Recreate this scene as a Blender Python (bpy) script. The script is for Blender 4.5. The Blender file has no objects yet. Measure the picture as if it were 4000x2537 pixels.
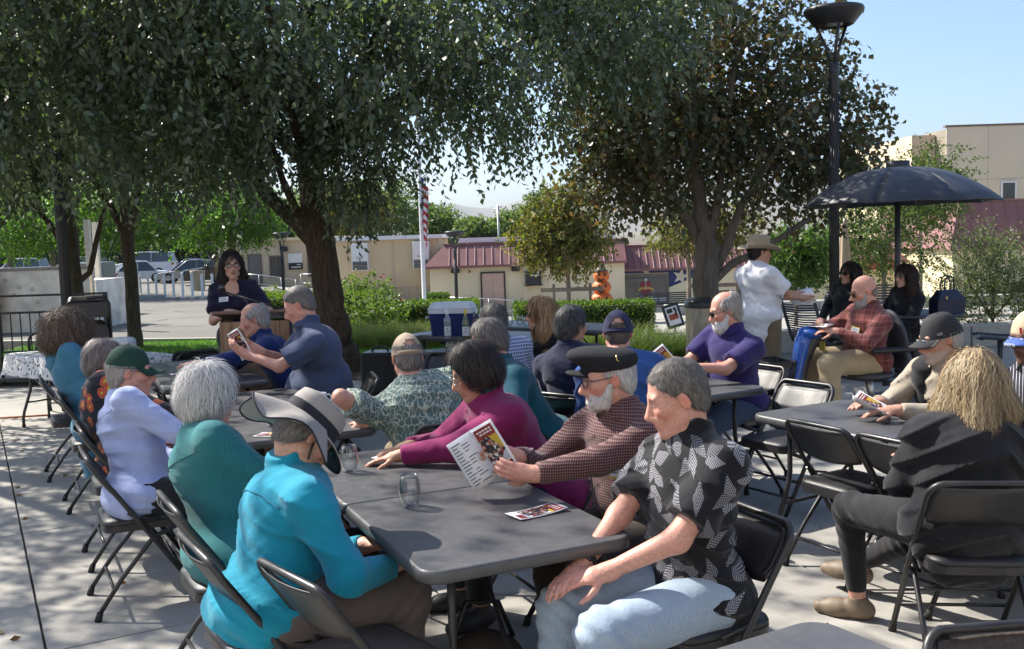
import bpy, math, random
import numpy as np
from mathutils import Vector, Matrix
R = math.radians
rng = np.random.default_rng(7)
random.seed(7)
sc = bpy.context.scene
col = sc.collection

# ------------------------------------------------------------------ camera, world, sun, exposure
cam = bpy.data.cameras.new('camera'); camo = bpy.data.objects.new('camera', cam); col.objects.link(camo)
cam.sensor_fit = 'HORIZONTAL'; cam.sensor_width = 36; cam.lens = 34.39; cam.clip_end = 9000; cam.clip_start = 0.05
_p, _r = R(5.0563), R(1.8)
_f = Vector((0, math.cos(_p), -math.sin(_p))); _u = Vector((0, math.sin(_p), math.cos(_p))); _x = Vector((1, 0, 0))
_r2 = math.cos(_r)*_x - math.sin(_r)*_u; _u2 = math.sin(_r)*_x + math.cos(_r)*_u
m = Matrix.Identity(4)
for i in range(3):
    m[i][0] = _r2[i]; m[i][1] = _u2[i]; m[i][2] = -_f[i]
m[0][3], m[1][3], m[2][3] = 0, 0, 1.75
camo.matrix_world = m
sc.camera = camo
SUN_EL, SUN_AZ = 45.0, -58.0          # degrees; azimuth measured from +Y towards +X
world = bpy.data.worlds.new('World'); sc.world = world; world.use_nodes = True
wn = world.node_tree
bg = wn.nodes['Background']
sky = wn.nodes.new('ShaderNodeTexSky'); sky.sky_type = 'NISHITA'; sky.sun_disc = False
sky.sun_elevation = R(SUN_EL); sky.sun_rotation = R(SUN_AZ); sky.air_density = 1.0; sky.dust_density = 2.0; sky.ozone_density = 5.0
wn.links.new(sky.outputs[0], bg.inputs[0]); bg.inputs[1].default_value = 0.06
sl = bpy.data.lights.new('sun', 'SUN'); so = bpy.data.objects.new('sun', sl); col.objects.link(so)
sl.energy = 2.7; sl.angle = R(0.53); sl.color = (1.0, 0.94, 0.84)
_sd = Vector((math.sin(R(SUN_AZ))*math.cos(R(SUN_EL)), math.cos(R(SUN_AZ))*math.cos(R(SUN_EL)), math.sin(R(SUN_EL))))
so.rotation_euler = (-_sd).to_track_quat('-Z', 'Y').to_euler(); so.location = (0, 0, 30)
sc.view_settings.view_transform = 'Standard'; sc.view_settings.look = 'None'
sc.view_settings.exposure = 1.95; sc.view_settings.gamma = 1
sc.view_settings.use_curve_mapping = False
sc.render.engine = 'CYCLES'
sc.cycles.use_denoising = True
sc.cycles.max_bounces = 8; sc.cycles.transparent_max_bounces = 8; sc.cycles.sample_clamp_indirect = 6.0
sc.cycles.caustics_reflective = False; sc.cycles.caustics_refractive = False

# ------------------------------------------------------------------ materials
_mats = {}
def _new(name):
    mt = bpy.data.materials.new(name); mt.use_nodes = True
    nt = mt.node_tree; b = nt.nodes['Principled BSDF']
    return mt, nt, b
def nd(nt, kind, **kw):
    n = nt.nodes.new(kind)
    for k, v in kw.items():
        if k.startswith('i_'):
            n.inputs[int(k[2:])].default_value = v
        else: setattr(n, k, v)
    return n
def ramp(nt, fac, stops, interp='LINEAR'):
    r_ = nt.nodes.new('ShaderNodeValToRGB'); r_.color_ramp.interpolation = interp
    e = r_.color_ramp.elements
    while len(e) < len(stops): e.new(0.5)
    for i, (p, c) in enumerate(stops):
        e[i].position = p; e[i].color = (*c, 1)
    nt.links.new(fac, r_.inputs[0]); return r_.outputs[0]
def mixc(nt, fac, a, b, mode='MIX'):
    n = nt.nodes.new('ShaderNodeMix'); n.data_type = 'RGBA'; n.blend_type = mode
    for k, v in ((0, fac), (6, a), (7, b)):
        if hasattr(v, 'links'): nt.links.new(v, n.inputs[k])
        elif k == 0: n.inputs[0].default_value = v
        else: n.inputs[k].default_value = (*v, 1)
    return n.outputs[2]
def mth(nt, op, a, b=None):
    n = nt.nodes.new('ShaderNodeMath'); n.operation = op
    for k, v in ((0, a), (1, b)):
        if v is None: continue
        if hasattr(v, 'links'): nt.links.new(v, n.inputs[k])
        else: n.inputs[k].default_value = v
    return n.outputs[0]
def noise(nt, scale, detail=4, coord=None, dist=0.0, rough=0.5):
    n = nt.nodes.new('ShaderNodeTexNoise'); n.inputs['Scale'].default_value = scale
    n.inputs['Detail'].default_value = detail; n.inputs['Distortion'].default_value = dist; n.inputs['Roughness'].default_value = rough
    if coord is not None: nt.links.new(coord, n.inputs['Vector'])
    return n.outputs[0]
def objco(nt, scale=None, rot=None):
    t = nt.nodes.new('ShaderNodeTexCoord'); o = t.outputs['Object']
    if scale or rot:
        mp = nt.nodes.new('ShaderNodeMapping')
        if scale: mp.inputs['Scale'].default_value = scale
        if rot: mp.inputs['Rotation'].default_value = rot
        nt.links.new(o, mp.inputs[0]); o = mp.outputs[0]
    return o
def bump(nt, b, h, strength=0.3, dist=0.01):
    n = nt.nodes.new('ShaderNodeBump'); n.inputs['Strength'].default_value = strength; n.inputs['Distance'].default_value = dist
    nt.links.new(h, n.inputs['Height']); nt.links.new(n.outputs[0], b.inputs['Normal'])
def M(name, c, rough=0.6, metal=0.0, var=0.12, scale=12.0, bmp=0.0, bscale=None, spec=None, coat=0.0):
    """plain painted / moulded surface with mottling and optional fine relief"""
    if name in _mats: return _mats[name]
    mt, nt, b = _new(name); co = objco(nt)
    if var > 0:
        n = noise(nt, scale, 5, co)
        lo = tuple(max(0, v*(1-var)) for v in c); hi = tuple(min(1, v*(1+var)) for v in c)
        nt.links.new(ramp(nt, n, [(0.3, lo), (0.7, hi)]), b.inputs['Base Color'])
        nt.links.new(mth(nt, 'ADD', mth(nt, 'MULTIPLY', n, 0.25), rough-0.12), b.inputs['Roughness'])
    else:
        b.inputs['Base Color'].default_value = (*c, 1); b.inputs['Roughness'].default_value = rough
    b.inputs['Metallic'].default_value = metal
    if spec is not None: b.inputs['Specular IOR Level'].default_value = spec
    if coat: b.inputs['Coat Weight'].default_value = coat
    if bmp: bump(nt, b, noise(nt, bscale or scale*6, 3, co), bmp)
    _mats[name] = mt; return mt
def attr_mat(name, rough=0.6, transl=0.0, var=0.0, spec=0.4, bmp=0.0, bscale=80, sub=0.0, tint=(1, 1, 1)):
    """surface coloured by the mesh's own colour attribute 'Col'"""
    if name in _mats: return _mats[name]
    mt, nt, b = _new(name)
    a = nt.nodes.new('ShaderNodeAttribute'); a.attribute_name = 'Col'
    c = a.outputs['Color']
    if var:
        n = noise(nt, bscale, 3, objco(nt)); c = mixc(nt, 1.0, c, ramp(nt, n, [(0.3, (1-var,)*3), (0.7, (1+var,)*3)]), 'MULTIPLY')
    nt.links.new(c, b.inputs['Base Color']); b.inputs['Roughness'].default_value = rough
    b.inputs['Specular IOR Level'].default_value = spec
    if sub:
        b.inputs['Subsurface Weight'].default_value = sub; b.inputs['Subsurface Radius'].default_value = (0.012, 0.004, 0.002)
        b.inputs['Subsurface Scale'].default_value = 1.0
    if bmp: bump(nt, b, noise(nt, bscale, 3, objco(nt)), bmp)
    if transl:
        t = nt.nodes.new('ShaderNodeBsdfTranslucent'); mx = nt.nodes.new('ShaderNodeMixShader'); mx.inputs[0].default_value = transl
        c2 = mixc(nt, 1.0, c, tint, 'MULTIPLY')
        nt.links.new(c2, t.inputs[0]); nt.links.new(b.outputs[0], mx.inputs[1]); nt.links.new(t.outputs[0], mx.inputs[2])
        nt.links.new(mx.outputs[0], nt.nodes['Material Output'].inputs[0])
    _mats[name] = mt; return mt

# ------------------------------------------------------------------ mesh helpers
def raw_mesh(name, v, f, mats, parent=None, smooth=True, colr=None, mi=None):
    """v (N,3); f list of tuples or (M,k) array; link as ONE mesh object"""
    me = bpy.data.meshes.new(name)
    v = np.asarray(v, np.float32)
    if isinstance(f, np.ndarray):
        k = f.shape[1]; nf = len(f)
        me.vertices.add(len(v)); me.vertices.foreach_set('co', v.ravel())
        me.loops.add(nf*k); me.loops.foreach_set('vertex_index', f.astype(np.int32).ravel())
        me.polygons.add(nf); me.polygons.foreach_set('loop_start', np.arange(0, nf*k, k, dtype=np.int32))
        me.polygons.foreach_set('loop_total', np.full(nf, k, np.int32))
    else:
        me.from_pydata([tuple(map(float, p)) for p in v], [], f)
    if not isinstance(mats, (list, tuple)): mats = [mats]
    for mt in mats: me.materials.append(mt)
    if mi is not None: me.polygons.foreach_set('material_index', np.asarray(mi, np.int32))
    if isinstance(smooth, bool):
        me.polygons.foreach_set('use_smooth', np.full(len(me.polygons), smooth, bool))
    else: me.polygons.foreach_set('use_smooth', np.asarray(smooth, bool))
    me.update(calc_edges=True)
    if colr is not None:
        ca = me.color_attributes.new('Col', 'FLOAT_COLOR', 'POINT')
        c4 = np.ones((len(v), 4), np.float32); c4[:, :3] = colr
        ca.data.foreach_set('color', c4.ravel())
    o = bpy.data.objects.new(name, me); col.objects.link(o)
    if parent is not None: o.parent = parent
    return o
class MB:
    """collects shapes; build() links them as ONE object"""
    def __init__(s): s.v = []; s.f = []; s.sm = []; s.mi = []; s.cur = 0
    def add(s, vs, fs, smooth=False):
        o = len(s.v); s.v += [tuple(p) for p in vs]
        for q in fs: s.f.append(tuple(i+o for i in q)); s.sm.append(smooth); s.mi.append(s.cur)
        return s
    def box(s, x0, x1, y0, y1, z0, z1, ch=0.0, M4=None):
        if ch <= 0:
            vs = [(x, y, z) for z in (z0, z1) for y in (y0, y1) for x in (x0, x1)]
            fs = [(0, 2, 3, 1), (4, 5, 7, 6), (0, 1, 5, 4), (2, 6, 7, 3), (0, 4, 6, 2), (1, 3, 7, 5)]
        else:
            def ring(z, d):
                a0, a1, b0, b1 = x0+d, x1-d, y0+d, y1-d
                return [(a0+ch, b0, z), (a1-ch, b0, z), (a1, b0+ch, z), (a1, b1-ch, z), (a1-ch, b1, z), (a0+ch, b1, z), (a0, b1-ch, z), (a0, b0+ch, z)]
            c2 = min(ch, (z1-z0)*0.3)
            vs = ring(z0, c2*0.7)+ring(z0+c2, 0)+ring(z1-c2, 0)+ring(z1, c2*0.7)
            fs = [tuple(range(7, -1, -1)), tuple(range(24, 32))]
            for r_ in range(3):
                for i in range(8): fs.append((r_*8+i, r_*8+(i+1) % 8, r_*8+8+(i+1) % 8, r_*8+8+i))
        if M4 is not None: vs = [tuple(M4 @ Vector(p)) for p in vs]
        return s.add(vs, fs)
    def tube(s, pts, r, n=8, closed=False, cap=True, smooth=True):
        P = [Vector(p) for p in pts]; k = len(P)
        rs = [r]*k if not hasattr(r, '__len__') else list(r)
        vs = []; up = None
        for i, p in enumerate(P):
            if closed: t = P[(i+1) % k]-P[i-1]
            else: t = P[min(i+1, k-1)]-P[max(i-1, 0)]
            t = t.normalized() if t.length > 1e-9 else Vector((0, 0, 1))
            if up is None:
                up = Vector((0, 0, 1)) if abs(t.z) < 0.9 else Vector((1, 0, 0))
            a = t.cross(up)
            if a.length < 1e-4: a = t.cross(Vector((0.3, 1, 0.2)))
            a.normalize(); b = a.cross(t); up = b
            for j in range(n):
                th = 2*math.pi*j/n; vs.append(p+(a*math.cos(th)+b*math.sin(th))*rs[i])
        fs = []
        for i in range(k if closed else k-1):
            i2 = (i+1) % k
            for j in range(n): fs.append((i*n+j, i*n+(j+1) % n, i2*n+(j+1) % n, i2*n+j))
        s.add(vs, fs, smooth)
        if cap and not closed:
            o = len(s.v)-len(vs)
            s.f.append(tuple(o+j for j in range(n-1, -1, -1))); s.f.append(tuple(o+(k-1)*n+j for j in range(n))); s.sm += [False]*2; s.mi += [s.cur]*2
        return s
    def lathe(s, prof, n=24, c=(0, 0, 0), sx=1, sy=1, smooth=True, cap=False, M4=None):
        vs = []
        for (rr, z) in prof:
            for j in range(n):
                th = 2*math.pi*j/n; vs.append((c[0]+rr*sx*math.cos(th), c[1]+rr*sy*math.sin(th), c[2]+z))
        fs = []
        for i in range(len(prof)-1):
            for j in range(n): fs.append((i*n+j, i*n+(j+1) % n, (i+1)*n+(j+1) % n, (i+1)*n+j))
        if cap: fs.append(tuple(range(n-1, -1, -1))); fs.append(tuple((len(prof)-1)*n+j for j in range(n)))
        if M4 is not None: vs = [tuple(M4 @ Vector(p)) for p in vs]
        return s.add(vs, fs, smooth)
    def prism(s, poly, z0, z1, M4=None, smooth=False):
        n = len(poly)
        vs = [(x, y, z0) for x, y in poly]+[(x, y, z1) for x, y in poly]
        fs = [tuple(range(n-1, -1, -1)), tuple(range(n, 2*n))]+[(i, (i+1) % n, n+(i+1) % n, n+i) for i in range(n)]
        if M4 is not None: vs = [tuple(M4 @ Vector(p)) for p in vs]
        return s.add(vs, fs, smooth)
    def quad(s, a, b, c, d): return s.add([a, b, c, d], [(0, 1, 2, 3)])
    def build(s, name, mats, parent=None, loc=None, rz=None):
        o = raw_mesh(name, np.array([tuple(p) for p in s.v], np.float32).reshape(-1, 3), s.f, mats, parent, smooth=s.sm, mi=s.mi)
        if loc is not None: o.location = loc
        if rz is not None: o.rotation_euler = (0, 0, rz)
        return o
def tag(o, label=None, cat=None, group=None, kind=None):
    if label: o['label'] = label
    if cat: o['category'] = cat
    if group: o['group'] = group
    if kind: o['kind'] = kind
    return o
def empty(name, loc, rz=0.0, label=None, cat=None, group=None):
    o = bpy.data.objects.new(name, None); col.objects.link(o); o.location = loc; o.rotation_euler = (0, 0, rz)
    o.empty_display_size = 0.1
    return tag(o, label, cat, group)
def copy_tree(o, parent=None):
    c = o.copy(); col.objects.link(c); c.parent = parent
    for ch in list(o.children): copy_tree(ch, c)
    return c
def rrect(hx, hy, r, n=5):
    out = []
    for cx, cy, a0 in ((hx-r, hy-r, 0), (-hx+r, hy-r, 90), (-hx+r, -hy+r, 180), (hx-r, -hy+r, 270)):
        for i in range(n+1):
            a = R(a0+90*i/n); out.append((cx+r*math.cos(a), cy+r*math.sin(a)))
    return out
def text(name, s, size, mat, M4, parent=None, ext=0.0005, align='CENTER'):
    cu = bpy.data.curves.new(name, 'FONT'); cu.body = s; cu.size = size; cu.extrude = ext; cu.align_x = align; cu.align_y = 'CENTER'
    tmp = bpy.data.objects.new(name, cu); col.objects.link(tmp)
    me = bpy.data.meshes.new_from_object(tmp.evaluated_get(bpy.context.evaluated_depsgraph_get())); bpy.data.objects.remove(tmp)
    me.materials.clear(); me.materials.append(mat); o = bpy.data.objects.new(name, me); col.objects.link(o)
    if parent is not None: o.parent = parent
    o.matrix_local = M4
    return o
def frame(x, y, o):
    """matrix with given x axis, y axis (made orthogonal) and origin"""
    x = Vector(x).normalized(); y = Vector(y); z = x.cross(y).normalized(); y = z.cross(x)
    return Matrix(((x.x, y.x, z.x, o[0]), (x.y, y.y, z.y, o[1]), (x.z, y.z, z.z, o[2]), (0, 0, 0, 1)))
def gz(x, y):
    """height of the ground: the plaza is level, the site falls away beyond it"""
    if y <= 15: return 0.0
    u = x/y
    s = np.interp(u, [-0.30, -0.22, -0.12, -0.02, 0.4], [0.009, 0.012, 0.030, 0.064, 0.064])
    yy = min(y, 62)
    return float(-s*(yy-15))
# ------------------------------------------------------------------ organic surfaces: smooth-blended shapes polygonised on a sparse grid
V3 = lambda *a: np.array(a, float)
def unit(v): v = np.asarray(v, float); return v/max(1e-9, np.linalg.norm(v))
class Sdf:
    def __init__(s): s.p = []
    def cone(s, a, b, ra, rb=None, k=0.03, op='u', fa=False, fb=False):
        s.p.append((op, 'c', (V3(*a), V3(*b), ra, ra if rb is None else rb, fa, fb), k)); return s
    def ell(s, c, r, k=0.03, op='u', ax=None):
        """ax: rows are the ellipsoid's own axes"""
        s.p.append((op, 'e', (V3(*c), np.eye(3) if ax is None else np.asarray(ax, float), V3(*r)), k)); return s
    def cut(s, o, n, k=0.0): s.p.append(('i', 'h', (V3(*o), unit(n)), k)); return s
    def _d(s, pr, X):
        kind, q = pr[1], pr[2]
        if kind == 'c':
            a, b, ra, rb, fa, fb = q; ab = b-a; L2 = ab@ab
            w = X-a; t = w@ab/max(L2, 1e-12); tc = np.clip(t, 0, 1)
            d = np.linalg.norm(w-tc[..., None]*ab, axis=-1)-(ra+(rb-ra)*tc)
            L = math.sqrt(L2)
            if fb: d = np.maximum(d, (t-1)*L)
            if fa: d = np.maximum(d, -t*L)
            return d
        if kind == 'e':
            c, ax, r = q; w = (X-c)@ax.T
            k0 = np.linalg.norm(w/r, axis=-1); k1 = np.linalg.norm(w/(r*r), axis=-1)+1e-9
            return k0*(k0-1)/k1
        o, n = q; return (X-o)@n
    def _fold(s, d, e, op, k):
        if op == 'u':
            if k > 0: h = np.maximum(k-np.abs(d-e), 0)/k; return np.minimum(d, e)-h*h*k*0.25
            return np.minimum(d, e)
        if op == 's': e = -e
        if k > 0: h = np.maximum(k-np.abs(d-e), 0)/k; return np.maximum(d, e)+h*h*k*0.25
        return np.maximum(d, e)
    def eval(s, X):
        d = np.full(X.shape[:-1], 10.0)
        for pr in s.p: d = s._fold(d, s._d(pr, X), pr[0], pr[3])
        return d
    def bounds(s):
        lo, hi = V3(9, 9, 9), V3(-9, -9, -9)
        for op, kind, q, k in s.p:
            if op != 'u': continue
            if kind == 'c':
                r_ = max(q[2], q[3]); lo = np.minimum(lo, np.minimum(q[0], q[1])-r_); hi = np.maximum(hi, np.maximum(q[0], q[1])+r_)
            else: r_ = q[2].max(); lo = np.minimum(lo, q[0]-r_); hi = np.maximum(hi, q[0]+r_)
        return lo, hi
    def mesh(s, h, disp=None, amp=0.0):
        B = 8; lo, hi = s.bounds(); lo = lo-3*h-amp; hi = hi+3*h+amp
        bs = B*h; nb = np.ceil((hi-lo)/bs).astype(int)+1
        I = np.stack(np.meshgrid(*[np.arange(n) for n in nb], indexing='ij'), -1).reshape(-1, 3)
        Cn = lo+(I+0.5)*bs
        D = [s._d(pr, Cn) for pr in s.p]; dc = np.full(len(Cn), 10.0)
        for pr, e in zip(s.p, D): dc = s._fold(dc, e, pr[0], pr[3])
        hd = bs*0.88
        keep = np.abs(dc) < hd*1.35+amp+0.01
        I = I[keep]; Cn = Cn[keep]; dc = dc[keep]; D = [e[keep] for e in D]
        g = np.arange(B+1)*h
        G = np.stack(np.meshgrid(g, g, g, indexing='ij'), -1).reshape(-1, 3)
        nk = len(I); base = lo+I*bs
        d = np.full((nk, (B+1)**3), 10.0, np.float32)
        for pr, e in zip(s.p, D):
            if pr[0] == 'u': mk = e < np.abs(dc)+2*hd*1.15+pr[3]
            elif pr[0] == 's': mk = e < hd*1.6+pr[3]+0.01
            else: mk = np.ones(nk, bool)
            ix = np.nonzero(mk)[0]
            if not len(ix): continue
            X = base[ix][:, None, :]+G[None]
            d[ix] = s._fold(d[ix], s._d(pr, X), pr[0], pr[3])
        if disp is not None:
            X = base[:, None, :]+G[None]; d += disp(X)
        d = d.reshape(nk, B+1, B+1, B+1); neg = d < 0
        # active cells
        cs = np.zeros((nk, B, B, B), np.int8)
        for a in (0, 1):
            for b in (0, 1):
                for c in (0, 1): cs += neg[:, a:a+B, b:b+B, c:c+B]
        act = np.argwhere((cs > 0) & (cs < 8))
        if not len(act): return np.zeros((0, 3)), np.zeros((0, 4), int)
        bi = act[:, 0]; ci = act[:, 1:]
        N = nb*B+2
        gi = I[bi]*B+ci; key = (gi[:, 0]*N[1]+gi[:, 1])*N[2]+gi[:, 2]
        cv = {}
        for a in (0, 1):
            for b in (0, 1):
                for c in (0, 1): cv[a, b, c] = d[bi, ci[:, 0]+a, ci[:, 1]+b, ci[:, 2]+c]
        acc = np.zeros((len(act), 3)); cnt = np.zeros(len(act))
        for ax in range(3):
            for u in (0, 1):
                for v in (0, 1):
                    p0 = [0, 0, 0]; o_ = [i for i in range(3) if i != ax]
                    p0[o_[0]] = u; p0[o_[1]] = v; p1 = list(p0); p1[ax] = 1
                    A, Bv = cv[tuple(p0)], cv[tuple(p1)]
                    mk = (A < 0) != (Bv < 0)
                    t = np.where(mk, A/np.where(mk, A-Bv, 1), 0)
                    pos = np.tile(np.array(p0, float), (len(act), 1)); pos[:, ax] = t
                    acc += np.where(mk[:, None], pos, 0); cnt += mk
        vert = lo+(gi+acc/cnt[:, None])*h
        order = np.argsort(key); sk = key[order]
        def look(kk):
            j = np.searchsorted(sk, kk); j = np.minimum(j, len(sk)-1); ok = sk[j] == kk
            return np.where(ok, order[j], -1)
        quads = []
        st = [N[1]*N[2], N[2], 1]
        for ax in range(3):
            sl0 = [slice(None), slice(0, B), slice(0, B), slice(0, B)]; sl1 = list(sl0); sl1[ax+1] = slice(1, B+1)
            n0, n1 = neg[tuple(sl0)], neg[tuple(sl1)]
            ed = np.argwhere(n0 != n1)
            if not len(ed): continue
            q = I[ed[:, 0]]*B+ed[:, 1:]; kk = (q[:, 0]*N[1]+q[:, 1])*N[2]+q[:, 2]
            u, v = [(1, 2), (2, 0), (0, 1)][ax]
            qs = np.stack([look(kk), look(kk-st[u]), look(kk-st[u]-st[v]), look(kk-st[v])], 1)
            fl = n0[tuple(ed.T)]
            qs = np.where(fl[:, None], qs, qs[:, ::-1])
            quads.append(qs[(qs >= 0).all(1)])
        return vert, np.concatenate(quads)
def cluster(V, F, hide, cell):
    """merge the vertices nobody sees (under clothes) onto a coarse grid: the surface stays in one piece"""
    idx = np.arange(len(V)); hid = np.nonzero(hide)[0]
    if len(hid) < 50: return V, F
    k = np.floor(V[hid]/cell).astype(np.int64)+5000
    kk = (k[:, 0]*10007+k[:, 1])*10007+k[:, 2]
    u, inv = np.unique(kk, return_inverse=True)
    n = len(V); cen = np.zeros((len(u), 3)); c = np.bincount(inv).astype(float)
    for a in range(3): cen[:, a] = np.bincount(inv, V[hid][:, a])/c
    idx[hid] = n+inv; V2 = np.concatenate([V, cen]); F2 = idx[F]
    used, inv2 = np.unique(F2, return_inverse=True); F2 = inv2.reshape(-1, 4); V2 = V2[used]
    polys = []
    s_ = np.sort(F2, 1); dup = (s_[:, 1:] == s_[:, :-1]).sum(1)
    good = F2[dup == 0]; tri = F2[dup == 1]
    out = [tuple(q) for q in good.tolist()]
    for q in tri.tolist():
        t = []
        for i in q:
            if i not in t: t.append(i)
        out.append(tuple(t))
    seen = set(); res = []
    for q in out:
        kq = tuple(sorted(q))
        if kq in seen: continue
        seen.add(kq); res.append(q)
    return V2, res
def ik(a, t, l1, l2, pole):
    a = V3(*a); t = V3(*t); d = t-a; D = np.linalg.norm(d); L = min(max(D, abs(l1-l2)+0.02), (l1+l2)*0.995); dn = d/max(D, 1e-9)
    x = (l1*l1-l2*l2+L*L)/(2*L); hh = math.sqrt(max(l1*l1-x*x, 0)); pp = V3(*pole); pp = unit(pp-dn*(pp@dn))
    return a+dn*x+pp*hh, a+dn*L
def snoise(X, f, seed=0):
    """cheap smooth pseudo-noise in [-1,1]"""
    r_ = np.random.default_rng(seed); out = 0
    for i in range(4):
        w = r_.normal(size=3); w = w/np.linalg.norm(w)*f*(0.7+0.25*i); out = out+np.sin(X@w+r_.uniform(0, 6.28)+0.8*np.sin(X@(w[[1, 2, 0]]*0.7)))
    return out/4
def strands(seed, V, Nrm, n, flow, length, steps, width, cols, hug=None, off=(0.0, 0.006), curl=0.0, jit=0.25, grav=0.0, taper=True):
    """thin tapered ribbons that lie on a surface: locks of hair"""
    r_ = np.random.default_rng(seed)
    if len(V) == 0: return np.zeros((0, 3)), np.zeros((0, 4), int), np.zeros((0, 3))
    i = r_.integers(0, len(V), n); P = V[i].copy(); o = r_.uniform(off[0], off[1], n)
    P = P+Nrm[i]*o[:, None]; L = length*r_.uniform(0.6, 1.25, n); w = width*r_.uniform(0.6, 1.3, n)
    jv = r_.normal(size=(n, 3))*jit; ph = r_.uniform(0, 6.28, n); fr = r_.uniform(0.7, 1.3, n)
    pts = [P.copy()]; nr = Nrm[i].copy()
    for st in range(steps):
        D = flow(P)+jv; D[:, 2] -= grav*(st/steps)
        D = D-nr*np.sum(D*nr, 1)[:, None]*0.9
        D = D/np.maximum(np.linalg.norm(D, axis=1), 1e-6)[:, None]
        P = P+D*(L/steps)[:, None]
        if hug is not None:
            e = 0.004; d0 = hug.eval(P)
            gr = np.stack([hug.eval(P+np.eye(3)[a]*e)-d0 for a in range(3)], 1); gr = gr/np.maximum(np.linalg.norm(gr, axis=1), 1e-6)[:, None]
            tgt = o*(1+1.2*(st+1)/steps); push = np.where(d0 < tgt, tgt-d0, 0) + np.where(d0 > tgt+0.012, (tgt+0.012-d0)*0.5, 0)
            P = P+gr*push[:, None]; nr = gr
        Q = P
        if curl:
            a1 = np.cross(D, nr); th = ph+fr*(st+1)*2.4; Q = P+curl*(a1*np.sin(th)[:, None]+nr*np.cos(th)[:, None])
        pts.append(Q.copy())
    T = np.stack(pts, 1)                      # n, steps+1, 3
    tan = np.gradient(T, axis=1); side = np.cross(tan, nr[:, None, :]); side /= np.maximum(np.linalg.norm(side, axis=2), 1e-9)[..., None]
    prof = np.linspace(1, 0.15, steps+1) if taper else np.ones(steps+1)
    prof[0] = 0.6
    A = T+side*(w[:, None]*prof)[..., None]*0.5; Bv = T-side*(w[:, None]*prof)[..., None]*0.5
    VV = np.stack([A, Bv], 2).reshape(-1, 3); k = steps+1
    b = (np.arange(n)*k*2)[:, None]+(np.arange(steps)*2)[None]; b = b.ravel()
    F = np.stack([b, b+1, b+3, b+2], 1)
    cols = np.array(cols, float); cc = cols[r_.integers(0, len(cols), n)]*r_.uniform(0.8, 1.2, (n, 1))
    C = np.repeat(cc, k*2, axis=0)
    return VV, F, C
def vnormals(V, F):
    a, b, c = V[F[:, 0]], V[F[:, 1]], V[F[:, 2]]; n = np.cross(b-a, c-a); N = np.zeros_like(V)
    for j in range(4): np.add.at(N, F[:, j], n)
    return N/np.maximum(np.linalg.norm(N, axis=1), 1e-12)[:, None]
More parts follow.
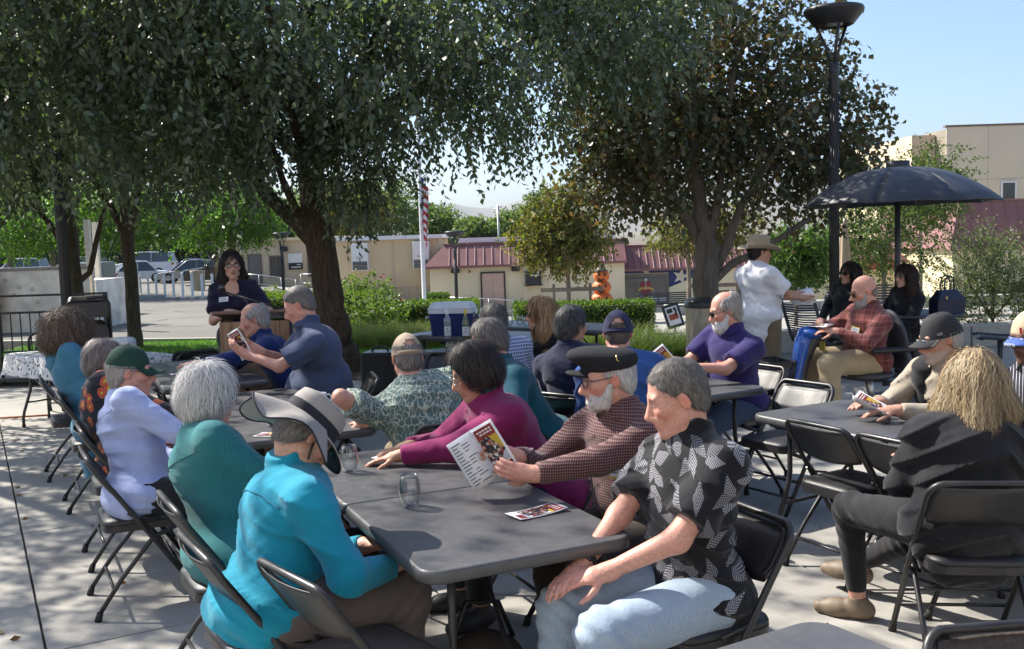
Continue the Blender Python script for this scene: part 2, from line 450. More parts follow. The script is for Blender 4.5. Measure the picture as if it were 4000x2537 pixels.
# ------------------------------------------------------------------ cloth
def cloth(name, c, kind='plain', c2=None, sc_=1.0, rough=0.85):
    if name in _mats: return _mats[name]
    mt, nt, b = _new(name); co = objco(nt); b.inputs['Roughness'].default_value = rough
    b.inputs['Specular IOR Level'].default_value = 0.2; b.inputs['Sheen Weight'].default_value = 0.15
    n1 = noise(nt, 9, 5, co); n2 = noise(nt, 380, 2, co)
    base = ramp(nt, n1, [(0.3, tuple(v*0.88 for v in c)), (0.7, tuple(min(1, v*1.1) for v in c))])
    h = mth(nt, 'ADD', mth(nt, 'MULTIPLY', n2, 0.5), mth(nt, 'MULTIPLY', noise(nt, 26, 4, co, 1.2), 1.5))
    if kind == 'gingham' or kind == 'plaid':
        xyz = nt.nodes.new('ShaderNodeSeparateXYZ')
        wob = nt.nodes.new('ShaderNodeVectorMath'); wob.operation = 'ADD'
        nv = nt.nodes.new('ShaderNodeTexNoise'); nv.inputs['Scale'].default_value = 4; nt.links.new(co, nv.inputs['Vector'])
        sc2 = nt.nodes.new('ShaderNodeVectorMath'); sc2.operation = 'SCALE'; sc2.inputs['Scale'].default_value = 0.03
        nt.links.new(nv.outputs['Color'], sc2.inputs[0]); nt.links.new(co, wob.inputs[0]); nt.links.new(sc2.outputs[0], wob.inputs[1])
        nt.links.new(wob.outputs[0], xyz.inputs[0])
        hx = mth(nt, 'ADD', xyz.outputs[0], mth(nt, 'MULTIPLY', xyz.outputs[1], 0.8))
        f = 2*math.pi/(0.012*sc_)
        sx = mth(nt, 'SINE', mth(nt, 'MULTIPLY', hx, f)); sz = mth(nt, 'SINE', mth(nt, 'MULTIPLY', xyz.outputs[2], f))
        if kind == 'gingham':
            lx = mth(nt, 'GREATER_THAN', sx, 0.45); lz = mth(nt, 'GREATER_THAN', sz, 0.45)
            base = mixc(nt, mth(nt, 'MULTIPLY', mth(nt, 'ADD', lx, lz), 0.42), base, c2)
        else:
            f2 = f*0.31
            bx = mth(nt, 'GREATER_THAN', mth(nt, 'SINE', mth(nt, 'MULTIPLY', hx, f2)), 0.25); bz = mth(nt, 'GREATER_THAN', mth(nt, 'SINE', mth(nt, 'MULTIPLY', xyz.outputs[2], f2)), 0.25)
            base = mixc(nt, mth(nt, 'MULTIPLY', mth(nt, 'ADD', bx, bz), 0.33), base, tuple(v*0.3 for v in c))
            lx = mth(nt, 'GREATER_THAN', mth(nt, 'SINE', mth(nt, 'MULTIPLY', hx, f*0.62)), 0.9); lz = mth(nt, 'GREATER_THAN', mth(nt, 'SINE', mth(nt, 'MULTIPLY', xyz.outputs[2], f*0.62)), 0.9)
            base = mixc(nt, mth(nt, 'MULTIPLY', mth(nt, 'ADD', lx, lz), 0.22), base, c2)
    elif kind == 'lines':
        v = nt.nodes.new('ShaderNodeTexVoronoi'); v.feature = 'DISTANCE_TO_EDGE'; v.inputs['Scale'].default_value = 34/sc_
        nv = nt.nodes.new('ShaderNodeTexNoise'); nv.inputs['Scale'].default_value = 14; nt.links.new(co, nv.inputs['Vector'])
        mp = nt.nodes.new('ShaderNodeMapping'); mp.inputs['Scale'].default_value = (1, 1, 0.55); mp.inputs['Rotation'].default_value = (0.5, 0.6, 0.3)
        ad = nt.nodes.new('ShaderNodeVectorMath'); ad.operation = 'ADD'; s3 = nt.nodes.new('ShaderNodeVectorMath'); s3.operation = 'SCALE'; s3.inputs['Scale'].default_value = 0.07
        nt.links.new(nv.outputs['Color'], s3.inputs[0]); nt.links.new(co, ad.inputs[0]); nt.links.new(s3.outputs[0], ad.inputs[1]); nt.links.new(ad.outputs[0], mp.inputs[0])
        nt.links.new(mp.outputs[0], v.inputs['Vector'])
        base = mixc(nt, ramp(nt, v.outputs['Distance'], [(0.035, (1, 1, 1)), (0.075, (0, 0, 0))]), base, c2)
    elif kind in ('fern', 'floral'):
        xyz = nt.nodes.new('ShaderNodeSeparateXYZ'); nt.links.new(co, xyz.inputs[0])
        cmb = nt.nodes.new('ShaderNodeCombineXYZ')
        nt.links.new(mth(nt, 'ADD', mth(nt, 'MULTIPLY', xyz.outputs[0], 0.9), mth(nt, 'MULTIPLY', xyz.outputs[1], 0.9)), cmb.inputs[0]); nt.links.new(xyz.outputs[2], cmb.inputs[1])
        S_ = (12.5 if kind == 'fern' else 10)/sc_
        v = nt.nodes.new('ShaderNodeTexVoronoi'); v.voronoi_dimensions = '2D'; v.inputs['Scale'].default_value = S_; nt.links.new(cmb.outputs[0], v.inputs['Vector'])
        if kind == 'floral':
            d = v.outputs['Distance']; wv = mth(nt, 'ADD', d, mth(nt, 'MULTIPLY', noise(nt, 60, 2, co), 0.12))
            rr = ramp(nt, wv, [(0.0, (0.55, 0.42, 0.05)), (0.13, (0.45, 0.30, 0.03)), (0.16, (0.45, 0.09, 0.05)), (0.34, (0.42, 0.13, 0.08)), (0.37, (0.02, 0.02, 0.03))], 'CONSTANT')
            base = rr
        else:
            sub = nt.nodes.new('ShaderNodeVectorMath'); sub.operation = 'SUBTRACT'; nt.links.new(cmb.outputs[0], sub.inputs[0])
            nt.links.new(v.outputs['Position'], sub.inputs[1])
            sep = nt.nodes.new('ShaderNodeSeparateColor'); nt.links.new(v.outputs['Color'], sep.inputs[0])
            vr = nt.nodes.new('ShaderNodeVectorRotate'); vr.rotation_type = 'Z_AXIS'; nt.links.new(sub.outputs[0], vr.inputs['Vector'])
            nt.links.new(mth(nt, 'MULTIPLY', sep.outputs[0], 6.28), vr.inputs['Angle'])
            q = nt.nodes.new('ShaderNodeSeparateXYZ'); nt.links.new(vr.outputs[0], q.inputs[0])
            av = mth(nt, 'ABSOLUTE', q.outputs[1]); L = 0.056*sc_
            st = mth(nt, 'GREATER_THAN', mth(nt, 'SINE', mth(nt, 'MULTIPLY', mth(nt, 'SUBTRACT', q.outputs[0], mth(nt, 'MULTIPLY', av, 1.1)), 620/sc_)), -0.35)
            wid = mth(nt, 'MULTIPLY', mth(nt, 'SUBTRACT', L, mth(nt, 'ABSOLUTE', mth(nt, 'ADD', q.outputs[0], 0.012))), 0.40)
            ins = mth(nt, 'LESS_THAN', av, wid)
            fac = mth(nt, 'MULTIPLY', st, ins)
            base = mixc(nt, mth(nt, 'MULTIPLY', fac, mth(nt, 'ADD', mth(nt, 'MULTIPLY', sep.outputs[1], 0.5), 0.5)), base, c2)
    elif kind == 'cord' or kind == 'pin':
        xyz = nt.nodes.new('ShaderNodeSeparateXYZ'); nt.links.new(co, xyz.inputs[0])
        hx = mth(nt, 'ADD', xyz.outputs[0], mth(nt, 'MULTIPLY', xyz.outputs[1], 0.6))
        sx = mth(nt, 'SINE', mth(nt, 'MULTIPLY', hx, 2*math.pi/(0.0075*sc_)))
        if kind == 'cord':
            h = mth(nt, 'ADD', h, mth(nt, 'MULTIPLY', sx, 1.2))
            base = mixc(nt, mth(nt, 'MULTIPLY', mth(nt, 'LESS_THAN', sx, -0.3), 0.35), base, tuple(v*0.45 for v in c))
        else: base = mixc(nt, mth(nt, 'GREATER_THAN', sx, 0.85), base, c2)
    elif kind == 'denim':
        base = mixc(nt, mth(nt, 'MULTIPLY', noise(nt, 5, 5, co), 0.8), base, c2)
        w = noise(nt, 300, 2, objco(nt, (1, 1, 0.25))); base = mixc(nt, 0.25, base, ramp(nt, w, [(0.35, tuple(v*0.6 for v in c)), (0.65, c2)]))
    nt.links.new(base, b.inputs['Base Color']); bump(nt, b, h, 0.35, 0.004)
    _mats[name] = mt; return mt

SKIN = attr_mat('skin', rough=0.5, var=0.14, bscale=95, spec=0.4, bmp=0.2, sub=0.12)
HAIR = attr_mat('hair', rough=0.55, var=0.0, spec=0.3)
BLACK = M('black_plastic', (0.012, 0.012, 0.014), 0.4, var=0.2)
PAL = dict(light=(0.52, 0.30, 0.22), pink=(0.56, 0.29, 0.22), tan=(0.42, 0.23, 0.15), olive=(0.40, 0.24, 0.15))

class Head:
    def __init__(s, o, yaw, pitch, roll, sc_=1.0):
        cy, sy = math.cos(R(yaw)), math.sin(R(yaw)); f = V3(-sy, cy, 0); r_ = V3(cy, sy, 0); u = V3(0, 0, 1)
        p = R(pitch); f2 = f*math.cos(p)-u*math.sin(p); u2 = u*math.cos(p)+f*math.sin(p)
        q = R(roll); r3 = r_*math.cos(q)-u2*math.sin(q); u3 = u2*math.cos(q)+r_*math.sin(q)
        s.o = V3(*o); s.B = np.stack([r3, f2, u3]); s.s = sc_
    def P(s, *q): return s.o+s.s*(V3(*q)@s.B)
    def inv(s, X): return (X-s.o)@s.B.T/s.s
    def ax(s, rot=None): return s.B if rot is None else np.asarray(rot)@s.B
    def mat(s):
        m_ = Matrix.Identity(4)
        for i in range(3):
            for j in range(3): m_[i][j] = s.B[j][i]*s.s
            m_[i][3] = s.o[i]
        return m_
    def E(s, S, c, r_, k=0.02, op='u', rot=None): S.ell(s.P(*c), V3(*r_)*s.s, k*s.s, op, s.ax(rot))
    def C(s, S, a, b, ra, rb, k=0.02, op='u'): S.cone(s.P(*a), s.P(*b), ra*s.s, rb*s.s, k*s.s, op)
def rx(a): c, s_ = math.cos(R(a)), math.sin(R(a)); return np.array([[1, 0, 0], [0, c, s_], [0, -s_, c]])
def head_shape(S, h, fem=False, jaw=1.0, nose=1.0, heavy=0.0):
    h.E(S, (0, -0.014, 0.045), (0.077, 0.099, 0.090), 0.02)
    h.E(S, (0, 0.028, -0.018), (0.060*jaw+heavy*0.006, 0.066, 0.078), 0.03)
    h.C(S, (-0.050*jaw, -0.002, -0.052), (-0.014, 0.066, -0.094), 0.023+heavy*0.006, 0.020, 0.03)
    h.C(S, (0.050*jaw, -0.002, -0.052), (0.014, 0.066, -0.094), 0.023+heavy*0.006, 0.020, 0.03)
    h.E(S, (0, 0.077, -0.097), (0.021, 0.019, 0.019), 0.02)
    if heavy: h.E(S, (0, 0.03, -0.105), (0.05, 0.05, 0.03*heavy+0.01), 0.03)
    h.C(S, (-0.040, 0.078, 0.031), (0.040, 0.078, 0.031), 0.013 if not fem else 0.010, 0.013 if not fem else 0.010, 0.02)   # brow
    for sx in (-1, 1):
        h.E(S, (sx*0.044, 0.060, -0.012), (0.024, 0.026, 0.022), 0.025)           # cheekbone
        h.E(S, (sx*0.033, 0.103, 0.012), (0.021, 0.020, 0.015), 0.012, 's')       # socket
        h.E(S, (sx*0.032, 0.077, 0.012), (0.0145, 0.0145, 0.0135), 0.006)          # eyeball and lid
    h.C(S, (0, 0.088, 0.022), (0, 0.113*nose if nose > 1 else 0.113, -0.026), 0.0085, 0.0135, 0.012)
    h.E(S, (0, 0.111+0.02*(nose-1), -0.029), (0.013, 0.0125, 0.011), 0.010)
    for sx in (-1, 1): h.E(S, (sx*0.0125, 0.102, -0.033), (0.009, 0.011, 0.008), 0.008)
    h.E(S, (0, 0.086, -0.052), (0.030, 0.018, 0.022), 0.02)
    h.C(S, (-0.019, 0.094, -0.0555), (0.019, 0.094, -0.0555), 0.0062, 0.0062, 0.008)
    h.C(S, (-0.016, 0.094, -0.0680), (0.016, 0.094, -0.0680), 0.0072, 0.0072, 0.008)
    h.C(S, (-0.024, 0.104, -0.0615), (0.024, 0.104, -0.0615), 0.0032, 0.0032, 0.006, 's')
    for sx in (-1, 1):
        rot = np.array([[math.cos(0.35*sx), math.sin(0.35*sx), 0], [-math.sin(0.35*sx), math.cos(0.35*sx), 0], [0, 0, 1]])@rx(-12)
        h.E(S, (sx*0.080, -0.010, 0.002), (0.009, 0.019, 0.032), 0.008, 'u', rot)
        h.E(S, (sx*0.090, -0.004, 0.006), (0.006, 0.011, 0.019), 0.006, 's', rot)
def face_colour(q, V, skin, fem=False, brow=(0.05, 0.03, 0.02), grey=None, lip=None):
    n = len(q); C = np.tile(np.array(skin, float), (n, 1))
    def blend(w, c): C[:] = C*(1-w[:, None])+np.array(c)*w[:, None]
    def blob(c, r_): return np.clip(1.6-1.6*np.linalg.norm((q-V3(*c))/V3(*r_), axis=1), 0, 1)
    red = V3(*skin)*V3(1.12, 0.72, 0.66)
    for sx in (-1, 1):
        blend(0.55*blob((sx*0.045, 0.07, -0.02), (0.035, 0.04, 0.03)), red)
        blend(0.6*blob((sx*0.085, -0.01, 0), (0.02, 0.03, 0.04)), red)
        bw = blob((sx*0.031, 0.092, 0.034), (0.024, 0.03, 0.0085)); blend(0.85*np.clip(bw*1.5, 0, 1), brow)
        blend(0.35*blob((sx*0.032, 0.09, 0.008), (0.022, 0.02, 0.016)), V3(*skin)*0.45)
        blend(np.clip(2*blob((sx*0.032, 0.0915, 0.012), (0.013, 0.010, 0.0062)), 0, 1), (0.60, 0.56, 0.52))
        blend(np.clip(2*blob((sx*0.032, 0.0930, 0.012), (0.0058, 0.010, 0.0062)), 0, 1), (0.03, 0.02, 0.015))
        blend(0.9*np.clip(2*blob((sx*0.032, 0.0915, 0.0195), (0.016, 0.012, 0.0035)), 0, 1), (0.04, 0.025, 0.02))
    blend(0.5*blob((0, 0.115, -0.028), (0.022, 0.025, 0.02)), red)
    lp = lip or tuple(V3(*skin)*V3(0.95, 0.55, 0.52)); blend(np.clip(1.3*blob((0, 0.098, -0.062), (0.026, 0.022, 0.0125)), 0, 1), lp)
    blend(0.8*np.clip(1.5*blob((0, 0.104, -0.0615), (0.024, 0.012, 0.0025)), 0, 1), (0.08, 0.03, 0.025))
    if grey is not None:
        w = np.clip((-0.035-q[:, 2])/0.02, 0, 1)*np.clip((q[:, 1]+0.01)/0.03, 0, 1)*np.clip((q[:, 2]+0.13)/0.02, 0, 1); blend(w*grey[1], grey[0])
    return C
def hand_shape(S, w, fd, pn, side, curl=0.5, sc_=1.0, point=False, spread=0.0):
    """palm, four unequal bent fingers and a thumb leaving the side of the palm; returns grip point"""
    fd = unit(fd); pn = unit(pn-fd*(np.dot(pn, fd))); sd = np.cross(fd, pn)*side   # sd points to the thumb side
    w = V3(*w); P = lambda f, s_, n=0: w+(fd*f+sd*s_+pn*n)*sc_
    S.ell(P(0.048, 0.002), V3(0.052, 0.041, 0.0155)*sc_, 0.02, 'u', np.stack([fd, sd, pn]))
    S.cone(P(-0.02, 0), P(0.03, 0.002), 0.027*sc_, 0.026*sc_, 0.025)
    for i, (s_, L) in enumerate(((0.029, 0.92), (0.010, 1.02), (-0.010, 0.95), (-0.028, 0.76))):
        b = P(0.086-0.004*abs(i-1), s_, 0.0); d = unit(fd+sd*(s_*2.0*spread)); ang = 0.25+0.15*i*curl
        for seg, (l, r0, r1) in enumerate(((0.044, 0.0098, 0.0092), (0.027, 0.0092, 0.0084), (0.022, 0.0084, 0.0070))):
            a_ = curl*(0.55, 0.75, 0.5)[seg]*1.0+0.08
            d = unit(d*math.cos(a_)+pn*math.sin(a_)); d = unit(d)
            e = b+d*l*L*sc_; S.cone(b, e, r0*sc_, r1*sc_, 0.004); b = e
            # keep bending in the plane of palm normal
            pnn = unit(pn-d*np.dot(pn, d)); 
            if seg < 2: pn_old = pn; 
    b = P(0.022, 0.030, 0.006); d = unit(fd*0.62+sd*0.62+pn*(0.25+0.35*curl))
    for l, r0, r1, t in ((0.036, 0.0135, 0.0115, 0.0), (0.030, 0.0112, 0.0100, 0.35), (0.026, 0.0100, 0.0078, 0.35)):
        d = unit(d+fd*t*0.6-sd*t*0.55+pn*t*curl*0.4); e = b+d*l*sc_; S.cone(b, e, r0*sc_, r1*sc_, 0.006); b = e
    return P(0.085, 0.01, 0.018)
def seam(info, uv, mat, r_=0.0022, back=True, name='seam'):
    """a stitched line lying on the garment: (u across, v up the torso) pairs marched onto its surface"""
    P, t, rr, f, L, S = info['P'], info['t'], info['r'], info['f'], info['L'], info['top']; d = -f if back else f; out = []
    U = np.array(uv); s = np.linspace(0, len(U)-1, 26)
    for u, v in zip(np.interp(s, range(len(U)), U[:, 0]), np.interp(s, range(len(U)), U[:, 1])):
        p = P+t*L*v+rr*u; q = p+d*0.4
        for k in range(160):
            e = S.eval(q[None])[0]
            if e < 0.003: break
            q = q-d*max(e*0.7, 0.002)
        out.append(q)
    b = MB(); b.tube(out, r_, 5); return b.build(name, mat, info['root'])
PEOPLE = {}
def person(key, label, hip, yaw, head, hyaw=None, hpitch=10, hroll=0, pz=0.54, sex='m', skin='light', belly=0.0, build=1.0, h=0.006,
           hl=None, hr=None, hlf=None, hrf=None, hln=None, hrn=None, curl=0.45, curlr=None, epl=(-0.7, -0.4, -0.6), epr=(0.7, -0.4, -0.6), fl=(-0.12, 0.42, 0.0), fr=(0.12, 0.42, 0.0),
           kpl=(-0.1, 1, 0.7), kpr=(0.1, 1, 0.7), top=None, legs=None, shoes=(0.03, 0.03, 0.035), hair=None, face={}, hs=1.0, group=None,
           beard=None, extra=None, bare_shin=0.0, seed=1):
    h = h*1.12 if h < 0.0056 else h*1.3
    S = Sdf(); yw = R(yaw); c_, s_ = math.cos(yw), math.sin(yw)
    def W(p): dx, dy = p[0]-hip[0], p[1]-hip[1]; return V3(c_*dx+s_*dy, -s_*dx+c_*dy, p[2])
    hc = W(head); hyaw = (hyaw if hyaw is not None else yaw)
    H = Head(hc, hyaw-yaw, hpitch, hroll, hs); wsh = (0.180 if sex == 'm' else 0.160)*build
    hf = H.B[1]*V3(1, 1, 0); hf = unit(hf)
    P = V3(0, 0, pz); Nk = hc+V3(0, 0, -0.145)-0.045*hf
    t = unit(Nk-P); L = np.linalg.norm(Nk-P); r_ = unit(np.cross(V3(0, 1, 0), t)); f = np.cross(t, r_)
    ax = np.stack([r_, f, t]); fem = sex != 'm'
    sh = {-1: Nk-t*0.072-r_*wsh-f*0.005, 1: Nk-t*0.072+r_*wsh-f*0.005}
    def torso(S, e, low=True):
        S.ell(P+t*L*0.70+f*0.006, (0.158*build+e, 0.108*build+e, 0.185), 0.05, 'u', ax)
        S.ell(P+t*L*0.77-f*0.012, (0.150*build+e, 0.085*build+e, 0.115), 0.05, 'u', ax)
        S.ell(P+t*L*0.34+f*(0.02+0.05*belly), (0.142*build+0.03*belly+e, 0.105*build+0.055*belly+e, 0.185), 0.06, 'u', ax)
        if fem:
            for sx in (-1, 1): S.ell(P+t*L*0.60+f*0.085+r_*sx*0.075, (0.062+e, 0.050+e, 0.060), 0.05, 'u', ax)
        if low: S.ell(P+V3(0, -0.01, 0), (0.168*build+0.01*fem+e*1.5, 0.128*build+e*1.6, 0.115+e*0.5), 0.06)
        for sx in (-1, 1):
            S.cone(Nk+t*0.01-f*0.01, sh[sx], 0.046+e*0.4, 0.054+e*0.7, 0.045)
    torso(S, 0)
    S.cone(Nk-t*0.03, H.P(0, -0.028, -0.055), 0.060*build**0.5, 0.054*hs if sex == 'm' else 0.047*hs, 0.03)
    head_shape(S, H, fem, **face.get('shape', {}))
    # arms
    arms = {}
    for sx, hd, fd, pn, ep, cu in ((-1, hl, hlf, hln, epl, curl), (1, hr, hrf, hrn, epr, curlr if curlr is not None else curl)):
        if hd is None: hd = (sx*0.11, 0.34, 0.655)
        elif len(hd) == 4: hd = W(hd[:3])
        el, wr = ik(sh[sx], hd, 0.285, 0.250, ep)
        fa = unit(wr-el); fd = fa if fd is None else (W(V3(*hip, 0)+V3(*fd[:3])) if len(fd) == 4 else V3(*fd))
        pn = V3(0, 0, -1) if pn is None else (W(V3(*hip, 0)+V3(*pn[:3])) if len(pn) == 4 else V3(*pn))
        grip = hand_shape(S, wr+fa*0.012, fd, pn, -1 if sx == 1 else 1, cu, 1.0 if sex == 'm' else 0.9)
        a_ = 0.90 if fem else 1.0
        S.cone(sh[sx], el, 0.052*a_, 0.040*a_, 0.03); S.cone(el, wr, 0.041*a_, 0.027*a_, 0.025)
        arms[sx] = (sh[sx], el, wr, fa, grip)
    # legs
    lg = {}
    for sx, ft, kp in ((-1, fl, kpl), (1, fr, kpr)):
        hj = P+V3(sx*0.092*build, 0.02, -0.01); an = V3(ft[0], ft[1], ft[2]+0.085)
        kn, an = ik(hj, an, 0.43, 0.42, kp)
        td = unit(V3(ft[3], ft[4], 0)) if len(ft) > 4 else unit(V3(sx*0.22, 1, 0))
        S.cone(hj, kn, 0.078*build, 0.055, 0.04); S.cone(kn, an, 0.055, 0.036, 0.03)
        S.cone(an+V3(0, 0, -0.045)-td*0.03, an+V3(0, 0, -0.050)+td*0.13, 0.036, 0.026, 0.03)
        lg[sx] = (hj, kn, an, td)
    V, F = S.mesh(h)
    q = H.inv(V); near = np.linalg.norm(q, axis=1) < 0.17
    sk = PAL.get(skin, skin)
    C = np.tile(np.array(sk, float), (len(V), 1))
    # hide mask from the garment
    T = None
    top_o = None
    if top:
        e = top.get('e', 0.012); T = Sdf(); torso(T, e+0.004)
        for sx in (-1, 1):
            a, el, wr, fa, _ = arms[sx]; er = top.get('es', 0.016)
            if top.get('sleeve', 'long') == 'long':
                T.cone(a, el, 0.055+er*0.8, 0.043+er*0.8, 0.035); T.cone(el, wr-fa*0.01, 0.044+er*0.7, 0.030+er*0.6, 0.02, 'u', False, True)
            elif top['sleeve'] == 'short':
                ud = unit(el-a); T.cone(a, a+ud*0.215, 0.056+er*0.8, 0.050+er*1.2, 0.03, 'u', False, True)
        if top.get('tail', 0) > 0:
            tl = top['tail']; T.ell(P+V3(0, -0.085, -0.03-tl*0.5), (0.175*build, 0.065, 0.10+tl*0.6), 0.05)
        if top.get('collar', 1):
            ch = top.get('collar', 1); cb = Nk-t*0.015
            T.cone(cb, H.P(0, -0.034, -0.062)+(-f*0.004)-t*0.028+t*0.03*(ch-1), 0.073*build**0.5+0.004, 0.064+0.003*ch, 0.018, 'u', False, True)
        if top.get('scoop'):
            T.ell(Nk+f*0.10-t*0.045, (0.068, 0.10, 0.075), 0.01, 's', ax)
        if top.get('zmin') is not None: T.cut((0, 0, top['zmin']), (0, 0, -1))
        # drop in torso where trousers take over is left to the trousers
        amp = top.get('amp', 0.006); ww = top.get('wr', 1.0)
        def disp(X, a=amp, sd=seed):
            y = X@t; x = X@r_; z = X@f
            m_ = 0.5+0.5*snoise(X, 7, sd)
            u = y*66*ww+3.6*snoise(X, 6.5, sd+1)+np.abs(x)*34; s1 = np.sin(u); v_ = 1-np.abs(np.sin(u*0.47+2.2*snoise(X, 5, sd+4))); return a*m_*(0.9*s1*np.abs(s1)-1.9*v_**4)+a*0.2*snoise(X, 20, sd+2)+a*0.3*snoise(X, 80, sd+3)
        TV, TF = T.mesh(h*1.5, disp, amp*2.2)
        d = T.eval(V); dd = disp(V)
        hidden = (d+dd) < -0.010
    else: hidden = np.zeros(len(V), bool)
    LG = None
    if legs:
        LG = Sdf(); e = legs.get('e', 0.014)
        LG.ell(P+V3(0, -0.01, 0), (0.172*build+e*0.6, 0.132*build+e*0.5, 0.118), 0.05)
        if belly > 0.4: LG.ell(P+t*L*0.2+f*0.03, (0.15*build, 0.12*build, 0.1), 0.05, 'u', ax)
        if legs.get('skirt'):
            for sx in (-1, 1): hj, kn, an, td = lg[sx]; LG.cone(hj, kn, 0.10, 0.09, 0.12); LG.cone(kn, kn*0.5+an*0.5, 0.09, 0.11, 0.10, 'u', False, True)
        else:
            for sx in (-1, 1):
                hj, kn, an, td = lg[sx]; cut = legs.get('len', 0.93)
                LG.cone(hj, kn, 0.086*build+e, 0.062+e, 0.045); LG.cone(kn, kn+(an-kn)*cut, 0.062+e, legs.get('hem', 0.052)+e*0.5, 0.03, 'u', False, True)
        am = legs.get('amp', 0.006)
        def ld(X, a=am, sd=seed+40):
            out = a*0.9*snoise(X, 16, sd)+a*0.5*snoise(X, 44, sd+1)
            for sx in (-1, 1):
                w_ = np.exp(-(np.linalg.norm(X-lg[sx][1], axis=-1)/0.13)**2); out = out+a*1.3*w_*np.sin(((X-lg[sx][1])@unit(lg[sx][2]-lg[sx][0]))*120+2*snoise(X, 12, sd+3))
            return out
        LV, LF = LG.mesh(h*2.0, ld, am*2.5)
        hidden |= (LG.eval(V)+ld(V)) < -0.012
    hidden &= ~near
    Vc, Fc = cluster(V, F, hidden, 0.022)
    q = H.inv(Vc); nr = np.linalg.norm(q, axis=1) < 0.17
    C = np.tile(np.array(sk, float), (len(Vc), 1))
    C[nr] = face_colour(q[nr], Vc[nr], sk, fem, **{k: v for k, v in face.items() if k in ('brow', 'grey', 'lip')})
    for sx in (-1, 1):
        wr = arms[sx][2]; dist = np.linalg.norm(Vc-arms[sx][4], axis=1); w = np.clip(1-dist/0.09, 0, 1)*0.35
        C = C*(1-w[:, None])+(V3(*sk)*V3(1.1, 0.78, 0.72))*w[:, None]
    root = raw_mesh('person', Vc, Fc, SKIN, None, True, C)
    root.location = (hip[0], hip[1], 0); root.rotation_euler = (0, 0, yw)
    tag(root, label, 'person', group)
    if top:
        so_ = raw_mesh(top.get('name', 'shirt'), TV, TF, top['mat'], root); cl = top.get('collar', 1)
        if 1.15 < cl < 1.8:
            A = unit(H.P(0, -0.034, -0.062)-Nk); cr = unit(np.cross(f, A)); cf = np.cross(A, cr); vs = []; n = 30; k = build**0.5
            for i in range(n+1):
                a = R(112+316*i/n); d = cr*math.cos(a)+cf*math.sin(a)*0.95; fr_ = max(0, math.sin(a)); wv = 0.003*math.sin(i*1.7)
                for rr, zz in ((0.062*k, 0.034), (0.064*k, 0.044), (0.068*k, 0.043), ((0.090+0.012*fr_)*k+wv, 0.006-0.016*fr_), ((0.086+0.012*fr_)*k+wv, 0.003-0.016*fr_)): vs.append(Nk+d*rr+A*(zz+0.006*(cl-1)))
            raw_mesh('collar', np.array(vs), np.array([(i*5+j, i*5+j+1, i*5+j+6, i*5+j+5) for i in range(n) for j in range(4)]), top['mat'], so_)
    if legs: raw_mesh(legs.get('name', 'trousers'), LV, LF, legs['mat'], root)
    if shoes is not None:
        for sx in (-1, 1):
            hj, kn, an, td = lg[sx]; Q = Sdf(); g0 = an[2]-0.085
            zc = lambda p, z: V3(p[0], p[1], g0+z)
            Q.cone(zc(an-td*0.035, 0.040), zc(an+td*0.10, 0.032), 0.042, 0.041, 0.03); Q.cone(zc(an+td*0.08, 0.030), zc(an+td*0.165, 0.028), 0.044, 0.030, 0.03)
            Q.cone(zc(an, 0.05), zc(an, 0.10), 0.042, 0.040, 0.03, 'u', False, True); Q.cut((0, 0, g0+0.002), (0, 0, -1))
            sv, sf = Q.mesh(max(h, 0.007)); so_ = raw_mesh('shoe', sv, sf, M('shoe_%02d%02d%02d' % tuple(int(99*c) for c in shoes), shoes, 0.6), root)
    # hair
    if hair:
        hair_build(root, H, hair, h, seed, t)
    if beard:
        Bd = Sdf(); bl = beard.get('len', 0.02)
        H.E(Bd, (0, 0.058, -0.080-bl*0.4), (0.058, 0.050, 0.036+bl*0.6), 0.02); 
        for sx in (-1, 1): H.C(Bd, (sx*0.067, 0.010, -0.018), (sx*0.045, 0.045, -0.085), 0.013, 0.026, 0.02)
        H.C(Bd, (-0.028, 0.088, -0.052), (0.028, 0.088, -0.052), 0.0085, 0.0085, 0.012); H.C(Bd, (-0.032, 0.082, -0.055), (-0.028, 0.066, -0.09), 0.012, 0.016, 0.012); H.C(Bd, (0.032, 0.082, -0.055), (0.028, 0.066, -0.09), 0.012, 0.016, 0.012)
        H.E(Bd, (0, 0.108, -0.064), (0.018, 0.014, 0.007), 0.004, 's')
        bv, bf = Bd.mesh(max(h*0.9, 0.004), lambda X: 0.003*snoise(X, 160, 3)+0.003*snoise(X, 320, 4), 0.006)
        nn = vnormals(bv, bf); qq = H.inv(bv); mk = qq[:, 2] < -0.02
        fw = H.B[2]*-1
        sv, sf, scl = strands(seed+9, bv[mk], nn[mk], int(900*beard.get('dens', 1)), lambda X: np.tile(fw, (len(X), 1)), 0.018+bl*0.8, 3, 0.0022, beard['cols'], Bd, (0, 0.004), 0, 0.3)
        cc = np.tile(np.mean(np.array(beard['cols']), 0)*0.8, (len(bv), 1))*(1+0.25*snoise(bv, 220, 5))[:, None]
        raw_mesh('beard', np.concatenate([bv, sv]), np.concatenate([bf, sf+len(bv)]), HAIR, root, True, np.concatenate([cc, scl]))
    info = dict(root=root, H=H, arms=arms, legs=lg, P=P, t=t, r=r_, f=f, L=L, Nk=Nk, top=T, sh=sh)
    PEOPLE[key] = info
    if extra: extra(info)
    return info
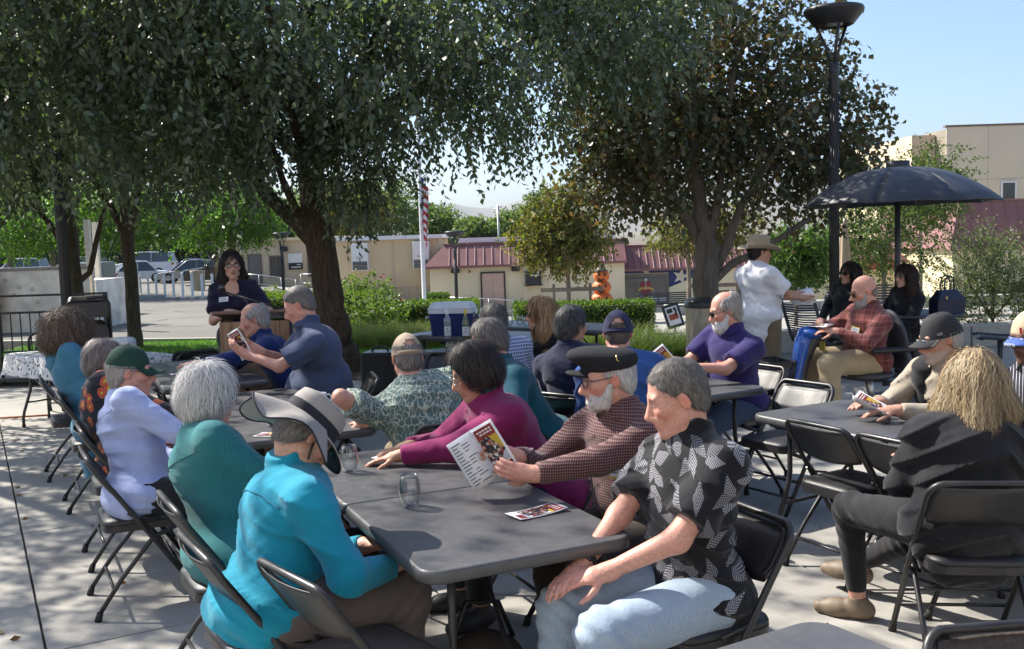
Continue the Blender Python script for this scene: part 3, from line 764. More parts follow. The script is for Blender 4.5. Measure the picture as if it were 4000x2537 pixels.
def hair_build(root, H, hr, h, seed, t):
    S = Sdf(); st = hr['style']; cols = hr['cols']
    hm = max(h*0.9, 0.0045); amp = 0.003; V0 = lambda *a: V3(*a)
    crown = V3(0, -0.05, 0.13)
    if st in ('short', 'band', 'bob', 'cropped'):
        g = {'short': 0.006, 'band': 0.003, 'bob': 0.016, 'cropped': 0.001}[st]+hr.get('vol', 0)
        H.E(S, (0, -0.016, 0.046), (0.079+g, 0.101+g, 0.092+g), 0.02)
        H.E(S, (0, -0.045, -0.02), (0.066+g, 0.062+g, 0.065), 0.03)
        if st == 'bob':
            H.E(S, (0, -0.030, -0.005), (0.084+g*0.6, 0.085+g, 0.085+hr.get('drop', 0)), 0.03)
    elif st == 'big':
        v = hr.get('vol', 0.05)
        H.E(S, (0, -0.03, 0.05), (0.085+v, 0.095+v, 0.085+v*0.7), 0.03); H.E(S, (0, -0.05, -0.05), (0.088+v*1.1, 0.075+v, 0.085), 0.05)
        amp = 0.011
    elif st == 'long':
        v = hr.get('vol', 0.012); dl = hr.get('drop', 0.25)
        H.E(S, (0, -0.018, 0.046), (0.080+v, 0.102+v, 0.093+v), 0.02)
        for sx in (-1, 1):
            wx = hr.get('wide', 1.0); H.C(S, (sx*0.066*wx, -0.02, 0.02), (sx*0.095*wx, hr.get('fwd', 0.0), -0.06-dl*0.35), 0.035+v, (0.045+v)*wx, 0.04)
            H.C(S, (sx*0.095*wx, hr.get('fwd', 0.0), -0.06-dl*0.35), (sx*0.10*wx, hr.get('fwd', 0.0)+0.015, -0.06-dl), (0.045+v)*wx, 0.028+v*0.5, 0.04)
        H.C(S, (0, -0.06, 0.0), (0, -0.085, -0.06-dl*hr.get('backdrop', 0.9)), 0.07+v, 0.05+v, 0.06)
        amp = 0.006
    # open the face
    fh = hr.get('line', 0.088)         # hairline height on the forehead
    if st != 'bald':
        H.E(S, (0, 0.135, 0.005), (0.068*hr.get('open', 1.0), 0.085, fh), 0.015, 's')
        if st in ('short', 'band', 'cropped'):
            n_ = H.B[1]*0.80-H.B[2]*0.60; S.cut(H.P(0, -0.006, -0.005), n_, 0.02) if hr.get('sideburn', True) is False else None
            n2 = H.B[1]*0.72-H.B[2]*0.69; S.cut(H.P(0, 0.055, 0.055), n2, 0.02)
            for sx in (-1, 1): H.E(S, (sx*0.085, 0.002, -0.008), (0.03, 0.026, 0.036), 0.01, 's')
            S.cut(H.P(0, 0, -0.075), -H.B[2], 0.02)
    if hr.get('hat'): S.cut(H.P(0, 0, hr['hat']), H.B[2], 0.01)
    if st == 'band' or hr.get('bald', 0):
        b = hr.get('bald', 0.10); H.E(S, (0, 0.03, 0.105), (0.062+b*0.1, 0.095+b*0.15, 0.062+b*0.25), 0.02, 's')
    kf = 1.0 if st != 'big' else 0.75
    V, F = S.mesh(hm, lambda X: amp*snoise(X, 70*kf, seed)+amp*0.7*snoise(X, 160*kf, seed+1)+amp*0.4*snoise(X, 330*kf, seed+2), amp*2)
    if len(V) < 10: return
    nn = vnormals(V, F)
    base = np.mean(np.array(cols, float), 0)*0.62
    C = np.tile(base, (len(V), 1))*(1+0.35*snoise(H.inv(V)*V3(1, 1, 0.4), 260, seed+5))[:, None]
    cw = H.P(*hr.get('whorl', (0, -0.05, 0.135))); up = H.B[2]; fw = H.B[1]
    mode = hr.get('flow', 'down')
    def flow(X):
        d = X-cw; d = d/np.maximum(np.linalg.norm(d, axis=1), 1e-6)[:, None]
        if mode == 'back': return -0.9*fw[None]+d*0.35-0.25*up[None]+0*X
        if mode == 'side': return H.B[0][None]*hr.get('sgn', 1)*0.8+d*0.5-0.2*up[None]
        dn = np.array([0, 0, -1.0])
        return d*0.55+(dn if st in ('long', 'big') else -up)[None]*0.75
    dens = hr.get('dens', 1.0); qv = H.inv(V); ok_ = ~((qv[:, 1] > 0.03) & (np.abs(qv[:, 0]) < 0.062) & (qv[:, 2] < 0.118)) if st in ('long', 'bob') else np.ones(len(V), bool)
    n = {'short': 2600, 'band': 900, 'bob': 2600, 'cropped': 1800, 'big': 2600, 'long': 2600}[st]
    ln = {'short': 0.045, 'band': 0.03, 'bob': 0.09, 'cropped': 0.016, 'big': 0.10, 'long': 0.20}[st]*hr.get('len', 1.0)
    steps = {'short': 4, 'band': 3, 'bob': 6, 'cropped': 3, 'big': 9, 'long': 10}[st]
    wd = {'short': 0.0022, 'band': 0.0022, 'bob': 0.0028, 'cropped': 0.0016, 'big': 0.0030, 'long': 0.0030}[st]*max(1, h/0.006)
    off = {'short': (0, 0.010), 'band': (0, 0.008), 'bob': (0, 0.014), 'cropped': (0, 0.003), 'big': (-0.004, 0.022), 'long': (0, 0.012)}[st]
    if hr.get('hat'): off = (0, 0.0025)
    curl = hr.get('curl', 0.008 if st == 'big' else 0.0)
    sv, sf, scl = strands(seed+3, V[ok_], nn[ok_], int(n*dens), flow, ln, steps, wd, cols, S if st != 'cropped' else None, off, curl, hr.get('jit', 0.22), 0.15)
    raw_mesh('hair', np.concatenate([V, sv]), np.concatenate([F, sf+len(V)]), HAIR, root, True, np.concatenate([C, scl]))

# ------------------------------------------------------------------ worn things (children of the person)
def glasses(info, mat, lens=None, w=0.024, hgt=0.018, thick=0.0018, y=0.109, z=0.010, square=0.5):
    H = info['H']; root = info['root']; b = MB(); lb = MB()
    for sx in (-1, 1):
        pts = []
        for i in range(20):
            a = 2*math.pi*i/20; ca, sa = math.cos(a), math.sin(a); e = 1/max(1e-3, (abs(ca)**3+abs(sa)**3)**(1/3)); k = 1+(e-1)*square
            x = sx*0.033+w*ca*k; pts.append(H.P(x, y-0.25*max(0, abs(x)-0.03)-8*max(0, abs(x)-0.03)**2, z+hgt*sa*k))
        b.tube(pts, thick, 6, closed=True)
        lb.add(pts, [tuple(range(20))])
        b.tube([H.P(sx*(0.033+w), y-0.020, z+0.006), H.P(sx*0.078, 0.055, z+0.008), H.P(sx*0.083, -0.005, z+0.010), H.P(sx*0.080, -0.030, z-0.012)], thick*0.9, 6)
    b.tube([H.P(-0.010, y-0.001, z+0.004), H.P(0, y+0.002, z+0.007), H.P(0.010, y-0.001, z+0.004)], thick, 6)
    o = b.build('glasses', mat, root)
    if lens is not None: lb.build('lens', lens, o)
def cap(info, mat, brim=None, front=0.0, yaw=0.0, hole=False, z0=0.035, rad=0.088, tall=0.095, brim_len=0.075, flat=1.0, tilt=0.0, under=None):
    H = info['H']; root = info['root']; m4 = H.mat() @ Matrix.Rotation(R(yaw), 4, 'Z') @ Matrix.Rotation(R(tilt), 4, 'X')
    n, k = 40, 9; vs = []; fs = []
    sy = 1.24
    for i in range(k+1):
        ph = (i/k)*math.pi/2; rr = rad*(math.cos(ph)**flat) if i < k else 0.0005; z = z0+tall*math.sin(ph)**(1/flat if flat < 1 else 1)
        for j in range(n):
            a = 2*math.pi*j/n; seam = 1-0.012*(abs(math.sin(3*a+0.5))**12)
            vs.append((rr*seam*math.cos(a), -0.016+rr*sy*seam*math.sin(a), z))
    for i in range(k):
        for j in range(n):
            am = ((j+0.5)/n*360-270+180) % 360-180
            if hole and abs(am) < 38-9*max(0, i-1)**1.3 and 1 <= i <= 3: continue
            fs.append((i*n+j, i*n+(j+1) % n, (i+1)*n+(j+1) % n, (i+1)*n+j))
    b = MB(); b.add([tuple(m4 @ Vector(p)) for p in vs], fs, True)
    vi = [(x*0.985, (y+0.016)*0.985-0.016, z-0.002) for x, y, z in vs]; b.add([tuple(m4 @ Vector(p)) for p in vi], [f_[::-1] for f_ in fs], True)
    o = b.build('hat', mat, root)
    b = MB(); b.lathe([(0.0, 0.004), (0.007, 0.002), (0.009, -0.002)], 10, M4=m4 @ Matrix.Translation((0, -0.016, z0+tall)))
    b.build('button', mat, o)
    if brim is not None:
        vs = []; fs = []; nu, nv = 16, 5
        for lay in (0, 1):
            for v in range(nv+1):
                for u in range(nu+1):
                    a = R(-62+124*u/nu); r0 = rad*1.0; e = v/nv
                    x = (r0*(1+0.04*e))*math.sin(a); yb = -0.016+r0*sy*math.cos(a); yy = yb+brim_len*e*math.cos(a)**0.6
                    z = z0+0.003-0.5*x*x/0.09*0.3*(0.3+e)-0.018*e-lay*0.004
                    vs.append((x, yy, z))
        W_ = nu+1; N1 = (nv+1)*W_
        for v in range(nv):
            for u in range(nu):
                a_ = v*W_+u; fs.append((a_, a_+1, a_+1+W_, a_+W_)); fs.append((N1+a_+W_, N1+a_+1+W_, N1+a_+1, N1+a_))
        for u in range(nu): a_ = nv*W_+u; fs.append((a_, a_+1, N1+a_+1, N1+a_))
        for v in range(nv):
            for u in (0, nu): a_ = v*W_+u; fs.append((a_, a_+W_, N1+a_+W_, N1+a_) if u else (N1+a_, N1+a_+W_, a_+W_, a_))
        b = MB(); b.add([tuple(m4 @ Vector(p)) for p in vs], fs, True); b.build('brim', brim, o)
    return o, m4
def brim_hat(info, mat, band, rad=0.088, tall=0.09, z0=0.045, brim=0.085, curl=0.035, back_cape=False, under=None, tilt=0, droop=0.0):
    H = info['H']; root = info['root']; m4 = H.mat() @ Matrix.Rotation(R(tilt), 4, 'X'); n = 48
    b = MB(); sy = 1.24
    tall += 0.028; prof = [(0.0, tall-0.012), (rad*0.45, tall-0.006), (rad*0.72, tall), (rad*0.9, tall-0.012), (rad*0.97, tall*0.6), (rad, 0)]
    vs = []; fs = []
    for i, (rr, z) in enumerate(prof):
        for j in range(n):
            a = 2*math.pi*j/n; d = 0.010*math.exp(-(math.cos(a)**2)*6)*(z/tall)*(rr/rad < 0.8)
            vs.append((rr*math.cos(a), -0.016+rr*sy*math.sin(a), z0+z-d+0.002*math.sin(5*a)*(rr/rad)))
    for i in range(len(prof)-1):
        for j in range(n): fs.append((i*n+j, (i+1)*n+j, (i+1)*n+(j+1) % n, i*n+(j+1) % n))
    b.add([tuple(m4 @ Vector(p)) for p in vs], fs, True); o = b.build('hat', mat, root)
    vs = []; fs = []; nv = 6
    for lay in (0, 1):
        for v in range(nv+1):
            e = v/nv
            for j in range(n):
                a = 2*math.pi*j/n; rr = rad+brim*e*((1.0+0.12*math.sin(a)) if not back_cape else (0.12+1.0*max(0, math.sin(a)+0.35)/1.35)); side = abs(math.cos(a))**2
                z = z0+curl*e*e*side-0.02*e*(1-side)-droop*e*e*(0.4+0.6*math.sin(a)**2)+0.004*math.sin(3*a+1)*e-lay*0.004
                vs.append((rr*math.cos(a), -0.016+rr*sy*math.sin(a)*0.98, z))
    N1 = (nv+1)*n
    for v in range(nv):
        for j in range(n):
            a_, a2 = v*n+j, v*n+(j+1) % n; fs.append((a_, a_+n, a2+n, a2)); fs.append((N1+a2, N1+a2+n, N1+a_+n, N1+a_))
    for j in range(n): a_, a2 = nv*n+j, nv*n+(j+1) % n; fs.append((a2, a_, N1+a_, N1+a2))
    bb = MB(); k = 0
    up = [tuple(m4 @ Vector(p)) for p in vs]
    bb.add(up, fs, True)
    if under is not None:
        bb.mi = [0 if min(f_) < N1 else 1 for f_ in fs]
        bb.build('brim', [mat, under], o)
    else: bb.build('brim', mat, o)
    b = MB(); b.lathe([(rad+0.002, 0.002), (rad*1.0, 0.026 if not back_cape else 0.045)], n, sy=sy, c=(0, -0.016, z0), M4=m4); b.build('band', band, o)
    return o, m4
def patch(info, name, mat, u, v, w, hgt, side='f', txt=None, tmat=None, up=0.55, label=None, off=0.012, edge=None):
    """a flat badge pinned on the front of the chest; u across (to their right), up along the torso"""
    P, t, r_, f, L = info['P'], info['t'], info['r'], info['f'], info['L']
    p = P+t*L*up+r_*u; S = info['top']
    lo = 0.0
    for i in range(120):
        if S.eval((p+f*lo)[None])[0] > off: break
        lo += 0.003
    p = p+f*lo; e = 0.004; g = np.array([S.eval((p+np.eye(3)[a]*e)[None])[0]-S.eval((p-np.eye(3)[a]*e)[None])[0] for a in range(3)]); g = unit(g)
    xx = unit(np.cross(t, g)); m4 = frame(xx, np.cross(g, xx), p)
    b = MB()
    b.box(-w/2, w/2, -hgt/2, hgt/2, 0, 0.003, M4=m4)
    o = b.build(name, edge or mat, info['root'])
    if edge is not None:
        b = MB(); b.box(-w/2+0.006, w/2-0.006, -hgt/2+0.008, hgt/2-0.008, 0.003, 0.0036, M4=m4); b.build('paper', mat, o)
    if tmat is not None:
        b = MB(); r2 = random.Random(3)
        for i, yy in enumerate((0.008, -0.008)):
            x = -w*0.3
            while x < w*0.28:
                l = r2.uniform(0.004, 0.009); b.box(x, x+l, yy-0.0028, yy+0.0028, 0.0036, 0.0041, M4=m4); x += l+0.003
        b.build('lettering', tmat, o)
    return o, m4
# ------------------------------------------------------------------ furniture
CH_METAL = M('chair_metal', (0.022, 0.021, 0.022), 0.38, var=0.25, scale=14, spec=0.5, bmp=0.03)
CH_VINYL = M('chair_vinyl', (0.020, 0.020, 0.023), 0.46, var=0.25, scale=10, bmp=0.12, bscale=420)
CH_FAB = M('chair_fabric', (0.075, 0.060, 0.056), 0.9, var=0.3, scale=60, bmp=0.6, bscale=330)
RUBBER = M('rubber', (0.012, 0.012, 0.012), 0.7)
STEEL = M('steel', (0.55, 0.55, 0.56), 0.3, 1.0, var=0.1)
def make_chair(fab=False):
    """folding chair: faces +Y, origin on the floor under the seat"""
    root = empty('folding_chair', (0, 0, 0))
    b = MB(); pts = []
    w = 0.222
    fr = [(w, 0.235, 0.03), (w, 0.02, 0.36), (w*0.985, -0.12, 0.575), (w*0.97, -0.215, 0.715)]
    for p in fr: pts.append(p)
    for i in range(1, 8):
        a = R(90*i/8); pts.append((w*0.97-0.06+0.06*math.cos(a), -0.215-0.035*math.sin(a), 0.715+0.062*math.sin(a)))
    P2 = pts+[(-x, y, z) for x, y, z in pts[::-1]]
    b.tube(P2, 0.0125, 10); b.build('frame', CH_METAL, root)
    for sx in (-1, 1):
        b = MB(); b.tube([(sx*0.196, 0.165, 0.415), (sx*0.198, 0.02, 0.36), (sx*0.203, -0.13, 0.19), (sx*0.207, -0.245, 0.03)], 0.0115, 9)
        b.build('leg', CH_METAL, root)
        for (x, y, d) in ((sx*w, 0.245, 0.4), (sx*0.207, -0.252, -0.4)):
            b = MB(); b.tube([(x, y-0.016*d*2, 0.042), (x, y, 0.0)], [0.015, 0.0175], 10); b.build('foot_cap', RUBBER, root)
        b = MB(); b.tube([(sx*0.215, 0.06, 0.45), (sx*0.217, -0.06, 0.475), (sx*0.213, -0.09, 0.50)], 0.007, 6); b.build('hinge', CH_METAL, root); b = MB(); b.tube([(sx*0.19, 0.02, 0.36), (sx*0.235, 0.02, 0.36)], 0.009, 8); b.build('pin', CH_METAL, root)
    for y, z, ww, r_ in ((0.16, 0.145, w, 0.008), (0.10, 0.235, w, 0.008)):
        b = MB(); b.tube([(-ww, y+0.02, z), (ww, y+0.02, z)], r_, 8); b.build('stretcher', CH_METAL, root)
    b = MB(); b.tube([(-0.204, -0.17, 0.135), (0.204, -0.17, 0.135)], 0.008, 8); b.build('stretcher', CH_METAL, root)
    # seat pan with pad
    out = []
    for x, y in rrect(0.198, 0.195, 0.075, 6): out.append((x*(1.0 if y > 0 else 0.96), y+0.0))
    b = MB(); b.prism(out, 0.405, 0.437, smooth=False); st = b.build('seat', CH_METAL, root)
    b = MB(); rings = []
    for s_, z in ((0.985, 0.4375), (1.0, 0.446), (0.975, 0.459), (0.80, 0.468), (0.4, 0.470)):
        rings.append([(x*s_, y*s_, z) for x, y in out])
    n = len(out); vs = sum(rings, []); fs = [(i*n+j, i*n+(j+1) % n, (i+1)*n+(j+1) % n, (i+1)*n+j) for i in range(4) for j in range(n)]+[tuple(4*n+j for j in range(n))]
    b.add(vs, fs, True); b.build('pad', CH_FAB if fab else CH_VINYL, st)
    # backrest: curved panel between the uprights with metal pan behind and padded front
    def panel(z0, z1, d0, d1, wid, rc, mat, name, par):
        b = MB(); nu, nv = 14, 8; vs = []; fs = []
        for lay, dd in ((0, d0), (1, d1)):
            for v in range(nv+1):
                for u in range(nu+1):
                    e = v/nv*2-1; g = u/nu*2-1
                    sag = rc*max(0, abs(e)-0.55)/0.45
                    x = g*(wid-sag*0.55); z = z0+(z1-z0)*(v/nv)+(0.0-0.022*(1-g*g)*(1 if e < 0 else 0.15)*abs(e))
                    yb = -0.110-(z-0.56)*0.66-0.030*(1-g*g)
                    ed = min(1, 3.2*(1-abs(g)), 3.2*(1-abs(e)))
                    vs.append((x, yb+dd*(ed**0.5 if lay else 1), z))
        N1 = (nu+1)*(nv+1); W_ = nu+1
        for v in range(nv):
            for u in range(nu):
                a = v*W_+u; fs.append((a, a+1, a+1+W_, a+W_)); fs.append((N1+a+W_, N1+a+1+W_, N1+a+1, N1+a))
        for u in range(nu): fs.append((N1+u, N1+u+1, u+1, u)); a = nv*W_+u; fs.append((a, a+1, N1+a+1, N1+a))
        for v in range(nv): a = v*W_; fs.append((a, a+W_, N1+a+W_, N1+a)); a += nu; fs.append((N1+a, N1+a+W_, a+W_, a))
        b.add(vs, fs, True); return b.build(name, mat, par)
    bk = panel(0.595, 0.765, -0.005, 0.004, 0.208, 0.03, CH_METAL, 'backrest', root)
    panel(0.607, 0.755, 0.0045, 0.026, 0.196, 0.03, CH_FAB if fab else CH_VINYL, 'pad', bk)
    return root
CHAIRS = {}
def put_chair(x, y, yaw, label, fab=False, group='black folding chairs on the plaza', sc_=1.0):
    k = 'f' if fab else 'v'
    if k not in CHAIRS: CHAIRS[k] = c = make_chair(fab)
    else: c = copy_tree(CHAIRS[k])
    c.location = (x, y, 0); c.rotation_euler = (0, 0, R(yaw)); c.scale = (1, 1, 1)
    tag(c, label, 'chair', group); return c
TB_TOP = None
def table_mat():
    mt, nt, b = _new('table_top'); co = objco(nt)
    n1 = noise(nt, 3.5, 6, co, 0.4); n2 = noise(nt, 16, 5, co, 0.8)
    f_ = mth(nt, 'ADD', mth(nt, 'MULTIPLY', n1, 0.6), mth(nt, 'MULTIPLY', n2, 0.4))
    nt.links.new(ramp(nt, f_, [(0.3, (0.062, 0.063, 0.067)), (0.7, (0.090, 0.090, 0.093))]), b.inputs['Base Color'])
    nt.links.new(ramp(nt, n2, [(0.3, (0.34,)*3), (0.75, (0.50,)*3)]), b.inputs['Roughness'])
    h = mth(nt, 'ADD', noise(nt, 260, 2, co), mth(nt, 'MULTIPLY', noise(nt, 60, 3, co), 0.6))
    bump(nt, b, h, 0.22, 0.004); return mt
def make_table(L=1.83, W_=0.76, seam=True, z=0.74, rad=0.075):
    """moulded folding table: centre origin, long axis X"""
    global TB_TOP
    if TB_TOP is None: TB_TOP = table_mat()
    root = empty('folding_table', (0, 0, 0))
    halves = [(-L/4, L/2-0.002), (L/4, L/2-0.002)] if seam else [(0, L)]
    for cx, ll in halves:
        b = MB(); prof = [(-0.012, z-0.046), (0.0, z-0.040), (0.0, z-0.012), (-0.004, z-0.003), (-0.012, z)]
        vs = []; n = None
        for d, zz in prof:
            ring = rrect(ll/2+d, W_/2+d, max(0.012, rad+d), 6)
            if seam:   # square corners at the fold, small radius
                ring = [((x if (x*cx > 0 or abs(x) < ll/2+d-rad*0.99) else x), y) for x, y in ring]
                rr = rrect(ll/2+d, W_/2+d, 0.035+d*0.5, 6)
                ring = [(a if a[0]*cx > 0 else b_) for a, b_ in zip(ring, rr)]
            n = len(ring); vs += [(cx+x, y, zz) for x, y in ring]
        fs = [(i*n+j, i*n+(j+1) % n, (i+1)*n+(j+1) % n, (i+1)*n+j) for i in range(len(prof)-1) for j in range(n)]
        sm = len(fs); b.add(vs, fs, True); o = 4*n; b.f.append(tuple(range(o, o+n))); b.sm.append(False); b.mi.append(0)
        b.f.append(tuple(range(n-1, -1, -1))); b.sm.append(False); b.mi.append(0)
        b.build('tabletop', TB_TOP, root)
    for sx in (-1, 1):
        x = sx*(L/2-0.16)
        for sy in (-1, 1):
            y = sy*0.235; b = MB()
            b.tube([(x, y, z-0.04), (x, y, 0.42), (x, y+sy*0.012, 0.36), (x, y+sy*0.085, 0.16), (x, y+sy*0.10, 0.10), (x, y+sy*0.10, 0.02)], 0.0145, 10); b.build('leg', CH_METAL, root)
        b = MB(); b.tube([(x, -0.28, 0.25), (x, 0.28, 0.25)], 0.0105, 8); b.build('crossbar', CH_METAL, root)
        for sy in (-1, 1):
            b = MB(); b.lathe([(0.018, 0.0), (0.018, 0.03), (0.0155, 0.034)], 10, c=(x, sy*0.335, 0.0), cap=True); b.build('foot_cap', RUBBER, root)
        b = MB(); b.tube([(x, 0, 0.25), (x-sx*0.02, 0, 0.27), (x-sx*0.40, 0.0, z-0.05)], 0.009, 8); b.build('brace', CH_METAL, root)
        b = MB(); b.tube([(x-sx*0.30, -0.33, z-0.06), (x-sx*0.30, -0.30, z-0.085), (x-sx*0.30, 0.30, z-0.085), (x-sx*0.30, 0.33, z-0.06)], 0.009, 6)
        b.build('hook', RUBBER, root)
    b = MB()
    for sy in (-1, 1): b.box(-L/2+0.10, L/2-0.10, sy*(W_/2-0.065)-0.012, sy*(W_/2-0.065)+0.012, z-0.065, z-0.044)
    b.build('rail', CH_METAL, root)
    return root
TABLES = {}
def put_table(cx, cy, yaw, label, seam=True, L=1.83):
    k = (seam, L)
    if k not in TABLES: TABLES[k] = t = make_table(L, seam=seam)
    else: t = copy_tree(TABLES[k])
    t.location = (cx, cy, 0); t.rotation_euler = (0, 0, R(yaw)); tag(t, label, 'table', 'black folding tables'); return t

# ------------------------------------------------------------------ small table things
def glass_mat():
    mt, nt, b = _new('clear_glass'); nt.nodes.remove(b)
    fr = nt.nodes.new('ShaderNodeFresnel'); fr.inputs[0].default_value = 1.45
    g = nt.nodes.new('ShaderNodeBsdfGlossy'); g.inputs['Roughness'].default_value = 0.02
    tr = nt.nodes.new('ShaderNodeBsdfTransparent'); tr.inputs[0].default_value = (0.97, 0.98, 0.98, 1)
    lw = nt.nodes.new('ShaderNodeLayerWeight'); lw.inputs[0].default_value = 0.35
    mx = nt.nodes.new('ShaderNodeMixShader'); fac = mth(nt, 'MINIMUM', mth(nt, 'ADD', mth(nt, 'MULTIPLY', fr.outputs[0], 0.85), 0.03), 0.62)
    nt.links.new(fac, mx.inputs[0]); nt.links.new(tr.outputs[0], mx.inputs[1]); nt.links.new(g.outputs[0], mx.inputs[2])
    nt.links.new(mx.outputs[0], nt.nodes['Material Output'].inputs[0]); return mt
GLASS = glass_mat()
def lens_mat(name, c, a):
    if name in _mats: return _mats[name]
    mt, nt, b = _new(name); b.inputs['Base Color'].default_value = (*c, 1); b.inputs['Roughness'].default_value = 0.05
    tr = nt.nodes.new('ShaderNodeBsdfTransparent'); mx = nt.nodes.new('ShaderNodeMixShader'); mx.inputs[0].default_value = a
    nt.links.new(tr.outputs[0], mx.inputs[1]); nt.links.new(b.outputs[0], mx.inputs[2]); nt.links.new(mx.outputs[0], nt.nodes['Material Output'].inputs[0])
    _mats[name] = mt; return mt
DARKLENS = lens_mat('dark_lens', (0.01, 0.01, 0.012), 0.93); CLEARLENS = lens_mat('clear_lens', (0.6, 0.65, 0.7), 0.12)
WINE_R = M('red_wine', (0.03, 0.002, 0.004), 0.1); WINE_W = M('white_wine', (0.5, 0.42, 0.12), 0.15, var=0.05)
GLS = {}
def wine_glass(x, y, z, label, fill=None, s=1.0):
    prof = [(0.0, 0.002), (0.024, 0.001), (0.030, 0.006), (0.037, 0.022), (0.0415, 0.045), (0.0405, 0.075), (0.036, 0.100), (0.0325, 0.116)]
    inn = [(r_-0.0014, zz+0.0015) for r_, zz in prof[::-1] if r_ > 0.01]+[(0.0, 0.008)]
    b = MB(); b.lathe(prof+inn, 28)
    o = b.build('wine_glass', GLASS, None, (x, y, z)); o.scale = (s, s, s)
    tag(o, label, 'glass', 'stemless wine glasses')
    if fill is not None:
        b = MB(); b.lathe([(0.0, 0.009), (0.026, 0.0095), (0.0345, 0.024), (0.038, 0.036), (0.0, 0.0362)], 24); b.build('wine', fill, o)
    return o
PAPER = M('paper', (0.78, 0.78, 0.80), 0.7, var=0.03); MAROON_INK = M('maroon_print', (0.24, 0.028, 0.022), 0.55, var=0.15, scale=60)
def collage_mat():
    mt, nt, b = _new('cover_photo_print'); co = objco(nt)
    v = nt.nodes.new('ShaderNodeTexVoronoi'); v.inputs['Scale'].default_value = 75; nt.links.new(co, v.inputs['Vector'])
    s = nt.nodes.new('ShaderNodeSeparateColor'); nt.links.new(v.outputs['Color'], s.inputs[0])
    c = ramp(nt, s.outputs[0], [(0.0, (0.02, 0.02, 0.03)), (0.3, (0.30, 0.17, 0.12)), (0.42, (0.75, 0.75, 0.75)), (0.58, (0.03, 0.02, 0.03)), (0.75, (0.35, 0.05, 0.05)), (0.88, (0.5, 0.4, 0.35))], 'CONSTANT')
    nt.links.new(c, b.inputs['Base Color']); b.inputs['Roughness'].default_value = 0.5; return mt
COLLAGE = collage_mat(); YELLOW_INK = M('yellow_print', (0.55, 0.38, 0.04), 0.55, var=0.1); INK = M('dark_ink', (0.03, 0.03, 0.04), 0.6, var=0.1)
PALEBLUE = M('pale_print', (0.5, 0.55, 0.62), 0.6, var=0.2, scale=80)
def brochure(M4, label, fold=35, inner=True, curve=0.0, W_=0.105, Hh=0.215):
    """tri-fold programme: cover panel in the XY plane, second panel hinged on its left edge behind/beside it"""
    root = empty('brochure', (0, 0, 0)); root.matrix_world = M4; tag(root, label, 'brochure', 'printed programmes')
    def sheet(name, T):
        b = MB(); n = 6; vs = []; fs = []
        for lay in (0, 1):
            for i in range(n+1):
                yy = -Hh/2+Hh*i/n
                for x in (-W_/2, W_/2): vs.append(T @ Vector((x, yy, curve*((yy/Hh*2)**2)-lay*0.0008)))
        for i in range(n): fs.append((2*i, 2*i+1, 2*i+3, 2*i+2)); o = 2*(n+1); fs.append((o+2*i+2, o+2*i+3, o+2*i+1, o+2*i))
        o = 2*(n+1)
        fs += [(0, o, o+1, 1), (2*n+1, o+2*n+1, o+2*n, 2*n)]
        for i in range(n): fs += [(2*i+2, o+2*i+2, o+2*i, 2*i), (2*i+1, o+2*i+1, o+2*i+3, 2*i+3)]
        b.add([tuple(p) for p in vs], fs, True); return b.build(name, PAPER, root)
    I4 = Matrix.Identity(4); c = sheet('cover', I4)
    zc = lambda y: curve*((y/Hh*2)**2)
    def pr(name, pts, mat, par, T=I4, dz=0.0005):
        b = MB(); nseg = 4
        b.add([tuple(T @ Vector((x, y, zc(y)+dz))) for x, y in pts], [tuple(range(len(pts)))]); return b.build(name, mat, par)
    w = W_/2-0.010; h2 = Hh/2
    pr('title_block', [(-w, h2-0.055), (w, h2-0.055), (w, h2-0.012), (-w, h2-0.012)], MAROON_INK, c)
    pr('cover_photo', [(-w, -h2+0.045), (w, -h2+0.045), (w, h2-0.055), (-w, h2-0.055)], COLLAGE, c)
    pr('yellow_band', [(w*0.1, h2-0.056), (w, h2-0.056), (w, -0.015), (w*0.75, -0.005)], YELLOW_INK, c, I4, 0.0009)
    pr('pale_band', [(w*0.0, -0.055), (w, -0.02), (w, -h2+0.045), (w*0.1, -h2+0.045)], PALEBLUE, c, I4, 0.0009)
    pr('footer_block', [(-w*0.1, -h2+0.012), (w, -h2+0.012), (w, -h2+0.040), (-w*0.1, -h2+0.040)], MAROON_INK, c)
    b = MB(); r2 = random.Random(5)
    for yy, l in ((h2-0.026, 0.75), (h2-0.038, 0.6)):
        x = -w*l
        while x < w*l: d = r2.uniform(0.004, 0.012); b.quad((x, yy-0.003, zc(yy)+0.0011), (x+d, yy-0.003, zc(yy)+0.0011), (x+d, yy+0.003, zc(yy)+0.0011), (x, yy+0.003, zc(yy)+0.0011)); x += d+0.0035
    b.build('lettering', PAPER, c)
    if inner:
        T = Matrix.Translation((-W_/2, 0, 0)) @ Matrix.Rotation(R(fold), 4, 'Y') @ Matrix.Translation((-W_/2, 0, 0))
        p = sheet('inner_page', T)
        b = MB()
        for i in range(14):
            yy = h2-0.02-i*0.0135
            for k in range(2 if i % 4 else 1):
                x0 = -w+k*w*0.95; l = r2.uniform(0.018, 0.04)
                b.add([tuple(T @ Vector((x, y, zc(y)+0.0006))) for x, y in ((x0, yy-0.0018), (x0+l, yy-0.0018), (x0+l, yy+0.0018), (x0, yy+0.0018))], [(0, 1, 2, 3)])
        b.build('lettering', INK, p)
    return root
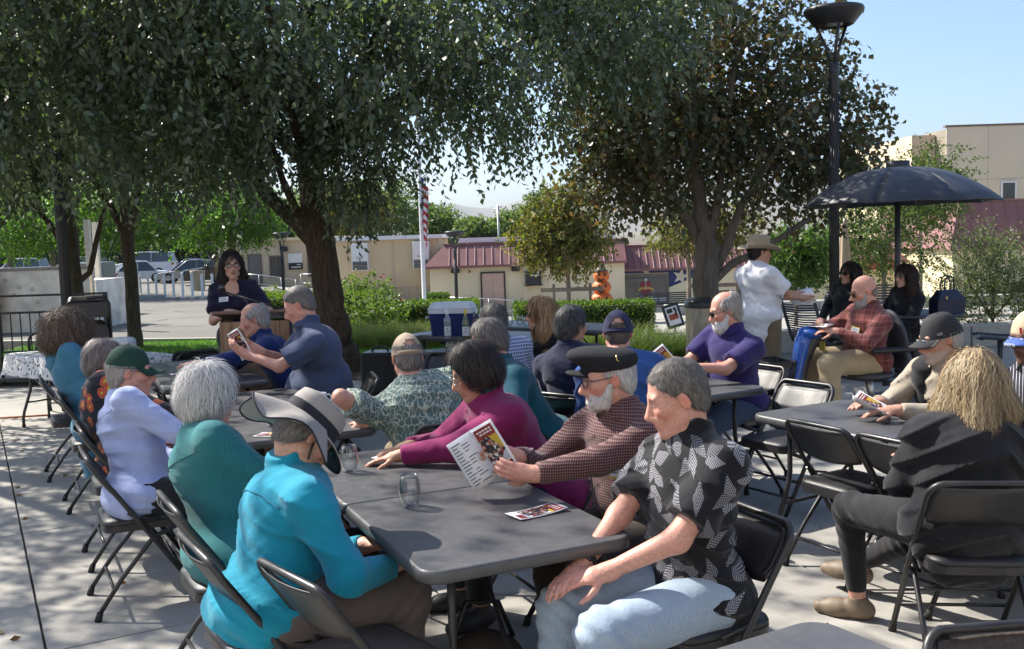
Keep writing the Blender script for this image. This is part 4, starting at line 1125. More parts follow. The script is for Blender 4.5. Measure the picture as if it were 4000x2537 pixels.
def mug(x, y, z, yaw):
    root = empty('mug', (x, y, z), R(yaw), 'white coffee mug lettered in dark blue beside the beige cap wearer', 'mug')
    W = M('glazed_white', (0.72, 0.72, 0.74), 0.25, var=0.04)
    b = MB(); b.lathe([(0.0, 0.002), (0.037, 0.0), (0.041, 0.006), (0.042, 0.09), (0.0405, 0.094), (0.0385, 0.091), (0.037, 0.012), (0, 0.010)], 28); b.build('body', W, root)
    b = MB(); b.tube([(0.040, 0, 0.078), (0.058, 0, 0.080), (0.072, 0, 0.066), (0.073, 0, 0.045), (0.060, 0, 0.026), (0.040, 0, 0.022)], 0.0055, 8); b.build('handle', W, root)
    ink = M('blue_ink', (0.03, 0.05, 0.18), 0.5)
    for i, ch in enumerate('CAFE'):
        a = R(-90+(-30+20*i)); r_ = 0.0424
        text('letter', ch, 0.021, ink, frame((-math.sin(a), math.cos(a), 0), (0, 0, 1), (r_*math.cos(a), r_*math.sin(a), 0.050)), root)
    return root
def bottle(x, y, z, label, glassc, capc, labelc, style='bordeaux', mark=None):
    root = empty('wine_bottle', (x, y, z), 0, label, 'bottle', 'wine bottles on the drinks table')
    mt = M('bottle_'+style+str(glassc[0]), glassc, 0.08, var=0.1, spec=0.8)
    sh = [(0.0, 0.0), (0.034, 0.0), (0.0372, 0.006), (0.0372, 0.185), (0.034, 0.205), (0.018, 0.232), (0.0145, 0.25), (0.0145, 0.262)] if style == 'bordeaux' else [(0.0, 0.0), (0.036, 0.0), (0.040, 0.008), (0.040, 0.14), (0.036, 0.17), (0.024, 0.215), (0.016, 0.245), (0.0148, 0.262)]
    b = MB(); b.lathe(sh, 24); b.build('body', mt, root)
    b = MB(); b.lathe([(0.0155, 0.252), (0.0160, 0.30), (0.0135, 0.305), (0, 0.3055)], 16); b.build('capsule', capc, root)
    r_ = sh[3][0]+0.0007; b = MB()
    vs = []; fs = []
    for i in range(15):
        a = R(-90-62+124*i/14); vs += [(r_*math.cos(a), r_*math.sin(a), 0.035), (r_*math.cos(a), r_*math.sin(a), 0.128)]
    fs = [(2*i, 2*i+2, 2*i+3, 2*i+1) for i in range(14)]
    b.add(vs, fs, True); o = b.build('paper_label', labelc, root)
    b = MB()
    if mark == 'ring':
        b.tube([(0.020*math.cos(2*math.pi*i/20), -math.sqrt(max(0, (r_+0.0008)**2-(0.020*math.cos(2*math.pi*i/20))**2)), 0.085+0.028*math.sin(2*math.pi*i/20)) for i in range(20)], 0.0015, 5, closed=True)
        b.tube([(-0.019, -r_*0.87, 0.085), (0, -r_-0.0008, 0.085), (0.019, -r_*0.87, 0.085)], 0.0015, 5); b.build('emblem', PAPER, o)
    else:
        for k, (zz, w) in enumerate(((0.105, 0.006), (0.080, 0.022), (0.072, 0.022), (0.050, 0.018))):
            b.box(-w, w, -r_-0.0009, -r_*0.80, zz-(0.008 if k == 0 else 0.0012), zz+(0.008 if k == 0 else 0.0012))
        b.build('lettering', M('label_ink', (0.12, 0.13, 0.18), 0.6), o)
    return root
# ------------------------------------------------------------------ ground
def sheet(name, A, B, C, D, mat, dz=0.004, n=16, m=16, kind='structure'):
    vs = []; fs = []
    for j in range(m+1):
        for i in range(n+1):
            u, v = i/n, j/m
            x = (1-u)*(1-v)*A[0]+u*(1-v)*B[0]+u*v*C[0]+(1-u)*v*D[0]; y = (1-u)*(1-v)*A[1]+u*(1-v)*B[1]+u*v*C[1]+(1-u)*v*D[1]
            vs.append((x, y, gz(x, y)+dz))
    for j in range(m):
        for i in range(n): a = j*(n+1)+i; fs.append((a, a+1, a+n+2, a+n+1))
    return tag(raw_mesh(name, np.array(vs), fs, mat, None, True), kind=kind)
def ground_mat(name, c1, c2, s=1.5, rough=0.9, bm=0.3, spec=0.2, cracks=False):
    mt, nt, b = _new(name); co = objco(nt)
    n1 = noise(nt, s, 8, co, 0.3, 0.62); n2 = noise(nt, s*40, 3, co)
    f = mth(nt, 'ADD', mth(nt, 'MULTIPLY', n1, 0.75), mth(nt, 'MULTIPLY', n2, 0.25))
    c = ramp(nt, f, [(0.32, c1), (0.68, c2)])
    if cracks:
        v = nt.nodes.new('ShaderNodeTexVoronoi'); v.feature = 'DISTANCE_TO_EDGE'; v.inputs['Scale'].default_value = 0.16
        nv = nt.nodes.new('ShaderNodeTexNoise'); nv.inputs['Scale'].default_value = 1.2
        ad = nt.nodes.new('ShaderNodeVectorMath'); ad.operation = 'ADD'; nt.links.new(co, ad.inputs[0]); nt.links.new(nv.outputs['Color'], ad.inputs[1]); nt.links.new(co, nv.inputs['Vector'])
        nt.links.new(ad.outputs[0], v.inputs['Vector'])
        c = mixc(nt, ramp(nt, v.outputs['Distance'], [(0.006, (0.7,)*3), (0.014, (0, 0, 0))]), c, tuple(x*0.3 for x in c1))
    nt.links.new(c, b.inputs['Base Color']); b.inputs['Roughness'].default_value = rough; b.inputs['Specular IOR Level'].default_value = spec
    bump(nt, b, mth(nt, 'ADD', n2, mth(nt, 'MULTIPLY', noise(nt, s*160, 2, co), 0.5)), bm, 0.006); return mt
EARTH = ground_mat('earth', (0.10, 0.085, 0.06), (0.20, 0.17, 0.12), 0.4)
xs = np.concatenate([[-3200, -1500, -500, -220], np.linspace(-120, 120, 61), [220, 500, 1500, 3200]]); ys = np.concatenate([[-200, -60, -15, 0], np.linspace(12, 90, 40), [140, 300, 900, 2500, 5300]])
vs = [(x, y, gz(x, max(y, 1.0))-0.06 if abs(x) < 200 else -1.2) for y in ys for x in xs]; nx = len(xs)
tag(raw_mesh('ground', np.array(vs), [(j*nx+i, j*nx+i+1, (j+1)*nx+i+1, (j+1)*nx+i) for j in range(len(ys)-1) for i in range(nx-1)], EARTH, None, True), kind='structure')
def slab_mat():
    mt, nt, b = _new('broom_finished_concrete'); g = nt.nodes.new('ShaderNodeNewGeometry'); co = g.outputs['Position']
    n1 = noise(nt, 0.8, 8, co, 0.4, 0.65); n2 = noise(nt, 7, 5, co, 0.3); n3 = noise(nt, 150, 2, co)
    f = mth(nt, 'ADD', mth(nt, 'MULTIPLY', n1, 0.6), mth(nt, 'ADD', mth(nt, 'MULTIPLY', n2, 0.28), mth(nt, 'MULTIPLY', n3, 0.12)))
    c = ramp(nt, f, [(0.30, (0.235, 0.225, 0.205)), (0.5, (0.315, 0.302, 0.276)), (0.7, (0.38, 0.365, 0.335))])
    st = noise(nt, 2.3, 3, co, 1.0); c = mixc(nt, ramp(nt, st, [(0.60, (0, 0, 0)), (0.72, (0.35,)*3)]), c, (0.15, 0.14, 0.125))
    sp = noise(nt, 22, 2, co); c = mixc(nt, ramp(nt, sp, [(0.70, (0, 0, 0)), (0.76, (0.4,)*3)]), c, (0.12, 0.105, 0.09))
    oi = nt.nodes.new('ShaderNodeObjectInfo'); c = mixc(nt, 1.0, c, ramp(nt, oi.outputs['Random'], [(0, (0.93,)*3), (1, (1.05,)*3)]), 'MULTIPLY')
    nt.links.new(c, b.inputs['Base Color']); b.inputs['Roughness'].default_value = 0.82; b.inputs['Specular IOR Level'].default_value = 0.25
    bump(nt, b, mth(nt, 'ADD', n3, mth(nt, 'MULTIPLY', noise(nt, 60, 3, co), 0.6)), 0.25, 0.004); return mt
SLAB = slab_mat()
plaza = raw_mesh('plaza', np.array([(-14, -6, -0.02), (14, -6, -0.02), (14, 15, -0.02), (-14, 15, -0.02)]), [(0, 1, 2, 3)], M('joint_dirt', (0.07, 0.065, 0.055), 0.95)); tag(plaza, kind='structure')
ax_a, ax_b = V3(0.485, -0.875, 0), V3(0.875, 0.485, 0); slab_me = None
for ia in range(-9, 4):
    for ib in range(-6, 9):
        a = -4.65+2.1*ia+1.05; bb = 0.19+1.75*ib+0.875; p = ax_a*a+ax_b*bb
        if not (-9.5 < p[0] < 9.5 and -1.5 < p[1] < 13.6) or abs(p[0]) > 2.2+abs(p[1])*0.62: continue
        if slab_me is None:
            b = MB(); b.box(-1.045, 1.045, -0.870, 0.870, -0.015, 0.0, 0.004); o = b.build('paving_slab', SLAB, plaza); slab_me = o.data
        else: o = bpy.data.objects.new('paving_slab', slab_me); col.objects.link(o); o.parent = plaza
        o.location = tuple(p); o.rotation_euler = (0, 0, math.atan2(-0.875, 0.485))
ASPH = ground_mat('asphalt', (0.125, 0.12, 0.108), (0.20, 0.19, 0.17), 0.25, 0.9, 0.3, 0.2, True)
sheet('parking_lot', (-75, 18.9), (-2.0, 18.9), (-6, 110), (-75, 110), ASPH, 0.0, 24, 30)
GRASS_G = ground_mat('lawn_soil', (0.035, 0.075, 0.012), (0.06, 0.11, 0.02), 3, 0.95)
MULCH = ground_mat('mulch', (0.05, 0.034, 0.022), (0.16, 0.115, 0.08), 9, 0.95, 1.0)
PATH = ground_mat('path_concrete', (0.25, 0.24, 0.215), (0.34, 0.325, 0.29), 0.6, 0.85)
sheet('lawn', (-8.2, 14.6), (-0.2, 14.3), (-1.0, 18.7), (-9.5, 18.7), GRASS_G, 0.008)
sheet('bark_bed', (-4.6, 12.4), (0.6, 12.4), (0.0, 14.35), (-5.0, 14.35), MULCH, 0.012)
sheet('planting_bed', (0.6, 12.9), (2.3, 12.9), (3.6, 19.0), (-1.2, 19.0), MULCH, 0.010)
sheet('path', (-40, -24), (40, -24), (14, -6.0), (-14, -6.0), PATH, 0.0)  # plaza concrete carried on unseen behind the viewpoint, added for bounced light
sheet('path', (-1.5, 19.0), (40, 13.5), (45, 56), (-14, 56), PATH, 0.002, 24, 24)
KERB = M('kerb_concrete', (0.36, 0.35, 0.32), 0.85, bmp=0.2)
def kerb(pts, w=0.15, hgt=0.12, mat=None, name='kerb', label=None, kind='structure'):
    b = MB()
    for (x0, y0), (x1, y1) in zip(pts, pts[1:]):
        d = Vector((x1-x0, y1-y0, 0)); L = d.length; d.normalize(); nr = Vector((-d.y, d.x, 0))*w/2
        z0, z1 = gz(x0, y0), gz(x1, y1)
        P = [Vector((x0, y0, z0)), Vector((x1, y1, z1))]; vs = []
        for p in P:
            for s_, zz in ((-1, -0.05), (-1, hgt), (1, hgt), (1, -0.05)): vs.append(p+nr*s_+Vector((0, 0, zz)))
        b.add(vs, [(0, 1, 5, 4), (1, 2, 6, 5), (2, 3, 7, 6), (0, 3, 2, 1), (4, 5, 6, 7)])
    return tag(b.build(name, mat or KERB), label, kind=kind)
kerb([(-10, 18.8), (-1.2, 18.8)]); kerb([(-8.3, 14.45), (-0.1, 14.40)], 0.06, 0.05, M('edging', (0.05, 0.045, 0.04), 0.8))
kerb([(-26, 40), (-14.6, 38.2), (-13.9, 38.9), (-14.4, 39.8), (-26, 42)], 0.25, 0.14)
def blades(name, n, sampler, hgt, wid, cols, seed, lean=0.35, mat=None, kind='stuff', segs=2):
    r_ = np.random.default_rng(seed); P = sampler(r_, n); n = len(P); H_ = hgt*r_.uniform(0.5, 1.3, n); a = r_.uniform(0, 6.283, n)
    l = r_.normal(size=(n, 2))*lean; w = wid*r_.uniform(0.7, 1.3, n); side = np.stack([np.cos(a), np.sin(a), 0*a], 1)*w[:, None]*0.5
    V = []
    for s_ in range(segs+1):
        e = s_/segs; c = P.copy(); c[:, :2] += l*(H_*e*e)[:, None]; c[:, 2] += H_*e*(1-0.25*e*np.hypot(l[:, 0], l[:, 1])); k = 1-e*0.9
        V += [c-side*k, c+side*k]
    V = np.stack(V, 1).reshape(-1, 3); k = 2*(segs+1)
    b = (np.arange(n)*k)[:, None]+(np.arange(segs)*2)[None]; b = b.ravel(); F = np.stack([b, b+1, b+3, b+2], 1)
    cols = np.array(cols); C = np.repeat(cols[r_.integers(0, len(cols), n)]*r_.uniform(0.7, 1.25, (n, 1)), k, 0)
    o = raw_mesh(name, V, F, mat or LEAF, None, True, C)
    return tag(o, kind=kind) if kind else o
LEAF_ASH = attr_mat('leaf_ash', rough=0.40, transl=0.38, spec=0.85, tint=(1.3, 1.45, 0.6)); LEAF = attr_mat('leaf', rough=0.48, transl=0.42, spec=0.35, tint=(1.35, 1.5, 0.55)); LEAF_DRY = attr_mat('leaf_dry', rough=0.42, transl=0.34, spec=0.7, tint=(1.4, 1.15, 0.6))
def lawn_s(r_, n):
    P = np.stack([r_.uniform(-9.2, -0.4, n), r_.uniform(14.55, 18.65, n), np.zeros(n)], 1); P[:, 2] = [gz(x, y)+0.006 for x, y in P[:, :2]]; return P
tag(blades('grass', 26000, lawn_s, 0.055, 0.012, [(0.09, 0.22, 0.02), (0.12, 0.28, 0.03), (0.07, 0.17, 0.02)], 3, 0.5), 'mown bright green lawn grass beside the parking lot', 'grass')
def dry_leaves(r_, n):
    P = np.stack([r_.uniform(-5, 3, n), r_.uniform(3.4, 14, n), np.full(n, 0.006)], 1); P[:, 0] -= np.where(r_.random(n) < 0.5, 0, 2)*1.0; return P

# ------------------------------------------------------------------ trees
def leaves_mesh(r_, P, D, Ln, Wd, cols, fold=0.25):
    """one folded four-cornered leaf per row: base P, direction D"""
    n = len(P); D = D/np.maximum(np.linalg.norm(D, axis=1), 1e-6)[:, None]
    q = r_.normal(size=(n, 3)); s_ = np.cross(D, q); s_ /= np.maximum(np.linalg.norm(s_, axis=1), 1e-6)[:, None]; nn = np.cross(s_, D)
    L = Ln*r_.uniform(0.65, 1.25, n); w = Wd*r_.uniform(0.7, 1.2, n)*0.5
    mid = P+D*(L*0.45)[:, None]+nn*(w*fold)[:, None]
    V = np.stack([P, mid+s_*w[:, None], P+D*L[:, None]-nn*(L*0.12)[:, None], mid-s_*w[:, None]], 1).reshape(-1, 3)
    F = np.arange(4*n).reshape(n, 4); cols = np.array(cols)
    C = np.repeat(cols[r_.integers(0, len(cols), n)]*r_.uniform(0.7, 1.3, (n, 1)), 4, 0)
    return V, F, C
BARK = {}
def bark(name, c1, c2, s=6, b_=0.9):
    if name in BARK: return BARK[name]
    mt, nt, b = _new(name); co = objco(nt, (s, s, s*0.16)); n1 = noise(nt, 3.0, 6, co, 1.5); n2 = noise(nt, 14, 4, co, 0.6)
    f = mth(nt, 'ADD', mth(nt, 'MULTIPLY', n1, 0.65), mth(nt, 'MULTIPLY', n2, 0.35))
    nt.links.new(ramp(nt, f, [(0.34, c1), (0.66, c2)]), b.inputs['Base Color']); b.inputs['Roughness'].default_value = 0.9; b.inputs['Specular IOR Level'].default_value = 0.15
    bump(nt, b, f, b_, 0.03); BARK[name] = mt; return mt
def tree(name, label, base, trunk, limbs, crown, n_tw, per, leaf, cols, seed, droop=0.5, twl=0.45, zmin=None, bk=None, group='trees', cat='tree', lmat=None, shell=0.42, twig_c=(0.10, 0.08, 0.06), hole=0.0, weights=None, clump=0.0, twig_w=0.006):
    r_ = np.random.default_rng(seed); root = empty(name, (base[0], base[1], base[2] if len(base) > 2 else gz(*base)), 0, label, cat, group); bz = root.location.z
    off = V3(base[0], base[1], bz); b = MB()
    def wob(pts, k=4):
        out = []; P = [Vector(p[:3]) for p in pts]; R_ = [p[3] for p in pts]
        for i in range(len(P)-1):
            for j in range(k): t = j/k; p = P[i].lerp(P[i+1], t); rr = R_[i]*(1-t)+R_[i+1]*t; out.append((p.x+random.uniform(-1, 1)*rr*0.12, p.y+random.uniform(-1, 1)*rr*0.12, p.z, rr*random.uniform(0.95, 1.06)))
        out.append((*P[-1], R_[-1])); return out
    bk = bk or bark('bark_grey', (0.045, 0.036, 0.028), (0.14, 0.115, 0.09))
    if trunk:
        w = wob(trunk); b.tube([(p[0]-off[0], p[1]-off[1], p[2]-off[2]) for p in w], [p[3] for p in w], 14); b.build('trunk', bk, root)
    for lb in limbs:
        w = wob(lb, 3); b = MB(); b.tube([(p[0]-off[0], p[1]-off[1], p[2]-off[2]) for p in w], [p[3] for p in w], 8); b.build('limb', bk, root)
    cr = [(V3(*c), V3(*r__)) for c, r__ in crown]; vol = np.array([r__.prod()**0.75 for c, r__ in cr]) if weights is None else np.array(weights, float); vol /= vol.sum()
    ii = r_.choice(len(cr), n_tw, p=vol); C0 = np.array([c for c, _ in cr])[ii]; R0 = np.array([r__ for _, r__ in cr])[ii]
    d = r_.normal(size=(n_tw, 3)); d /= np.linalg.norm(d, axis=1)[:, None]; rad = r_.random(n_tw)**shell
    lump = 1+0.16*snoise(d*3+C0, 2.6, seed)+0.10*snoise(d*3+C0, 6, seed+1); S0 = C0+d*R0*(rad*lump)[:, None]
    if clump:
        m_ = 0.5+0.5*snoise(S0, 2*math.pi/clump, seed+2); ok = r_.random(n_tw) < np.clip((m_-0.40)*4.5, 0.03, 1); S0, d = S0[ok], d[ok]
    if zmin is not None:
        ok = S0[:, 2] > zmin+0.35*snoise(S0, 3, seed+6); S0, d = S0[ok], d[ok]
    n = len(S0); D = d*0.8+r_.normal(size=(n, 3))*0.55; D[:, 2] -= droop; D /= np.linalg.norm(D, axis=1)[:, None]; L = twl*r_.uniform(0.5, 1.4, n)
    k = per; tt = (np.arange(k)+0.6)/k; T = S0[:, None]+D[:, None]*(L[:, None]*tt[None])[..., None]; T[..., 2] -= (droop*0.5*L[:, None]*tt[None]**2)
    q = r_.normal(size=(n, 3)); sd = np.cross(D, q); sd /= np.maximum(np.linalg.norm(sd, axis=1), 1e-6)[:, None]
    sg = np.where(np.arange(k) % 2 == 0, 1, -1)
    LD = D[:, None]*0.55+sd[:, None]*sg[None, :, None]*0.75+r_.normal(size=(n, k, 3))*0.28; LD[..., 2] -= droop*0.7
    V, F, C = leaves_mesh(r_, T.reshape(-1, 3), LD.reshape(-1, 3), leaf[0], leaf[1], cols)
    cl = np.repeat(np.repeat((1+0.28*snoise(S0, 1.7, seed+8)), k), 4)[:, None]; C = C*cl
    tag(raw_mesh('crown', V-off, F, lmat or (LEAF_ASH if cols is ASH else LEAF), root, True, C), kind='stuff')
    e = T[:, -1]; sdw = sd*twig_w*0.5; Vt = np.stack([S0-sdw, S0+sdw, e+sdw*0.4, e-sdw*0.4], 1).reshape(-1, 3)
    if n < 9000:
        # back each twig off towards the heart of its crown, so that it hangs from something
        tag(raw_mesh('twigs', Vt-off, np.arange(4*n).reshape(n, 4), M('twig_bark', twig_c, 0.9), root, False), kind='stuff')
    return root
DKB = bark('bark_dark', (0.030, 0.022, 0.016), (0.12, 0.088, 0.064), 7, 1.0)
ASH = [(0.10, 0.135, 0.095), (0.12, 0.15, 0.105), (0.085, 0.12, 0.085), (0.13, 0.165, 0.115), (0.11, 0.16, 0.075)]
def limbs_in(start, tips, r0, seed):
    r_ = random.Random(seed); out = []
    for t in tips:
        m_ = [start[i]*0.5+t[i]*0.5+r_.uniform(-0.2, 0.2) for i in range(3)]; m_[2] += 0.15
        out.append([(*start, r0), (*m_, r0*0.62), (*t, r0*0.25)])
    return out
tree('ash_tree', 'big dark-barked tree with a flared base behind the wooden lectern', (-2.38, 13.4, 0.0),
     [(-2.36, 13.4, -0.05, 0.40), (-2.38, 13.4, 0.12, 0.30), (-2.43, 13.4, 0.40, 0.235), (-2.50, 13.4, 1.0, 0.205), (-2.60, 13.4, 1.9, 0.188), (-2.68, 13.4, 2.7, 0.17), (-2.6, 13.2, 4.2, 0.12), (-2.4, 13.0, 6.2, 0.06)],
     [[(-2.60, 13.4, 1.70, 0.13), (-2.86, 13.38, 2.02, 0.105), (-3.25, 13.3, 2.45, 0.09), (-4.0, 13.0, 3.6, 0.05)], [(-2.58, 13.4, 1.62, 0.09), (-2.78, 13.3, 2.0, 0.07), (-2.95, 13.0, 2.6, 0.05), (-3.1, 12.4, 3.6, 0.03)]]
     + limbs_in((-2.68, 13.4, 2.75), [(-0.6, 13.0, 4.0), (0.8, 12.6, 4.4), (-1.2, 11.3, 4.6), (-2.5, 10.6, 4.5), (-4.0, 11.5, 5.0), (-1.6, 14.6, 5.0), (-3.4, 14.6, 4.6)], 0.085, 4),
     [((-2.4, 12.9, 6.3), (2.9, 3.1, 2.5)), ((-2.3, 12.4, 4.4), (2.5, 2.8, 1.5)), ((-3.7, 12.4, 3.6), (1.25, 1.6, 1.35)), ((-1.95, 12.7, 3.1), (0.55, 0.6, 0.95)), ((-0.3, 12.5, 4.4), (1.9, 2.2, 1.55)), ((1.3, 12.2, 4.7), (1.2, 1.4, 1.35)), ((-4.2, 12.0, 5.0), (1.4, 2.2, 1.7))],
     12500, 10, (0.105, 0.054), ASH, 11, 0.7, 0.46, None, DKB, 'shade trees round the plaza', shell=0.42, weights=[2.4, 4.2, 2.6, .8, 3.8, 2.2, 2.6], clump=1.1)
tree('ash_tree', 'slender grey-barked tree forking in three beside the sunny parking lot', (-6.94, 17.9, 0.0),
     [(-6.94, 17.9, -0.05, 0.16), (-6.94, 17.9, 0.3, 0.125), (-6.94, 17.9, 1.4, 0.115), (-6.95, 17.9, 2.1, 0.12), (-6.95, 17.9, 3.2, 0.085), (-6.9, 17.8, 5.0, 0.05)],
     [[(-6.95, 17.9, 1.95, 0.085), (-7.15, 17.9, 2.4, 0.075), (-7.45, 17.8, 3.1, 0.055), (-7.9, 17.6, 4.5, 0.03)], [(-6.93, 17.9, 1.95, 0.08), (-6.75, 17.9, 2.5, 0.065), (-6.6, 17.8, 3.1, 0.05), (-6.2, 17.4, 4.5, 0.03)]],
     [((-7.0, 17.3, 5.6), (3.0, 3.0, 2.7)), ((-5.6, 17.0, 4.2), (1.7, 2.0, 1.5)), ((-8.2, 16.8, 4.2), (1.6, 2.0, 1.4))], 4800, 10, (0.115, 0.06), ASH, 12, 0.7, 0.5, 2.3, None, 'shade trees round the plaza', shell=0.5)
tree('ash_tree', 'grey-barked tree right behind the left lamp post and stacked chairs', (-8.1, 18.3, 0.0),
     [(-8.1, 18.3, -0.05, 0.19), (-8.1, 18.3, 0.4, 0.15), (-8.15, 18.3, 1.6, 0.14), (-8.2, 18.3, 3.0, 0.12), (-8.3, 18.2, 5.0, 0.06)],
     [[(-8.1, 18.3, 1.15, 0.06), (-7.85, 18.3, 1.35, 0.055), (-7.7, 18.3, 1.9, 0.05), (-7.5, 18.2, 2.4, 0.04), (-7.0, 18.0, 3.2, 0.03)], [(-8.15, 18.3, 1.6, 0.06), (-8.5, 18.2, 2.3, 0.05), (-9.1, 18.0, 3.2, 0.03)]],
     [((-9.4, 17.2, 5.0), (2.6, 2.8, 2.6)), ((-9.8, 16.6, 3.4), (1.6, 1.8, 1.1))], 3400, 10, (0.115, 0.06), ASH, 13, 0.7, 0.5, 2.1, None, 'shade trees round the plaza', shell=0.5)
tree('ash_tree', 'leafy near tree filling the upper left with drooping grey-green sprays', (-7.6, 9.6, 0.0),
     [(-7.6, 9.6, -0.05, 0.22), (-7.6, 9.6, 1.4, 0.17), (-7.5, 9.6, 2.8, 0.15), (-7.1, 9.6, 4.6, 0.10), (-6.6, 9.6, 6.4, 0.05)],
     limbs_in((-7.4, 9.6, 3.0), [(-5.2, 10.0, 4.2), (-4.6, 9.2, 5.4), (-5.4, 7.2, 5.0), (-5.6, 12.0, 5.0)], 0.08, 8),
     [((-5.8, 8.4, 6.0), (2.9, 3.1, 1.9)), ((-5.6, 11.2, 4.9), (2.2, 2.4, 1.7)), ((-6.4, 11.0, 3.6), (1.5, 1.8, 1.1)), ((-4.3, 10.6, 4.9), (1.4, 1.6, 1.4)), ((-5.0, 10.8, 3.3), (1.0, 1.2, 0.75)), ((-8.3, 8.2, 5.4), (1.9, 2.6, 2.0))], 8800, 10, (0.105, 0.054), ASH, 14, 0.7, 0.46, 2.25, None, 'shade trees round the plaza', shell=0.42, clump=1.5, weights=[1.25, 3, 1.6, 1.5, 1.0, 3.0])
BRN = [(0.075, 0.10, 0.045), (0.095, 0.10, 0.05), (0.065, 0.095, 0.045), (0.12, 0.085, 0.048), (0.08, 0.11, 0.045), (0.14, 0.11, 0.05), (0.065, 0.09, 0.045), (0.10, 0.11, 0.06)]
T0 = (2.82, 14.2)
tree('linden_tree', 'browning round-leaved tree with forked trunk behind the steel trash can', (*T0, 0.0),
     [(T0[0], T0[1], -0.05, 0.24), (T0[0], T0[1], 0.3, 0.19), (T0[0]+0.02, T0[1], 1.0, 0.18), (T0[0]+0.04, T0[1], 1.5, 0.175), (T0[0]-0.05, T0[1], 2.1, 0.10), (T0[0]-0.15, T0[1], 3.0, 0.07), (T0[0]-0.1, T0[1], 4.6, 0.04)],
     [[(2.88, 14.2, 1.05, 0.085), (3.1, 14.2, 1.45, 0.075), (3.35, 14.15, 2.1, 0.06), (3.9, 14.0, 3.0, 0.035)], [(2.86, 14.2, 0.95, 0.06), (3.2, 14.15, 1.28, 0.055), (3.6, 14.1, 1.45, 0.045), (4.3, 14.0, 1.9, 0.03)], [(2.84, 14.2, 1.5, 0.09), (2.55, 14.2, 2.0, 0.07), (2.2, 14.1, 2.5, 0.05), (1.6, 13.9, 3.2, 0.03)],
      [(2.86, 14.2, 1.5, 0.08), (3.0, 14.1, 2.2, 0.06), (3.15, 14.0, 3.4, 0.04), (3.3, 13.8, 4.8, 0.02)], [(2.8, 14.2, 2.0, 0.06), (2.5, 14.3, 3.0, 0.045), (2.2, 14.3, 4.4, 0.025)]],
     [((2.75, 14.5, 4.5), (2.0, 1.7, 1.9)), ((3.2, 14.6, 3.3), (2.35, 1.7, 1.35)), ((1.9, 14.3, 3.0), (1.2, 1.4, 0.95)), ((4.5, 14.5, 2.9), (1.0, 1.2, 1.0))],
     6200, 8, (0.10, 0.085), BRN, 21, 0.45, 0.45, 1.95, bark('bark_smooth', (0.10, 0.086, 0.072), (0.20, 0.175, 0.15), 4, 0.5), 'shade trees round the plaza', lmat=LEAF_DRY, shell=0.55, clump=0.9)
YEL = [(0.14, 0.13, 0.03), (0.10, 0.115, 0.03), (0.18, 0.14, 0.04), (0.08, 0.10, 0.03)]
GRN = [(0.07, 0.13, 0.025), (0.09, 0.16, 0.03), (0.06, 0.11, 0.03)]
def small_tree(name, label, x, y, cz, r_, n, leaf, cols, seed, tr=0.05, group='young trees by the buildings', extra=(), **k):
    g = gz(x, y); fork = cz-r_[2]*0.75
    return tree(name, label, (x, y, g), [(x, y, g-0.05, tr*1.3), (x+0.02, y, (g+fork)/2, tr), (x, y, fork, tr*0.9), (x+0.1, y, cz, tr*0.4)], limbs_in((x, y, fork), [(x-r_[0]*0.5, y, cz+r_[2]*0.3), (x+r_[0]*0.5, y, cz+r_[2]*0.2), (x, y-r_[1]*0.5, cz+r_[2]*0.4)], tr*0.6, seed),
                [((x, y, cz), r_)]+list(extra), n, 8, leaf, cols, seed, 0.3, r_[0]*0.28, None, bark('bark_pale', (0.16, 0.13, 0.10), (0.30, 0.25, 0.20), 6, 0.5), group, shell=0.5, **k)
small_tree('young_tree', 'small yellow-green tree held by wooden stakes before the maroon roof', 1.75, 30, 1.75, (1.4, 1.3, 1.2), 1500, (0.13, 0.08), YEL, 31, 0.07, extra=[((1.2, 30.2, 1.7), (1.2, 1, 0.9)), ((1.9, 30, 2.6), (1.2, 1.1, 0.9))])
small_tree('young_tree', 'small yellowing tree behind the pumpkin figure, left of the forked trunk', 6.0, 33, 1.85, (1.5, 1.3, 0.75), 800, (0.13, 0.08), YEL, 35, 0.07, extra=[((7.2, 33, 1.9), (1.3, 1, 0.8))])
small_tree('young_tree', 'bright green bushy little tree beside the hatted standing man', 6.55, 22.5, 1.15, (0.82, 0.8, 0.72), 900, (0.09, 0.06), GRN, 32, 0.04)
small_tree('young_tree', 'leafy green tree standing behind the dark patio umbrella', 10.3, 27, 1.9, (1.9, 1.6, 1.5), 1500, (0.11, 0.06), [(0.06, 0.11, 0.03), (0.08, 0.13, 0.035), (0.10, 0.12, 0.04)], 33, 0.06, extra=[((11.6, 27, 3.0), (1.0, 1.0, 1.0)), ((9.2, 27, 1.2), (1.0, 1, .9))])
small_tree('young_tree', 'yellow-green tree in front of the two-storey cream building', 13.4, 32, 2.8, (1.1, 1.0, 1.1), 700, (0.11, 0.06), [(0.13, 0.16, 0.03), (0.10, 0.13, 0.03)], 34, 0.06)
